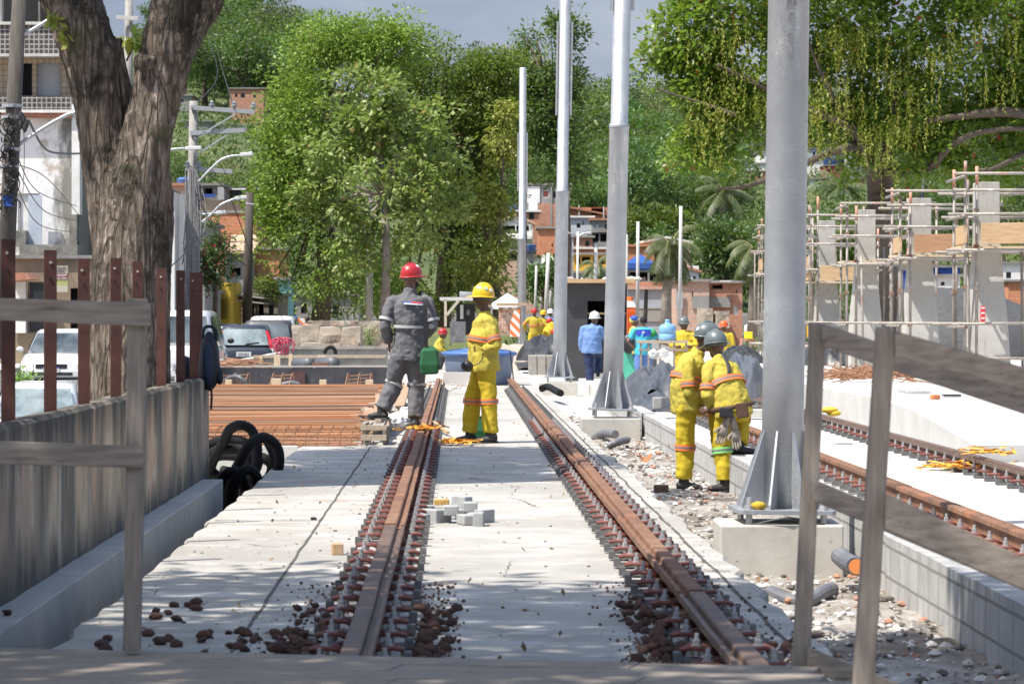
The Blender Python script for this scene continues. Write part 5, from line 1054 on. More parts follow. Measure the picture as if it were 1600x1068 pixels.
# 6 turquoise
p6=person('person in turquoise shirt with green sleeves seen from behind, one hand on the hip',(PXX(1005,74.5),74.5,-.30),dict(eL=(-.36,-.12,1.16),wL=(-.17,.0,.98),eR=(.34,.05,1.16),wR=(.55,.15,1.08),face=(-.3,1,0)),turq,blujean,None,skinB,2,None,None,1.12,hairm=hair,sleeve=.2)
m=MB(); m.grid(lambda a,b:(-.17+a*.34,-.142+.03*(a*2-1)**2+.02*b,1.30+b*.13*(1-.0*a)-.04*(1-abs(2*a-1))*(1-b)),10,4); m.build('blue_yoke',M('royal_blue',(.02,.05,.38)),p6[1],world=False)
m=MB(); 
for k in (-1,0,1): m.ball((k*.022,-.15,1.375-abs(k)*.01),(.009,.004,.022),6)
m.ball((0,-.15,1.35),(.03,.004,.006),6); m.build('white_emblem',stW,p6[1],world=False)
for s in (-1,1): m=MB(); m.tube([(s*.19,0,1.41),(s*.26,-.03,1.28)],[.083,.08],12); m.build('green_sleeve',M('sleeve_green',(.03,.25,.08),rough=.85),p6[1],world=False,smooth=True)
# 7 person with cap
p7=person('person with yellow scarf and blue cap half hidden left of the turquoise shirt',(PXX(991,77),77,-.30),dict(face=(1,.1,0),side=(.3,-1,0),sL=(.05,.18,1.41),sR=(-.05,-.18,1.41),eR=(-.08,-.2,1.14),wR=(.05,-.15,.98)),M('scarf_yellow',(.6,.48,.12),rough=.9),blujean,None,skinD,2,hairm=M('scarf_yellow'))
m=MB(); m.ball((0,0,1.68),(.10,.11,.07),14); m.build('cap',M('cap_blue',(.03,.09,.4)),p7[0],world=False,smooth=True); m=MB(); m.box(.06,.2,-.07,.07,1.655,1.67); m.build('cap_peak',M('cap_peak',(.65,.6,.4)),p7[0],world=False)
m=MB(); m.ball((0,0,0),(.16,.12,.24),14); o=solo(m,'black_bag',black,'black bag carried by the person with the blue cap','bag',smooth=True); o.location=(PXX(982,76.4),76.4,.55)
# 8,9
person('man in yellow jacket and grey helmet behind the work table with folded arms',(PXX(1068,72),72,-.36),dict(face=(.9,-.4,0),eL=(-.28,-.1,1.15),wL=(.05,-.2,1.12),eR=(.28,-.1,1.15),wR=(-.05,-.2,1.12)),cloth('bright_yellow',(.6,.44,.03),(.5,.36,.03)),yelt,HGRY,skinD,2,None,None,1.1,rot=0)
person('man in yellow jacket and orange helmet far back, right of the grey helmet pair',(PXX(1131,86),86,-.45),dict(face=(.6,.8,0)),MATS['bright_yellow'],yelt,HORG,skinD,3)
# far workers
person('far worker in yellow with red helmet standing on the rubble, leftmost of the far group',(PXX(835,111),111,-.05),dict(eL=(-.36,0,1.2),wL=(-.3,.15,1.0),aL=(-.2,0,.1),kL=(-.16,0,.5)),cloth('yellow_far',(.45,.36,.04),(.38,.3,.03)),yelt,HRED,skinD,3,True)
person('far worker in yellow with yellow helmet, middle of the far group',(PXX(849,114),114,-.1),dict(),MATS['yellow_far'],yelt,HYEL,skinD,3)
person('far worker in pale yellow stooping in the far group',(PXX(854,112),111.5,-.2),dict(che=(.05,.1,1.22),nec=(.08,.2,1.34),head=(.1,.28,1.42)),MATS['bright_yellow'],yelt,HRED,skinD,3)
person('far man in blue shirt with white helmet, right end of the far group',(PXX(860,117),117,-.05),dict(),blu,navy,HWHI,skinD,3)
person('far person with red helmet crouching right of the far group',(PXX(866,109),109,-.75),dict(),yel,yelt,HRED,skinD,3)
person('seated man in yellow with red helmet between the two standing workers',(PXX(684,88),88,-.42),dict(pel=(-.05,0,.75),wai=(-.03,0,.9),che=(.05,0,1.1),nec=(.1,0,1.25),head=(.14,0,1.36),sL=(.08,.17,1.2),sR=(.05,-.17,1.2),eR=(.1,-.22,.95),wR=(.3,-.1,.85),eL=(.15,.2,.95),wL=(.35,.1,.85),hL=(0,.1,.72),hR=(0,-.1,.72),kL=(.4,.12,.72),kR=(.42,-.12,.7),aL=(.4,.12,.3),aR=(.42,-.12,.3),side=(0,-1,0),face=(.9,.3,0),tL=(1,0,0),tR=(1,0,0)),yel,yelt,HRED,skinD,2)
blk_=MB(); blk_.box(PXX(684,88)-.25,PXX(684,88)+.1,87.8,88.2,-.3,.22); solo(blk_,'block_seat',beamm,'concrete block the seated red helmet man sits on','block')
person('far man in orange vest walking in the left street',(PXX(481,116),116,-.30),dict(),orv,navy,None,skinD,3,hairm=hair)
person('far person in blue beside the parked white car in the left street',(PXX(461,112),112,-.28),dict(),cloth('blue_top',(.02,.07,.5),(.02,.05,.4)),navy,None,skinD,3,hairm=MATS['blue_top'])
person('person in pink shorts and navy top seen past the tree trunk behind the steel posts',(PXX(186,70),70,-.30),dict(),cloth('navy_top',(.03,.03,.1),(.02,.02,.08)),pink,None,skinB,3,hairm=hair)
# backpack on the last post
t=thing('backpack','dark navy backpack hanging on the last steel post at the wall end','backpack',(PXX(328,28.6),28.55,.86)); bn=M('navy_nylon',(.006,.009,.02),(.009,.013,.028),7,.6,bump=.003); bl_=M('blue_panel',(.008,.022,.055),(.007,.018,.045),7,.6)
m=MB(); m.ball((0,0,.16),(.10,.12,.26),20); m.v=[(x*(1.05 if z<.15 else .9),y,z) for x,y,z in m.v]; b_=m.build('pack_body',bn,t,world=False,smooth=True)
m=MB(); m.ball((-.005,-.075,.14),(.06,.06,.2),14); m.build('front_pocket',bl_,t,world=False,smooth=True)
m=MB(); m.tube(smoothpath([(-.06,-.02,.36),(-.04,-.02,.45),(.02,-.02,.46),(.06,-.02,.42),(.065,-.02,.34)],6),.014,8); m.build('top_handle',bn,t,world=False,smooth=True)
m=MB(); m.tube([(.02,-.05,-.05),(.025,-.05,-.15),(.02,-.05,-.26)],.010,6); m.build('strap_end',black,t,world=False)
m=MB(); m.ball((.09,-.01,.03),(.035,.05,.08),10); m.build('side_pocket',bn,t,world=False,smooth=True)
m=MB(); m.ball((-.26,.5,.12),(.09,.1,.14),12); m.v=m.v; o=m.build('dark_bag',bn,None,smooth=True,origin=(0,0,0)); o.location=(PXX(328,28.6),28.55,.80); tag(o,'small dark bag behind the steel posts left of the backpack','bag')
# ================= VEHICLES =================
def paint(n,c=(.7,.7,.7)): return M(n,c,tuple(q*.92 for q in c),3,.28,coat=.8)
CG=M('car_glass',(.03,.04,.045),(.16,.19,.20),1.2,.06,spec=.9); CGL=M('car_glass_bright',(.30,.36,.37),(.10,.13,.14),1.6,.1,spec=.9); tyre=M('tyre_rubber',(.02,.02,.02),rough=.9); rim=M('wheel_rim',(.4,.4,.42),rough=.35,metal=.7); redl=M('tail_light_red',(.5,.01,.015),rough=.15,coat=1); clr=M('lamp_clear',(.6,.6,.6),rough=.1); plt=M('number_plate',(.55,.56,.56),rough=.5); pltd=M('plate_ink',(.05,.05,.06))
def car(label,loc,rotz,pm,W=1.66,L=3.8,Ht=1.48,kind='hatch',glass=None,plate='JOK 0J33',emblem=False,plateblue=False):
    t=thing('parked_car',label,'car',loc,rotz,'cars parked in the left street'); g=glass or CG; hw=W/2; r_=-L/2; f_=L/2; belt=.60*Ht if kind!='van' else .56*Ht
    b=MB(); st=[(r_,.36,belt-.14,.84),(r_+.05,.27,belt-.04,.94),(r_+.35,.22,belt,.99),(0,.2,belt,1),(f_-1.0,.22,belt-.02,.99),(f_-.35,.26,belt-.13,.95),(f_-.08,.3,belt-.24,.88),(f_,.36,belt-.34,.78)]
    def sec(y,zb,zt,k):
        h=hw*k; return [(-h*.93,y,zb),(-h,y,zb+.10),(-h,y,(zb+zt)/2),(-h*.985,y,zt-.10),(-h*.93,y,zt-.02),(-h*.8,y,zt+.005),(0,y,zt+.02),(h*.8,y,zt+.005),(h*.93,y,zt-.02),(h*.985,y,zt-.10),(h,y,(zb+zt)/2),(h,y,zb+.10),(h*.93,y,zb),(0,y,zb-.02)]
    b.loft([sec(*s) for s in st]); b.build('body',pm,t,world=False,smooth=True,bevel=0)
    rs=.30 if kind=='hatch' else .18; rb,rt=(r_+.10,r_+.10+rs); fb,ft=(f_-.95,f_-1.75) if kind!='van' else (f_-.6,f_-1.15); hb,ht_=hw*.95,hw*.76
    zt=Ht
    def ring(z,y0,y1,h,n=28,ex=.35):
        cy=(y0+y1)/2; a=(y1-y0)/2; out=[]
        for k in range(n):
            q=6.28318*k/n; c,s=math.cos(q),math.sin(q); out.append((h*math.copysign(abs(c)**ex,c),cy+a*math.copysign(abs(s)**ex,s),z))
        return out
    def lerp(t_): return (rb+(rt-rb)*t_,fb+(ft-fb)*t_,hb+(ht_-hb)*t_)
    c=MB(); ringd=[]
    for q,zz in ((0,belt-.01),(.5,belt+(zt-.07-belt)*.5),(1,zt-.07)):
        y0,y1,h=lerp(q); ringd.append(ring(zz,y0,y1,h))
    y0,y1,h=lerp(1); ringd.append(ring(zt-.02,y0+.07,y1-.15,h*.9)); ringd.append(ring(zt,y0+.2,y1-.4,h*.7)); c.loft(ringd); c.build('cabin',pm,t,world=False,smooth=True)
    zr=lambda q: belt+(zt-.07-belt)*q
    def quad(nm,pts,mt,par=t): m=MB(); m.add(pts,[(0,1,2,3)]); m.v=[tuple(p) for p in m.v]; return m.build(nm,mt,par,world=False,fixn=False)
    def back(q,s,off): y0,y1,h=lerp(q); return (s*h*.86,y0-off,zr(q))
    def frontp(q,s,off): y0,y1,h=lerp(q); return (s*h*.88,y1+off,zr(q))
    rw=quad('rear_window',[back(.08,-1,.012),back(.08,1,.012),back(.9,1,.012),back(.9,-1,.012)],g)
    ws=quad('windshield',[frontp(.06,1,.012),frontp(.06,-1,.012),frontp(.94,-1,.012),frontp(.94,1,.012)],g)
    for s in(-1,1):
        for (a,b_) in ((.08,.48),(.52,.86)):
            pts=[]
            for q,al in ((.10,a),(.10,b_),(.9,b_-.02),(.9,a+.04)):
                y0,y1,h=lerp(q); pts.append((s*(h+.006),y0+(y1-y0)*al,zr(q)))
            quad('side_window',pts if s>0 else pts[::-1],g)
        m=MB(); y0,y1,h=lerp(0.2)
        if kind=='hatch': m.loft([[(s*hb*.87,rb-.03,belt-.22),(s*hb*1.0,rb-.02,belt-.22),(s*hb*1.0,rb+.12,belt-.22)],[(s*hb*.88,rb-.01,belt+.05),(s*hb*.99,rb+.0,belt+.05),(s*hb*.99,rb+.12,belt+.05)],[(s*ht_*.90,rt-.06,zt-.16),(s*ht_*1.01,rt-.03,zt-.16),(s*ht_*1.01,rt+.03,zt-.16)]]); l=m.build('tail_light',redl,t,world=False); m=MB(); m.box(s*hb*.875,s*hb*1.005,rb-.04,rb+.1,belt-.16,belt-.05); m.build('reverse_lamp',clr,l,world=False)
        else: m.box(s*hw*.80,s*hw*.99,r_-.015,r_+.2,belt-.32,belt-.12); m.build('tail_light',redl,t,world=False,bevel=.01)
        m=MB(); m.box(s*hw*.5,s*hw*.86,f_-.17,f_-.03,belt-.42,belt-.27); m.build('headlight',clr,t,world=False,bevel=.02)
        m=MB(); m.ball((s*(hw+.09),f_-1.15,belt+.08),(.09,.05,.07),10); m.build('mirror',black if kind=='van' else pm,t,world=False,smooth=True)
        for y in (r_+.72,f_-.75):
            ax=Matrix.Rotation(R(90),3,'Y'); m=MB(); m.lathe([(.20,-.09),(.29,-.09),(.31,-.06),(.31,.06),(.29,.09),(.20,.09)],(s*(hw-.08),y,.31),24,ax); w_=m.build('wheel',tyre,t,world=False,smooth=True); m=MB(); m.lathe([(.001,-.07),(.20,-.085),(.20,.085),(.001,.07)],(s*(hw-.08),y,.31),16,ax); m.build('rim',rim,w_,world=False)
    m=MB(); m.box(-hw*.93,hw*.93,r_-.05,r_+.1,.30,.50); m.build('rear_bumper',pm,t,world=False,bevel=.03)
    m=MB(); m.box(-hw*.85,hw*.85,f_-.15,f_+.03,.28,.46); fbm=m.build('front_bumper',pm,t,world=False,bevel=.03)
    m=MB(); m.box(-hw*.62,hw*.62,f_-.12,f_+.036,.33,.40); m.box(-hw*.45,hw*.45,f_-.1,f_+.012,.50,.60); m.build('grille',black,t,world=False)
    for s_,yy,zz in ((-1,r_-.06,.62 if kind=='hatch' else .5),(1,f_+.045,.40)):
        m=MB(); m.box(-.20,.20,yy-.004,yy+.004,zz,zz+.13); p=m.build('number_plate',plt,t,world=False); 
        o=text_mb(plate,.105,(0,0,0),pltd,None,'plate_text',extr=.003); o.parent=p; o.location=(0,yy+s_*.006,zz+.022); o.rotation_euler=(R(90),0,0 if s_<0 else R(180)); o.scale=(.75,1,1)
        if plateblue: m=MB(); m.box(-.20,.20,yy-.006,yy+.006,zz+.105,zz+.13); m.build('plate_band',M('plate_blue',(.02,.06,.4)),p,world=False)
    if kind!='van':
        m=MB(); a=V(back(.12,.05,.03)); b2=V(back(.22,.62,.03)); m.bar(a,b2,.02,.025); m.build('wiper',black,rw,world=False)
    if emblem:
        m=MB(); m.tube([(.065*math.cos(a),f_+.05,.60+.065*math.sin(a)) for a in [k*.2618 for k in range(25)]],.008,6); 
        for a,b_ in (((-.045,.045),(-.02,0)),((-.02,0),(0,.04)),((0,.04),(.02,0)),((.02,0),(.045,.045)),((-.05,.0),(-.025,-.05)),((-.025,-.05),(0,-.01)),((0,-.01),(.025,-.05)),((.025,-.05),(.05,0))): m.bar((a[0],f_+.05,.60+a[1]),(b_[0],f_+.05,.60+b_[1]),.008,.012)
        m.build('front_emblem',clr,t,world=False)
    return t
car('dark blue grey hatchback seen from behind, parked beside the pale edge wall',(PXX(386,90),90,-.27),R(2),paint('car_darkblue',(.025,.03,.042)),glass=CGL,plate='JOE 0J33')
car('dark grey high car right behind the dark hatchback',(PXX(421,97),97,-.29),R(2),M('car_darkgrey',(.05,.052,.06),(.07,.07,.08),2,.5),W=1.75,Ht=1.62,kind='suv')
car('white sport utility car seen from behind, beyond the dark grey car',(PXX(428,106),106.5,-.30),R(1),paint('car_white',(.72,.72,.72)),W=1.85,L=4.3,Ht=1.76,kind='suv')
car('white car with green reflections, partly hidden behind the last steel posts',(PXX(318,88),91,-.30),R(5),paint('car_white2',(.66,.67,.68)),Ht=1.46,kind='suv')
car('black car beyond the white car at the yellow house',(PXX(350,107),107,-.30),R(2),paint('car_black',(.015,.015,.018)),Ht=1.5)
car('white van half hidden behind the steel posts right of the tree trunk',(PXX(280,78),80,-.32),R(1),paint('car_white'),W=1.8,L=4.4,Ht=1.9,kind='van')
car('white car facing the camera with round front emblem, left of the tree trunk',(PXX(97,80),80,-.31),R(180),paint('car_white2'),Ht=1.44,kind='suv',emblem=True,plateblue=True,plate='RDALM')
car('white car facing the camera at the lower left, seen between the leftmost steel posts',(PXX(42,57),58.5,-1.28),R(184),paint('car_white3',(.68,.69,.7)),W=1.7,L=4.1,Ht=1.52,kind='suv',glass=CGL)
# ================= BUILDINGS =================
brk=Mbrick('hollow_brick_wall',(.56,.235,.13),(.44,.18,.10),(.34,.26,.21),1,.24,.19,.022,(.36,.31,.28))
brk2=Mbrick('brick_wall_pale',(.54,.30,.21),(.60,.36,.26),(.45,.38,.33),1,.24,.19,.03,(.42,.38,.35))
brko=Mbrick('orange_brick_wall',(.70,.27,.13),(.60,.21,.10),(.42,.25,.16),1,.24,.16,.02,(.50,.34,.27))
plg=M('raw_plaster_grey',(.30,.30,.29),(.22,.22,.21),.8,.9,layers=[((.13,.13,.12),1.1,.58,.8,(2,2,.5)),((.42,.41,.4),3,.6,.75,(1,1,1))])
plw=M('white_plaster',(.74,.74,.72),(.60,.60,.58),.7,.85,layers=[((.25,.24,.22),1.1,.60,.8,(2,2,.5))])
plb=M('pale_blue_plaster',(.36,.40,.45),(.30,.33,.38),.7,.85,layers=[((.22,.22,.21),.8,.58,.8,(1,1,.5))])
ochre=M('ochre_paint',(.66,.40,.06),(.56,.33,.055),1,.8,layers=[((.2,.15,.08),2,.6,.8,(2,2,.6))]); yelp=M('yellow_paint',(.60,.42,.04),(.5,.35,.04),1,.8,layers=[((.25,.2,.1),2,.6,.8,(3,3,.5))])
tile=M('clay_roof_tile',(.46,.21,.13),(.34,.17,.11),3,.9,bump=.03,bscale=12,stretch=(3,1,1),layers=[((.16,.12,.1),2,.55,.7,(1,1,1))])
tilel=M('pale_clay_tile',(.55,.38,.28),(.48,.3,.2),3,.9,bump=.02,bscale=12); fib=M('fibre_cement_roof',(.26,.25,.24),(.18,.17,.16),2,.9); teal=M('turquoise_paint',(.18,.46,.46),(.15,.4,.4),1,.8); redp=M('red_house_paint',(.42,.07,.09),(.36,.06,.08),1,.8)
glassd=M('window_glass',(.03,.035,.04),rough=.15); frm=M('window_frame',(.5,.5,.48),rough=.6); frmd=M('dark_frame',(.12,.1,.09),rough=.7); shut=M('red_shutter',(.36,.10,.07),rough=.7)
def ridge(px):
    k=[(-600,36),(250,36),(420,34),(550,30),(700,27.5),(800,25.5),(950,23),(1100,23),(1300,22),(1700,21),(2600,18)]
    for (a,b),(c,d) in zip(k,k[1:]):
        if px<=c: return b+(d-b)*max(0,(px-a))/(c-a)
    return 18
def hill(x,y):
    if y<170: return GZ
    px=800+F*x/y; t=min(1,(y-170)/230); z=ridge(max(-600,min(2600,px)))*t**.95
    if y>400: z-= (y-400)*.08
    return GZ+z+ (1.6*noise.noise(V((x*.03,y*.03,0))) if y>185 else 0)
def house(px0,px1,yt,yb,Y,D,mat,label,wins=(),roof='flat',roofm=None,name='house',group=None,cat='house',rot=0,ground=None,th=.2,over=.15,rh=.8):
    zg=hill(PXX((px0+px1)/2,Y),Y)-.4 if Y>170 else GZ-.05
    if PZ(yb,Y)>zg: yb=HOR+(H-zg)*F/Y
    t=thing(name,label,cat,(PXX((px0+px1)/2,Y),Y,PZ(yb,Y)),R(rot),group); x0=-(px1-px0)/2/F*Y; x1=-x0; h=(yb-yt)/F*Y; cx=(px0+px1)/2
    def lx(p): return (p-cx)/F*Y
    def lz(y): return (yb-y)/F*Y
    holes=[(max(x0+.02,lx(w[0])),min(x1-.02,lx(w[1])),max(.02,lz(w[3])),min(h-.02,lz(w[2]))) for w in wins]
    xs=sorted({x0,x1,*[a for q in holes for a in q[:2]]}); zs=sorted({0,h,*[a for q in holes for a in q[2:]]})
    m=MB()
    for i in range(len(xs)-1):
        for j in range(len(zs)-1):
            mx=(xs[i]+xs[i+1])/2; mz=(zs[j]+zs[j+1])/2
            if any(a<mx<b and c<mz<d for a,b,c,d in holes): continue
            m.box(xs[i],xs[i+1],0,th,zs[j],zs[j+1])
    m.box(x0,x0+th,th,D,0,h); m.box(x1-th,x1,th,D,0,h); m.box(x0+th,x1-th,D-th,D,0,h); m.box(x0+th,x1-th,th,D-th,h-.1,h-.02); m.build('wall',mat,t,world=False)
    for q,w in zip(holes,wins):
        a,b,c,d=q; k=w[4] if len(w)>4 else 'dark'; fm=frmd if k in('dark','void') else frm; m=MB(); f=min(.06,(b-a)*.12)
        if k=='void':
            m.box(a,b,th+.02,th+.06,c,c+.05); o=m.build('opening_sill',mat,t,world=False); m=MB(); m.box(a,b,th*2.5,th*2.5+.03,c,d); m.build('dark_backing',dark,o,world=False); continue  # dark sheet stands in for the unlit room behind the opening
        m.box(a,b,.03,.09,c,c+f); m.box(a,b,.03,.09,d-f,d); m.box(a,a+f,.03,.09,c+f,d-f); m.box(b-f,b,.03,.09,c+f,d-f)
        if (b-a)>.9: m.box((a+b)/2-f/2,(a+b)/2+f/2,.03,.09,c+f,d-f)
        o=m.build('window_frame' ,fm,t,world=False); m=MB(); m.box(a+f,b-f,.10,.13,c+f,d-f); m.build('pane',shut if k=='shutter' else (white if k=='white' else glassd),o,world=False)
    rm=roofm or fib
    if roof=='flat': m=MB(); m.box(x0-over,x1+over,-over,D+over,h,h+.12); m.build('roof',rm,t,world=False)
    elif roof=='shed': m=MB(); m.prism([(-.35,h),(D,h+rh),(D,h+rh+.12),(-.35,h+.12)],x0-over,x1+over,'yz'); m.build('roof',rm,t,world=False)
    elif roof=='gable': 
        m=MB(); m.prism([(x0-over,h-.05),((x0+x1)/2,h+rh),(x1+over,h-.05),(x1+over,h+.08),((x0+x1)/2,h+rh+.13),(x0-over,h+.08)],-over,D+over); m.build('roof',rm,t,world=False)
        m=MB(); m.add([(x0,.05,h),(x1,.05,h),((x0+x1)/2,.05,h+rh-.03),(x0,.2,h),(x1,.2,h),((x0+x1)/2,.2,h+rh-.03)],[(0,1,2),(5,4,3),(0,3,4,1),(1,4,5,2),(2,5,3,0)]); m.build('gable',mat,t,world=False)
    elif roof=='slope': m=MB(); m.prism([(x0-over,h),(x1+over,h-rh),(x1+over,h-rh+.14),(x0-over,h+.14)],-over,D+over); m.build('roof',rm,t,world=False)
    return t
def add(t,nm,px0,px1,y0,y1,Y,Yb,mt,cx=None): # extra part in world pixels
    m=MB(); m.box(PXX(px0,Y),PXX(px1,Y),Y,Yb,PZ(y1,Y),PZ(y0,Y)); return m.build(nm,mt,t)
HG='houses stacked on the lower hillside'
RECT=[]
def H_(px0,px1,yt,yb,Y,*a,**k):
    RECT.append((px0,px1,yt,yb,Y)); k.setdefault('group',HG); return house(px0,px1,yt,yb,Y,*a,**k)
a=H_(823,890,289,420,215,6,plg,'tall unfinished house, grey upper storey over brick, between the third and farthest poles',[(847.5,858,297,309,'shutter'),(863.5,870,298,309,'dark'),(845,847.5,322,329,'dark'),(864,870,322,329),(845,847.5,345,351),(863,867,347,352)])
add(a,'brick_storey',841,888,318,356,214.93,214.99,brk); add(a,'white_render',824,843.5,291,317,214.93,214.99,plw); add(a,'white_canopy',826,840,316,332,212.5,213,white); add(a,'corner_pillar',860,863,290,420,214.9,214.95,plg)
a=H_(781,842,331,400,208,6,brk,'brick house with blue water tank on its roof, behind the white balcony house',[(826,835,331.5,343),(788,795,338,341)],roofm=plw); m=MB(); m.lathe([(.45,0),(.5,.5),(.52,.52),(.3,.62)],P(804.5,331,210),16); m.build('roof_tank',tl,a)
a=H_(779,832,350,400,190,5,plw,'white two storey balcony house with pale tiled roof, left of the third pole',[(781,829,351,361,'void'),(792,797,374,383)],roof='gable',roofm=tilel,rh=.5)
add(a,'balcony',784,831,368,373,188.8,190,white); add(a,'garden_rail',792,811,358,364,189.3,189.6,M('hedge_green',(.12,.17,.06),(.07,.1,.04),3)); 
for p in (805,811,826.5): add(a,'column',p,p+1.6,350,370,189.2,189.35,white)
a=H_(756,834,394,478,176,6,brk2,'low pinkish brick house with long dark window under the balcony house',[(793,810,396,405),(760,764,427,436),(773,776,428,433)],roofm=plg); add(a,'plaster_front',808,834,394,420,175.9,175.98,plg); m=MB(); m.lathe([(.35,0),(.42,.35),(.4,.38)],P(826,393,176),16); m.build('roof_tank',tl,a)
H_(841,870,357,402,200,5,brko,'bright orange brick house with pillar, between farthest and third poles',[(862,864,380,386)],roofm=plg)
H_(834,865,402,440,190,4,plw,'low white walled yard house below the orange brick house',[(848,852,412,418)],roofm=tilel)
a=H_(887,951,324,345,222,6,brko,'brick house with red clay tile roof and open porch, right of the third pole',[(924,944,324.3,336,'void')],roof='slope',roofm=tile,rh=.6); add(a,'porch_post',942.5,944,323,345,221.8,221.95,plw); add(a,'pillar',904,905.5,320,345,221.9,221.98,plw)
H_(888,926,340,362,212,5,M('pale_sky_plaster',(.5,.55,.58),(.42,.46,.5),1),'pale blue rendered house below the red tile roof',[(901,907,349,356),(910,912,345,352)],roofm=plw)
H_(925,955,344,364,210,5,plg,'grey rendered house right of the pale blue house',[(945,950,350,358),(930,936,350,357,'white')],roofm=tile)
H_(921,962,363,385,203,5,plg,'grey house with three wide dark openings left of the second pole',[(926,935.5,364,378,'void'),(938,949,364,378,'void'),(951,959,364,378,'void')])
H_(886,926,371,392,200,5,brk,'small brick house with square window left of the dark openings house',[(914.5,921,376,385),(888,898,378,384)],roofm=plg)
H_(886,946,389,404,192,5,brko,'long low brick wall house behind the ochre house',[(890,893,392,399)],roofm=plw)
a=H_(896,950,398,426,165,6,ochre,'ochre yellow house with open upper terrace',[(899,907,399,413,'void'),(909,922,399,413,'void'),(927,933,399,413,'void'),(936,946,399,413,'void')]); add(a,'terrace_rail',897,942,414,424,164.8,164.95,ochre)
H_(888,962,427,470,160,6,plb,'pale blue grey house under the ochre house',[(893,899,432,440)],roofm=plg)
H_(962,980,341,349,230,4,M('light_roof',(.6,.6,.6)),'small pale roofed shed right of the second pole under the trees',[],roofm=white)
H_(981,1022,385,408,190,6,brko,'low orange brick house behind the blue tent roof',[(1019,1021,394,398)],roofm=brko)
a=H_(1003,1079,379,405,192,6,brk2,'long brick house with curved pale roof edge behind the palm tree',[(1039,1054,385,391),(1022,1030,391,402),(1062,1067,388,394)],roof='gable',roofm=plw,rh=.25)
a=H_(979,1032,412,441,170,6,plg,'grey veranda house with dark open bays under the blue tent roof',[(981,996,425,439,'void'),(999,1012,425,439,'void'),(1015,1030,425,439,'void')]); 
for p in (985,1004,1021): add(a,'veranda_bench',p,p+5,433,439,169.6,169.8,frmd)
H_(1060,1092,415,445,176,6,plw,'white house with clay tile eaves right of the palm tree',[(1066,1072,425,434),(1083,1087,431,436)],roof='slope',roofm=tile,rh=.4)
a=H_(978,1056,452,502,150,8,plb,'big windowless pale blue grey warehouse wall right of the second pole',[(1020,1022,490,497)],roof='flat',roofm=brk2,name='warehouse'); add(a,'brick_parapet',979,1055,440,452,150.2,150.6,brk); add(a,'render_band',978,1056,480,482,149.9,149.98,conc2); add(a,'grey_base',978,1056,482,502,149.93,149.985,plg)
a=H_(1056,1108,440,504,146,7,brk2,'brick house with grey ground floor right of the warehouse',[(1094,1103,471,478),(1060,1064,486,496),(1081,1083,455,466)],roofm=fib); add(a,'render_patch',1082,1108,462,482,145.9,145.98,plg); add(a,'white_pillar',1057,1067,455,482,145.85,145.9,plb)
a=H_(1107,1160,442,500,149,7,brk,'ruined looking brick house with big framed opening, left of the right palm',[(1110,1129,442.5,452,'void'),(1146,1153,477,492,'white'),(1150,1152,452,458)],roofm=plg); add(a,'frame_top',1125,1142,438,440,148.6,148.8,white); add(a,'render_patch',1107,1141,464,480,148.9,148.98,plg)
for i,(px,yt_) in enumerate(((1092,482),(1118,486))): chunk(px,px+22,yt_,512,135,1.5,['broken pale wall stump left of the orange helmet man','dark leaning wall stump behind the orange helmet man'][i],group='broken wall stumps before the brick houses')
# far right hill houses
FR='houses high on the right hillside'
for d in ((1160,1204,268,292,330,brk,'brick house with green awning high on the hill, left of the nearest pole',[(1172,1178,272,281),(1184,1190,270,279)]),
 (1166,1200,256,269,336,plw,'small white house above the green awning house',[(1180,1184,259,265)]),
 (1186,1215,238,252,342,plw,'white flat roofed house highest behind the nearest pole left edge',[(1190,1194,243,248)]),
 (1258,1300,232,252,345,plb,'pale grey tall house at the top right of the nearest pole',[(1270,1274,237,243),(1277,1280,236,248)]),
 (1262,1292,250,278,338,plw,'white house with external stair right of the nearest pole',[(1276,1290,271,276),(1264,1271,253,259)]),
 (1289,1318,259,277,334,redp,'dark red house with two windows on the right hillside',[(1294,1299,264,269),(1306,1311,264,269)]),
 (1318,1352,262,284,336,plg,'grey house right of the dark red house',[(1326,1330,268,274)]),
 (1255,1284,280,309,320,plw,'pale house with barred window below the white stair house',[(1266,1277,300,306)]),
 (1283,1352,279,310,322,brk,'wide brick house with several white shutter windows on the right hillside',[(1285,1288,282,286),(1303,1309,283,289,'white'),(1322,1328,283,290,'white'),(1294,1298,300,305),(1304,1308,301,305),(1323,1327,300,306)]),
 (1300,1352,240,256,350,plw,'white row house behind the blue tanks',[(1306,1311,245,251)])): 
    a=H_(*d[:5],6,d[5],d[6],d[7],group=FR)
    if 'dark red' in d[6]:
        for p in (1295,1303,1311): m=MB(); m.lathe([(.5,0),(.6,.7),(.3,.9)],P(p,258,336),12); m.build('roof_tank',tl,a)
for d in ((1560,1600,412,470,180,plw,'white house glimpsed behind the nearest pillar at the right edge',[(1572,1580,425,435)]),(1575,1610,440,456,176,brko,'orange roofed shed at the right picture edge',[]),(1395,1420,422,458,165,M('blue_house',(.03,.09,.35),rough=.8),'deep blue building between the second and third pillars',[(1400,1406,430,440)]),(1455,1500,418,442,168,M('blue_house'),'deep blue building between nearest and second pillars',[(1464,1470,425,432)]),(1460,1500,432,460,160,plw,'white wall with blue base between nearest and second pillars',[(1470,1476,440,446)])):
    H_(*d[:5],6,d[5],d[6],d[7],group='buildings behind the scaffolds')
heap('netting_heap',PXX(1490,88),90,-.3,4.2,4,2.6,M('dark_netting',(.05,.052,.055),(.085,.085,.085),12,.8,bump=.02,bscale=30),'big dark mound covered with netting behind the scaffold towers',23,.05,50,'covered mound')
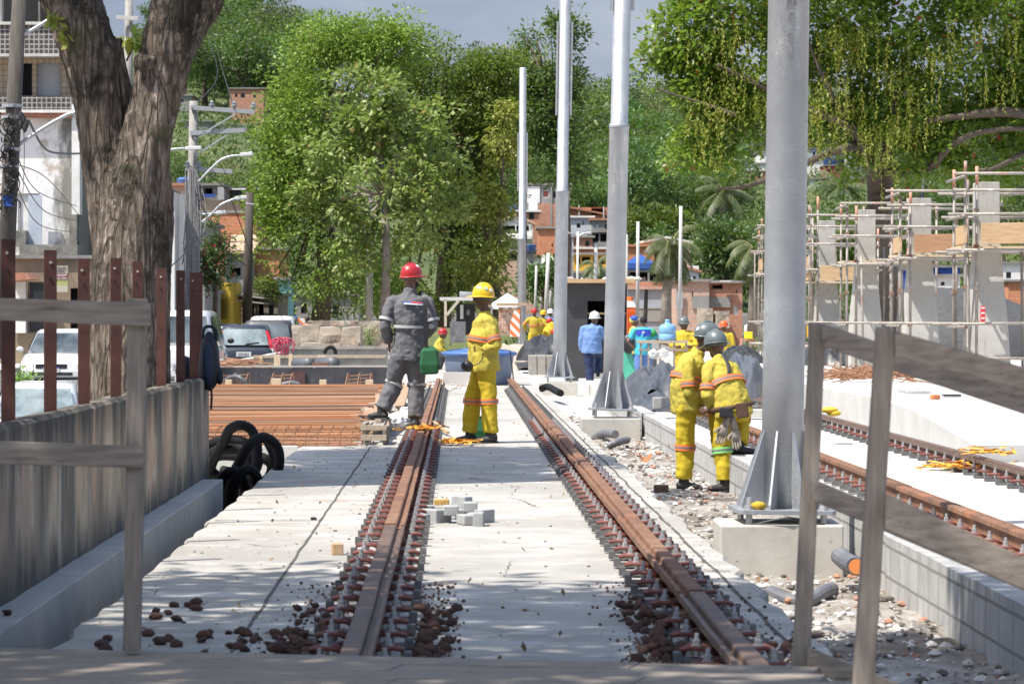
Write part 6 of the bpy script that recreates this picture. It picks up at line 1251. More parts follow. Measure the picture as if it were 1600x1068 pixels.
# left hill houses
for d in ((359,412,139,158,300,brk,'small brick house high on the left hill',[(367,371,146,152),(376,383,146,153),(396,400,148,154)]),(272,300,150,164,300,plg,'small grey house on the left hill beside the tree trunk',[(283,287,155,160)]),(286,330,190,204,280,plg,'low grey hut with fibre roof behind the utility pole crossarm',[(300,306,194,199)]),(343,385,196,203,285,plw,'long white roofed hut half hidden on the left hill',[]),(395,402,224,238,270,plb,'small blue grey hut on the left hill',[])):
    H_(*d[:5],6,d[5],d[6],d[7],group='houses on the left hill')
chunk(440,1250,489,508,158,.4,'long low grey boundary wall across the far end of the site',name='site_wall',mat=plg,group=None,cat='wall',rough_=.02)
# ---------- left street ----------
LG='buildings of the left street'
dtile=Mbrick('dark_square_tile',(.05,.042,.042),(.08,.065,.063),(.36,.35,.34),1,.20,.20,.026,None,.004,offset=0); btile=Mbrick('beige_tile',(.42,.33,.24),(.46,.37,.27),(.20,.16,.12),1,.24,.24,.016,None,.003,offset=0)
a=house(-60,160,86,165,135,6,btile,'apartment block faced with beige and dark square tiles at the top left',[(30,50,99,151,'void'),(57,95,99,151,'void')],name='apartment_block',cat='building',group=LG,roof='none')
add(a,'upper_parapet',-60,160,38,84,134.2,134.8,dtile); add(a,'parapet_cap',-60,160,34,38.5,134.1,134.9,concw); add(a,'slab_edge',-60,92,84,88,134.0,135,concw); add(a,'lower_parapet',-60,160,151,180,134.3,134.9,dtile); add(a,'loggia_shade_sheet',-60,160,-60,36,137,137.2,dark); add(a,'wall_panel',56,96,97,152,135.4,135.45,M('grey_white_panel',(.5,.51,.53),rough=.8)); add(a,'corner_column',-60,3,-60,36,134.3,134.8,plg)  # dark back sheet puts the shade of the upper recess into colour
add(a,'upper_column',60,62,-60,36,136.5,136.8,plg)
m,nt,b_,o_=newmat('stained_white_wall'); MATS['stained_white_wall']=m; b_.inputs['Roughness'].default_value=.9; v=coords(nt); v2=coords(nt,(1.2,1.2,.35))
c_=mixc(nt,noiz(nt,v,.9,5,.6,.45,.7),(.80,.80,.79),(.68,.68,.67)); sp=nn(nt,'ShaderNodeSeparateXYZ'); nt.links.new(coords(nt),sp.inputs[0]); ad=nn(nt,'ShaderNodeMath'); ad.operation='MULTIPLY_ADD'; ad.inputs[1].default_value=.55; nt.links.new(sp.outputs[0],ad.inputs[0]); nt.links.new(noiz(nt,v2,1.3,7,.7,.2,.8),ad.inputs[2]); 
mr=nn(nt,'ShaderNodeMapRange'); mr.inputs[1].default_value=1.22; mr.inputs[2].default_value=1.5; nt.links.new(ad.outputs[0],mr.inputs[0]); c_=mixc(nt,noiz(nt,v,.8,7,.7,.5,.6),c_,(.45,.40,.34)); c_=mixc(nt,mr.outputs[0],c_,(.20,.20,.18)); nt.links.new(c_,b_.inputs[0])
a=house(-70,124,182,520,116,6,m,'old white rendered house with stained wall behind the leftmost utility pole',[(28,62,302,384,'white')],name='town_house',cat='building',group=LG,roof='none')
add(a,'tile_edge',-70,113,176,184,115.6,117,tile); add(a,'white_cornice',-70,113,171.5,176,115.5,117,white); add(a,'corner_pilaster',112,124.5,163,335,115.7,116.4,white); add(a,'door_leaf',44,65,305,384,115.5,115.6,M('pale_blue_door',(.45,.5,.56),(.38,.42,.5),2)); add(a,'stone_canopy',30,121,382,402,114.3,116,M('mossy_concrete',(.26,.25,.22),(.12,.12,.11),3,.95,layers=[((.45,.38,.36),2,.58,.7,(1,1,1))])); add(a,'canopy_beam',26,118,402,412,114.8,116,MATS['mossy_concrete']); add(a,'balcony_block',20,40,360,384,114.9,115.9,MATS['mossy_concrete']); add(a,'pipe_box',108,120,335,384,115.7,116,MATS['mossy_concrete'])
a=house(121,175,150,520,119,6,M('olive_render',(.24,.245,.19),(.19,.19,.15),1,.9),'olive grey building with white drain pipe between white house and tree trunk',[(131,136,262,330,'dark'),(140,147,255,330,'dark')],name='town_house',cat='building',group=LG)
m=MB(); m.tube(smoothpath([P(122,230,118.6),P(127,228,118.5),P(129,236,118.5),P(128,300,118.5),P(125,370,118.5),P(126,379,118.5),P(137,384,118.5)],6),.09,10); m.build('drain_pipe',white,a,smooth=True)
a=house(-60,150,404,520,113,3,M('brown_shop_front',(.30,.24,.17),(.22,.17,.12),1,.9),'brown shop front with sign boards behind the steel posts at the far left',[(44,72,440,520,'dark'),(110,126,450,520,'void')],name='shop',cat='shop',group=LG)
add(a,'blue_column',17,22,440,520,112.6,112.9,M('blue_paint',(.03,.08,.3))); add(a,'white_column',24,40,440,520,112.5,112.9,plw)
m=MB(); m.prism([(PXX(8,111),PZ(440,111)),(PXX(52,111),PZ(436,111)),(PXX(44,111),PZ(426,111)),(PXX(14,111),PZ(427,111))],110.5,112.8); m.build('tile_awning',tile,a)
sg=add(a,'sign_board',79,106,415,427,112.3,112.4,M('sign_cream',(.42,.40,.33))); sg2=add(a,'sign_board',79,106,427,437,112.3,112.4,M('sign_maroon',(.22,.04,.05))); add(a,'sign_board',79,106,437,446,112.3,112.4,M('sign_olive',(.35,.36,.14))); add(a,'sign_board',79,106,446,456,112.3,112.4,M('sign_cream'))
def sgt(txt,px,py,sz,mt,par,wd): 
    o=text_mb(txt,sz,(0,0,0),mt,None,'sign_text',extr=.004); o.parent=par; p=P(px,py,112.28); 
    wv=o.dimensions.x or 1; bpy.context.view_layer.update(); wv=max(.01,o.dimensions.x); o.location=p-wloc(par); o.scale=(wd/wv,1,1)
sgt('MANUTENÇÃO',92,420.5,.13,pltd,sg,.48); sgt('INDUSTRIAL',92,425.5,.12,pltd,sg,.40); sgt('USINAGEM',92.5,431.5,.12,stW,sg2,.52); sgt('SERVIÇO DE TORNO',92.5,436.3,.11,stW,sg2,.56)
a=house(252,273,300,520,97,4,plw,'white house end wall right of the tree trunk',[],name='town_house',cat='building',group=LG,roof='none')
m=MB(); Y=97; m.add([P(258,298,Y)+V((0,-.05,0)),P(273,298,Y)+V((0,-.05,0)),P(292,352,109),P(292,520,109),P(273,520,Y)+V((0,-.05,0))]+[P(258,298,Y)+V((-.1,.5,0)),P(268,298,Y+1),P(287,352,110),P(287,520,110),P(268,520,Y+1)],[(1,2,3,4),(0,1,6,5),(6,1,2,7)][0:3]); m.build('side_wall',M('graffiti_wall',(.42,.43,.42),(.34,.35,.34),1,.9,layers=[((.05,.05,.05),4,.66,.69,(3,3,1.2))]),a)
add(a,'roof_edge',256,270,296,300,96.8,99,fib); 
a=house(288,320,350,520,112,6,plg,'grey narrow house behind the tall utility pole',[(292,298,395,425),(306,312,395,425),(292,300,440,500,'void')],name='town_house',cat='building',group=LG)
a=house(312,404,333,440,150,8,brk,'large orange brick house behind the bougainvillea',[(396,400,360,372)],name='town_house',cat='building',group=LG,roofm=plg); add(a,'brown_band',312,404,313,333,150.3,151,M('brown_wet_wall',(.17,.13,.10),(.12,.095,.08),1,.9)); add(a,'brick_face',322,402,333,395,149.9,149.98,brko)
a=house(346,420,296,313,165,6,M('black_roof_wall',(.06,.055,.055)),'long dark roofed house above the large brick house',[],name='town_house',cat='building',group=LG,roofm=M('black_roof_sheet',(.05,.048,.05),rough=.8)); add(a,'white_ridge',350,425,294,296.5,164,164.3,white)
a=house(314,345,290,314,160,5,fib,'grey shack with dark window and blue sheet above the large brick house',[(318,332,294,304,'void')],name='shack',cat='building',group=LG); add(a,'blue_sheet',319,336,303,308,159.8,159.9,MATS['blue_paint']); add(a,'metal_side',340,350,292,312,159.7,159.85,M('corrugated_zinc',(.35,.36,.37),rough=.5))
a=house(268,300,290,345,158,5,brk2,'brick house with blue tank behind the white end wall',[(276,280,310,318)],name='town_house',cat='building',group=LG,roofm=tile); m=MB(); m.lathe([(.3,0),(.35,.3),(.2,.4)],P(287,290,159),14); m.build('roof_tank',tl,a)
a=house(385,436,390,438,140,6,brko,'red brick gable wall house left of the big tree',[],name='town_house',cat='building',group=LG,roofm=plg)
a=house(352,392,396,440,138,5,plg,'mossy grey shed with clay tile patch behind the dark pole',[(360,376,418,432,'void')],name='shack',cat='building',group=LG,roof='shed',roofm=tilel)
a=house(332,360,441,500,124,5,yelp,'bright yellow house with barred gate beside the parked cars',[],name='town_house',cat='building',group=LG,roof='none')
for k in range(5): add(a,'gate_bar',342+k*3.2,343.2+k*3.2,466,498,123.8,123.95,M('dark_ochre_bars',(.25,.17,.02)))
a=house(318,334,458,510,121,4,M('cream_render',(.42,.42,.27),(.36,.36,.24),1,.9),'small cream house left of the yellow house',[(322,327,470,480)],name='town_house',cat='building',group=LG)
a=house(358,434,462,500,130,6,M('dark_beige_render',(.26,.24,.20),(.18,.17,.14),1,.9,layers=[((.08,.08,.07),2,.55,.7,(2,2,.5))]),'row of low grey shops with awning beside the dark pole',[(367,374,474,499,'void'),(392,398,474,499),(404,412,474,499,'void'),(420,428,476,499)],name='shop',cat='shop',group=LG,roofm=fib); 
for y0 in (458,466): m=MB(); m.prism([(PXX(358,128),PZ(y0,128)),(PXX(415,128),PZ(y0+7,128)),(PXX(415,128),PZ(y0+9,128)),(PXX(358,128),PZ(y0+2,128))],127,129.8); m.build('awning',M('grey_awning',(.38,.37,.35)),a)
a=house(433,447,437,498,136,5,teal,'turquoise narrow house at the foot of the big tree',[(437,441,460,480)],name='town_house',cat='building',group=LG)
a=house(446,560,462,500,150,5,plg,'pale grey shops in the shade of the big tree',[(455,462,476,498,'void'),(470,480,474,490),(492,500,474,498,'void'),(520,530,474,492)],name='shop',cat='shop',group=LG)
# ---------- poles, lamps, wires ----------
pcon=M('pole_concrete',(.30,.29,.27),(.22,.21,.195),3,.9,layers=[((.12,.11,.1),5,.6,.75,(3,3,.4))]); pwood=M('dark_wood_pole',(.055,.048,.042),(.09,.08,.07),4,.9,stretch=(4,4,.5)); lampm=M('lamp_head_grey',(.6,.61,.62),rough=.4); armm=M('lamp_arm',(.42,.44,.46),rough=.4,metal=.5)
def upole(label,top,bot,Y,r0,r1,mat,name='utility_pole',cat='pole',group=None):
    a=P(bot[0],bot[1],Y);b=P(top[0],top[1],Y); t=thing(name,label,cat,a,0,group); m=MB(); m.tube([a,a.lerp(b,.5),b],[r0,(r0+r1)/2,r1],14); m.build('pole_shaft',mat,t,smooth=True); return t
def lamp(t,pts,Y,head,r=.035):
    m=MB(); m.tube(smoothpath([P(x,y,Y) for x,y in pts],6),r,8); l=m.build('lamp_arm',armm,t,smooth=True)
    if head: m=MB(); a=P(head[0],head[1],Y); b=P(head[2],head[3],Y); m.bar(a,b,.28,.11); m.build('lamp_head',lampm,l,bevel=.02)
t=upole('leaning dark wooden utility pole with black cable tangle at the far left',(32,-40),(2,560),60,.17,.13,pwood)
lamp(t,[(20,63),(50,47),(78,30)],60,None,.035); lamp(t,[(30,226),(60,205),(90,187),(112,177),(130,175)],60,None,.035)
m=MB(); m.box(PXX(8,60),PXX(22,60),59.75,59.9,PZ(323,60),PZ(305,60)); m.build('blue_box',MATS['blue_paint'],t)
m=MB(); 
for y,rr in ((168,.19),(186,.19),(236,.2),(262,.19)): c=P(24-(y-60)*.05,y,60); m.lathe([(rr,0),(rr,.06)],c,14)
m.build('clamp_bands',galv,t)
random.seed(61); m=MB()
for i in range(46):
    y0=random.uniform(180,330); c=P(random.gauss(22-(y0-100)*.04,7),y0,59.8); r=random.uniform(.04,.14); m.tube([c+V((r*math.cos(q+i),-.05+.05*math.sin(q*2),r*1.3*math.sin(q+i))) for q in [k*.5 for k in range(random.randint(6,13))]],.013,4)
for i in range(7): m.ball(P(random.uniform(30,42),random.uniform(178,205),59.7),(.05,.05,.09),8)
m.build('cable_tangle',wire,t)
t=upole('tall grey concrete utility pole with crossarms and cable bundles right of the tree trunk',(303,158),(296,520),98,.16,.13,pcon)
for (xa,ya,xb,yb) in ((298,168,398,175),(297,208,385,203),(290,263,363,268)): m=MB(); m.bar(P(xa,ya,97.8),P(xb,yb,97.8),.12,.13); m.build('crossarm',M('crossarm_grey',(.27,.285,.30),rough=.7),t)
for (xa,ya,xb,yb) in ((306,243,354,211),(304,216,330,204),(306,215,368,178)): m=MB(); m.bar(P(xa,ya,97.7),P(xb,yb,97.7),.045,.045); m.build('brace',armm,t)
for x,y in ((331,167),(366,168),(396,170),(293,262),(311,263)): m=MB(); m.lathe([(.03,0),(.09,.03),(.09,.08),(.05,.1),(.07,.14),(.02,.2)],P(x,y,97.8),10); m.build('insulator',M('insulator_grey',(.2,.22,.24),rough=.3),t)
lamp(t,[(255,238),(272,233),(290,232)],97.6,(290,232,315,231)); lamp(t,[(310,284),(325,268),(345,250),(362,244),(376,243)],97.5,(376,242,395,240)); lamp(t,[(306,355),(330,335),(345,320),(368,310)],100,(368,310,386,308)); lamp(t,[(316,335),(330,334),(340,333)],101,(339,332.5,353,331.5))
m=MB()
for i in range(60):
    x=random.gauss(301,6); ya=random.uniform(255,330); yb=random.uniform(380,520); m.tube(smoothpath([P(x+random.gauss(0,2),ya,97.6),P(x+random.gauss(0,4),(ya+yb)/2,97.5),P(x+random.gauss(0,2),yb,97.6)],3),.016,4)
m.build('cable_bundle',M('grey_cable',(.13,.13,.13),(.3,.3,.3),30),t)
t=upole('dark wooden utility pole in front of the brick house, left of the big tree',(390,300),(386,505),126,.19,.15,pwood); lamp(t,[(398,320),(385,318)],125.5,None)
t=upole('slender pale concrete pole in front of the big tree left of the grey worker',(579,297),(576,500),127,.14,.11,M('pale_concrete_pole',(.5,.5,.48),(.42,.42,.4),2,.8)); m=MB(); m.tube([P(582.5,318,126.8),P(581,500,126.8)],.03,6); m.build('conduit',galv,t)
pale=M('pale_concrete_pole')
FG='slender poles in the middle distance'
for (x0,y0,x1,Y,r,lb) in ((1064,322,1062,92,.055,'tall thin white pole between palm tree and brick houses'),(997,346,996,98,.055,'thin pale pole in front of the blue tent roof'),(979,366,979,105,.05,'thin grey pole just right of the second metal pole'),(850,398,845,170,.13,'grey far pole between the farthest and third metal poles, left one'),(857,395,852,165,.11,'pale far pole between the farthest and third metal poles, right one'),(864,400,859,175,.11,'short grey far pole touching the third metal pole'),(894,372,893,150,.07,'thin far pole right of the third metal pole'),(931,380,930,150,.10,'pale far pole before the ochre house'),(838,415,836,160,.07,'thin brown far pole left of the grey far pole'),(1010,452,1008,120,.08,'dark thin post before the warehouse wall')):
    upole(lb,(x0,y0),(x1,505),Y,r,r*.85,pwood if 'dark' in lb else pale,'slender_pole','pole',FG)
t=upole('white double arm street lamp right of the third metal pole',(903,362),(902,500),140,.06,.05,white,'street_lamp','street lamp'); lamp(t,[(903,372),(897,366),(888,364)],140,(889,364,884,363.5),.04); lamp(t,[(903,372),(909,366),(918,364)],140,(917,364,924,363.5),.04)
# overhead wires
WG='thin overhead wires of the left street'
def owire(pts,r,label): g=MB(); g.tube(smoothpath(pts,6),r,5); solo(g,'overhead_wire',wire,label,'wire')
owire([P(45,188,59.8),P(70,232,62),P(100,240,66),P(137,239,70)],.022,'thick black cable sagging from the leftmost pole to the tree trunk')
for i,(a,b,c,lb) in enumerate((((25,240),(60,300),(120,322),'upper thin wire crossing the stained white house'),((25,262),(70,330),(122,345),'second thin wire crossing the stained white house'),((22,280),(60,350),(110,362),'third thin wire crossing the stained white house'),((20,255),(75,280),(125,338),'thin wire sloping to the olive building'),((22,235),(10,260),(-20,268),'thin wire leaving the leftmost pole to the left'),((24,165),(5,170),(-30,172),'grey wire bracket cable at the far left'),((36,185),(38,240),(36,300),'black cable hanging down beside the leftmost pole'))):
    owire([P(*a,59.8),P(*b,80),P(*c,112)],.012,lb)
for a,b,c,lb in (((305,262,97),(355,300,115),(392,398,125),'wire from the tall concrete pole to the dark pole, upper'),((305,300,97),(350,385,115),(392,420,125),'wire from the tall concrete pole to the dark pole, lower'),((262,420,90),(285,400,95),(300,380,97),'wire reaching the tall concrete pole from the left'),((300,170,97),(340,110,190),(320,45,290),'long wire climbing to the left hill'),((366,170,97),(345,100,200),(330,45,290),'second long wire climbing to the left hill')): owire([P(*a),P(*b),P(*c)],.02,lb)
t=upole('grey concrete pole behind the fork of the near tree',(202,-30),(198,400),150,.25,.18,pcon); m=MB(); m.bar(P(182,27,149.6),P(216,29,149.6),.15,.18); m.build('crossarm',concw,t)
lbox('yellow_sign',1163,1176,518,529,80,.03,M('sign_yellow',(.75,.62,.02),rough=.6),'square yellow sign board left of the nearest metal pole','sign')
g=MB(); 
for a,b in (((1160,528),(1156,542)),((1168,518),(1172,540)),((1176,528),(1180,541))): g.bar(P(*a,80.1),P(*b,80.1),.09,.05)
g.bar(P(1157,531,80.1),P(1180,531,80.1),.06,.05); solo(g,'sign_trestle',M('pinkish_wood',(.5,.25,.18)),'pinkish trestle carrying the yellow sign board','trestle')
t=upole('grey curved street lamp behind the second pillar',(1441,300),(1441,470),84,.05,.04,M('dark_lamp_metal',(.1,.11,.13),rough=.4),'street_lamp','street lamp'); lamp(t,[(1441,300),(1443,272),(1452,260),(1466,256)],84,None,.03)
g=MB(); g.box(PXX(1255,95),PXX(1267,95),95,95.6,PZ(527,95),PZ(504,95)); solo(g,'yellow_machine',M('machine_yellow',(.7,.4,.02),rough=.5),'yellow machine housing between the nearest pole and right railing post','machine',bevel=.05)
# ================= VEGETATION =================
hm_=M('hill_ground',(.055,.08,.025),(.10,.12,.035),.12,.95,bump=.3,bscale=1.5,layers=[((.22,.25,.08),.35,.58,.7,(1,1,1)),((.20,.13,.08),.2,.66,.74,(1,1,1))])
g=MB(); ny=70; nx=90
def hf(a,b):
    y=168+b**1.3*420; x=(a-.5)*2*(y*.75+60); return (x,y,hill(x,y)-.05)
g.grid(hf,nx,ny); struct(g,'hill',hm_,smooth=True)
# far plain to the horizon
g=MB(); g.add([(-2500,500,-3),(2500,500,-3),(2500,2600,-3),(-2500,2600,-3)],[(0,1,2,3)]); struct(g,'far_terrain',hm_)
LF={}
LF['dark']=Mleaf('leaf_dark_green',(.035,.08,.02),(.06,.12,.026),(.10,.16,.042),.35,.22)
LF['mid']=Mleaf('leaf_mid_green',(.042,.095,.02),(.075,.135,.03),(.12,.175,.05),.4,.3)
LF['yel']=Mleaf('leaf_yellow_green',(.09,.14,.025),(.13,.175,.035),(.17,.21,.065),.5,.32)
LF['olive']=Mleaf('leaf_olive',(.10,.12,.045),(.15,.16,.06),(.19,.2,.1),.5,.25)
LF['palm']=Mleaf('palm_leaflet',(.04,.075,.025),(.07,.105,.038),(.13,.13,.06),.8,.25)
bark=M('bark_grey',(.16,.13,.10),(.09,.07,.055),5,.95,bump=.01,stretch=(3,3,.6)); barkl=M('bark_pale',(.30,.27,.23),(.20,.17,.14),5,.95,bump=.01)
def shell(r,n,c,rad,seed,fill=.35,droop=0):
    d=r.normal(size=(n,3)); d/=np.linalg.norm(d,axis=1)[:,None]; k=np.where(r.random(n)<fill,r.random(n)**.5,.86+.18*r.random(n)); 
    return np.array(c)+d*np.array(rad)*k[:,None], d
def crown(name,blobs,ncl,per,leaf,mat,parent=None,seed=1,clr=.5,drop=.35,asp=.45,fill=.3,org=(0,0,0),lump=.25,outw=.7,flat=.3):
    r=np.random.default_rng(seed); vol=np.array([b[1][0]*b[1][2] for b in blobs]); vol=vol/vol.sum(); C=[];D=[]
    for (c,rad),v_ in zip(blobs,vol):
        n=max(4,int(ncl*v_)); p,d=shell(r,n,c,rad,seed,fill)
        w=np.array([1+lump*1.5*noise.noise(V(q)*1.3+V((seed+c[0],c[2],0))) for q in d*1.6]); p=np.array(c)+(p-np.array(c))*w[:,None]; C.append(p);D.append(d)
    C=np.vstack(C);D=np.vstack(D); gs=1.0/(clr*3.2); kp=np.array([noise.noise(V(q)*gs+V((seed*1.7,0,0)))>-.13 for q in C]); C=C[kp];D=D[kp]; n=len(C); cs=clr*r.uniform(.6,1.4,size=(n,1,1)); dd=r.normal(size=(n,per,3)); dd[:,:,2]+=.35; dd/=np.linalg.norm(dd,axis=2)[:,:,None]; off=dd*cs*np.array([1,1,.72])*r.uniform(.7,1.05,size=(n,per,1)); pts=(C[:,None,:]+off).reshape(-1,3)
    od=off/ (np.linalg.norm(off,axis=2)[:,:,None]+1e-6)*outw + D[:,None,:]*.4; 
    return leafmesh(name,pts,leaf,mat,parent,drop=drop,asp=asp,out=od.reshape(-1,3)*1.6,jit=.6,flat=flat,seed=seed,org=org)
# --- hill tree prototypes (local, about 8 m tall) ---
def proto(kind,seed,blobs,ncl,per,leaf,mat,trunk_h=3.5,name='hillside_tree',clr=.6,fill=.25,bk=bark):
    t=thing(name,'x','tree',(0,0,-50)); crown('crown',blobs,ncl,per,leaf,mat,t,seed,clr,fill=fill)
    random.seed(seed); m=MB(); m.tube([(0,0,-1),(.1,0,trunk_h*.5),(-.05,.1,trunk_h),(.1,0,trunk_h+2)],[.28,.22,.16,.06],7)
    for c,rad in blobs[:5]: m.tube([(0,0,trunk_h*.8),tuple(V((0,0,trunk_h)).lerp(V(c),.5)+V((0,0,.2))),c],[.13,.09,.03],5)
    m.build('trunk',bk,t,smooth=True,world=False); return t
PR=[]
PR.append(('dark green round tree',proto('a',1,[((0,0,5),(3,3,2.6)),((1.6,.5,4),(2,2,1.8)),((-1.7,-.4,4.2),(2,2,1.9)),((.3,-.5,6.6),(1.8,1.8,1.4))],260,22,.34,LF['dark'])))
PR.append(('mid green bushy tree',proto('b',2,[((0,0,4.6),(2.7,2.7,2.2)),((-1.9,.3,5.6),(1.6,1.6,1.4)),((1.9,-.5,5.4),(1.8,1.8,1.5)),((0,-.9,3.2),(2.4,2,1.5))],260,22,.34,LF['mid'])))
PR.append(('yellow green light tree',proto('c',3,[((0,0,4.8),(2.5,2.5,1.9)),((1.8,0,3.7),(1.9,1.9,1.5)),((-1.6,-.4,3.6),(2,1.9,1.5)),((.2,0,6.1),(1.3,1.3,1.1))],240,22,.33,LF['yel'])))
PR.append(('tall narrow olive tree',proto('d',4,[((0,0,8.2),(1.5,1.5,1.5)),((1.1,0,6.4),(1.3,1.3,1.2)),((-1.2,.3,6.8),(1.3,1.3,1.3)),((0,-.5,4.9),(1.5,1.5,1.2)),((.8,.2,9.7),(.9,.9,.9))],190,16,.33,LF['olive'],5,bk=barkl)))
PR.append(('broad flat topped tree',proto('e',5,[((0,0,5.2),(4,3.6,1.5)),((-2,0,4.3),(2.4,2.2,1.3)),((2.2,.3,4.4),(2.3,2.2,1.3)),((0,0,3.0),(2.8,2.4,1.6))],280,22,.34,LF['mid'])))
def frond(V_,p0,az,el,L,n,lw,rr,droop=1.0):
    d=V((math.cos(az)*math.cos(el),math.sin(az)*math.cos(el),math.sin(el))); pts=[V(p0)]; st=L/12
    for k in range(12): d=(d+V((0,0,-.13*droop))).normalized(); pts.append(pts[-1]+d*st)
    out=[]
    for k in range(1,13):
        p=pts[k];t=(pts[k]-pts[k-1]).normalized(); sd=t.cross(V((0,0,1))).normalized() if abs(t.z)<.98 else V((1,0,0)); w=lw*math.sin(min(1,(k+1.2)/7)*math.pi*.5)*(1 if k<9 else (13.5-k)/4.5)
        for s in (-1,1):
            for q in (0,.33,.66):
                b=p-t*st*q; e=b+sd*s*w*.9+t*w*.35+V((0,0,-w*(.55+.4*random.random()))); wd=t*.05*L*.3
                out.append((b-wd,b+wd,e))
    return pts,out
def palm(label,base,h,L,nf,lean=.3,group=None,name='palm_tree',proto_=False,dr=1.0):
    t=thing(name,label,'palm',base,0,group); m=MB(); top=V((lean,0,h)); m.tube([(0,0,-.5),(lean*.2,0,h*.4),(lean*.6,0,h*.75),top],[.22,.16,.14,.12],10); m.build('trunk',barkl,t,smooth=True,world=False)
    vs=MB(); st=MB()
    for i in range(nf):
        az=i*2.399+random.random()*.4; el=R(75-130*(i/nf)+random.uniform(-8,8)); pts,tr=frond(None,top,az,el,L*random.uniform(.85,1.1),12,L*.27,0,dr)
        for a,b,c in tr: vs.add([a,b,c],[(0,1,2)])
        st.tube(pts,[.03*(1-k/14) for k in range(13)],4)
    vs.build('fronds',LF['palm'],t,world=False,fixn=False); st.build('frond_stems',M('frond_stem',(.25,.24,.10),rough=.7),t,world=False); return t
random.seed(77)
pp_=palm('small hillside palm','x' and (0,0,-50),4.5,2.8,16,.3); PR.append(('green feathery palm',pp_))
used={i:False for i in range(len(PR))}
def ok(px,x,y,z,rt,h):
    sc_=F/y; x0=px-rt*sc_; x1=px+rt*sc_; yt=HOR-(z+h-H)*sc_; yb=HOR-(z+.5-H)*sc_
    for a,b,c,d,Yh in RECT:
        if y<Yh+3 and x1>a and x0<b and yt<d-3 and yb>c: return False
        if abs(y-Yh)<6 and x1>a and x0<b and yt<d and yb>c: return False
    return True
random.seed(90); cnt=0
zone=lambda px,y: ('left hill, ' if px<430 else ('hill behind the big tree, ' if px<820 else ('hill between the metal poles, ' if px<1010 else ('hill right of the palm, ' if px<1240 else 'hill behind the scaffolds, '))))+('near its foot' if y<235 else ('half way up' if y<310 else 'near the ridge'))
def plant(i,x,y,s,rz,sx=1):
    nm,pr=PR[i]; o=pr if False else copy_tree(pr); o.location=(x,y,hill(x,y)); o.scale=(s*sx,s*sx,s); o.rotation_euler=(0,0,rz); px=800+F*x/y
    o['label']=f'{nm} on the {zone(px,y)}'; o['group']='trees covering the hill'; return o
for k in range(2600):
    y=195+random.random()**.8*215; k_=random.random(); px=random.uniform(245,450) if k_<.27 else (random.uniform(790,1250) if k_<.72 else (random.uniform(1250,1660) if k_<.93 else random.uniform(450,790)))
    if random.random()<.0: continue
    if 450<px<790 and y<340: continue
    x=PXX(px,y); z=hill(x,y); i=random.choices(range(6),(5,5,4,1.4 if y>300 else .3,4,.9))[0]; s=random.uniform(.55,1.15)*(1.0 if y>260 else .75)
    rt=3*s; h=8*s
    if any((x-a)**2+(y-b)**2*.6<(1.35*(s+c))**2 for a,b,c in TR) if cnt else False: continue
    if not ok(px,x,y,z,rt,h): 
        continue
    if cnt==0: TR=[]
    TR.append((x,y,s)); plant(i,x,y,s,random.uniform(0,6),random.uniform(.9,1.25)); cnt+=1
    if cnt>=290: break
for nm,pr in PR:
    for ch in [q for q in bpy.data.objects if q.parent==pr]: bpy.data.objects.remove(ch)
    bpy.data.objects.remove(pr)
print('hill trees',cnt)
# undergrowth on the hill
r=np.random.default_rng(5); P_=[]
while len(P_)<60000:
    y=169+r.random()**1.1*210; px=r.uniform(230,1660)
    if 470<px<790 and y<330: continue
    x=PXX(px,y); P_.append((x,y,hill(x,y)+r.random()**2*1.3))
o=leafmesh('hill_undergrowth',np.array(P_),.42,LF['dark'],None,drop=-.3,seed=9); tag(o,'low green undergrowth covering the hillside between the trees','undergrowth',kind='stuff')
# --- specific trees ---
def bl(px,py,Y,rpx,rpy,dY=0,ry=None):
    k=Y/F; return ((PXX(px,Y),Y+dY,PZ(py,Y)),(rpx*k,(ry or rpx*k*.8),rpy*k))
def tree(label,base,blobs,ncl,per,leaf,mat,name='tree',tr=.3,seed=1,clr=.5,fill=.3,cat='tree',bk=bark,limbs=True,top=None,group=None,**k):
    t=thing(name,label,cat,base,0,group); b=V(base); o=crown('crown',blobs,ncl,per,leaf,mat,t,seed,clr,fill=fill,org=tuple(b),**k)
    m=MB(); tp=V(top) if top else V((b.x,b.y,b.z+(blobs[0][0][2]-b.z)*.6)); m.tube([b-V((0,0,.3)),b.lerp(tp,.5)+V((tr*.5,0,0)),tp],[tr,tr*.8,tr*.6],10)
    if limbs:
        for c,rad in blobs:
            c=V(c); q=tp.lerp(c,.5)+V((0,0,.1*(c-tp).length)); m.tube([tp-V((0,0,.2)),q,c.lerp(q,.2)],[tr*.45,tr*.28,tr*.10],6)
            for j in range(3):
                e=c+V((random.uniform(-1,1)*rad[0],random.uniform(-1,1)*rad[1],random.uniform(-.6,1)*rad[2]))*.8; m.tube([q,q.lerp(e,.5)+V((0,0,.15)),e],[tr*.2,tr*.12,tr*.04],5)
    m.build('trunk',bk,t,smooth=True); return t
random.seed(4)
Lb=Mleaf('leaf_bright',(.115,.20,.022),(.18,.26,.033),(.25,.32,.07),.45,.36); Lc=Mleaf('leaf_pale_cecropia',(.20,.31,.06),(.27,.37,.09),(.37,.44,.18),.7,.36,rare=((.35,.22,.05),.985))
Ld=Mleaf('leaf_deep_green',(.085,.16,.022),(.13,.21,.03),(.19,.26,.055),.6,.38); Lo=Mleaf('leaf_olive_gold',(.21,.25,.03),(.29,.29,.05),(.33,.34,.1),.5,.38)  # Ld is a deeper green leaf than Lb
Y=128
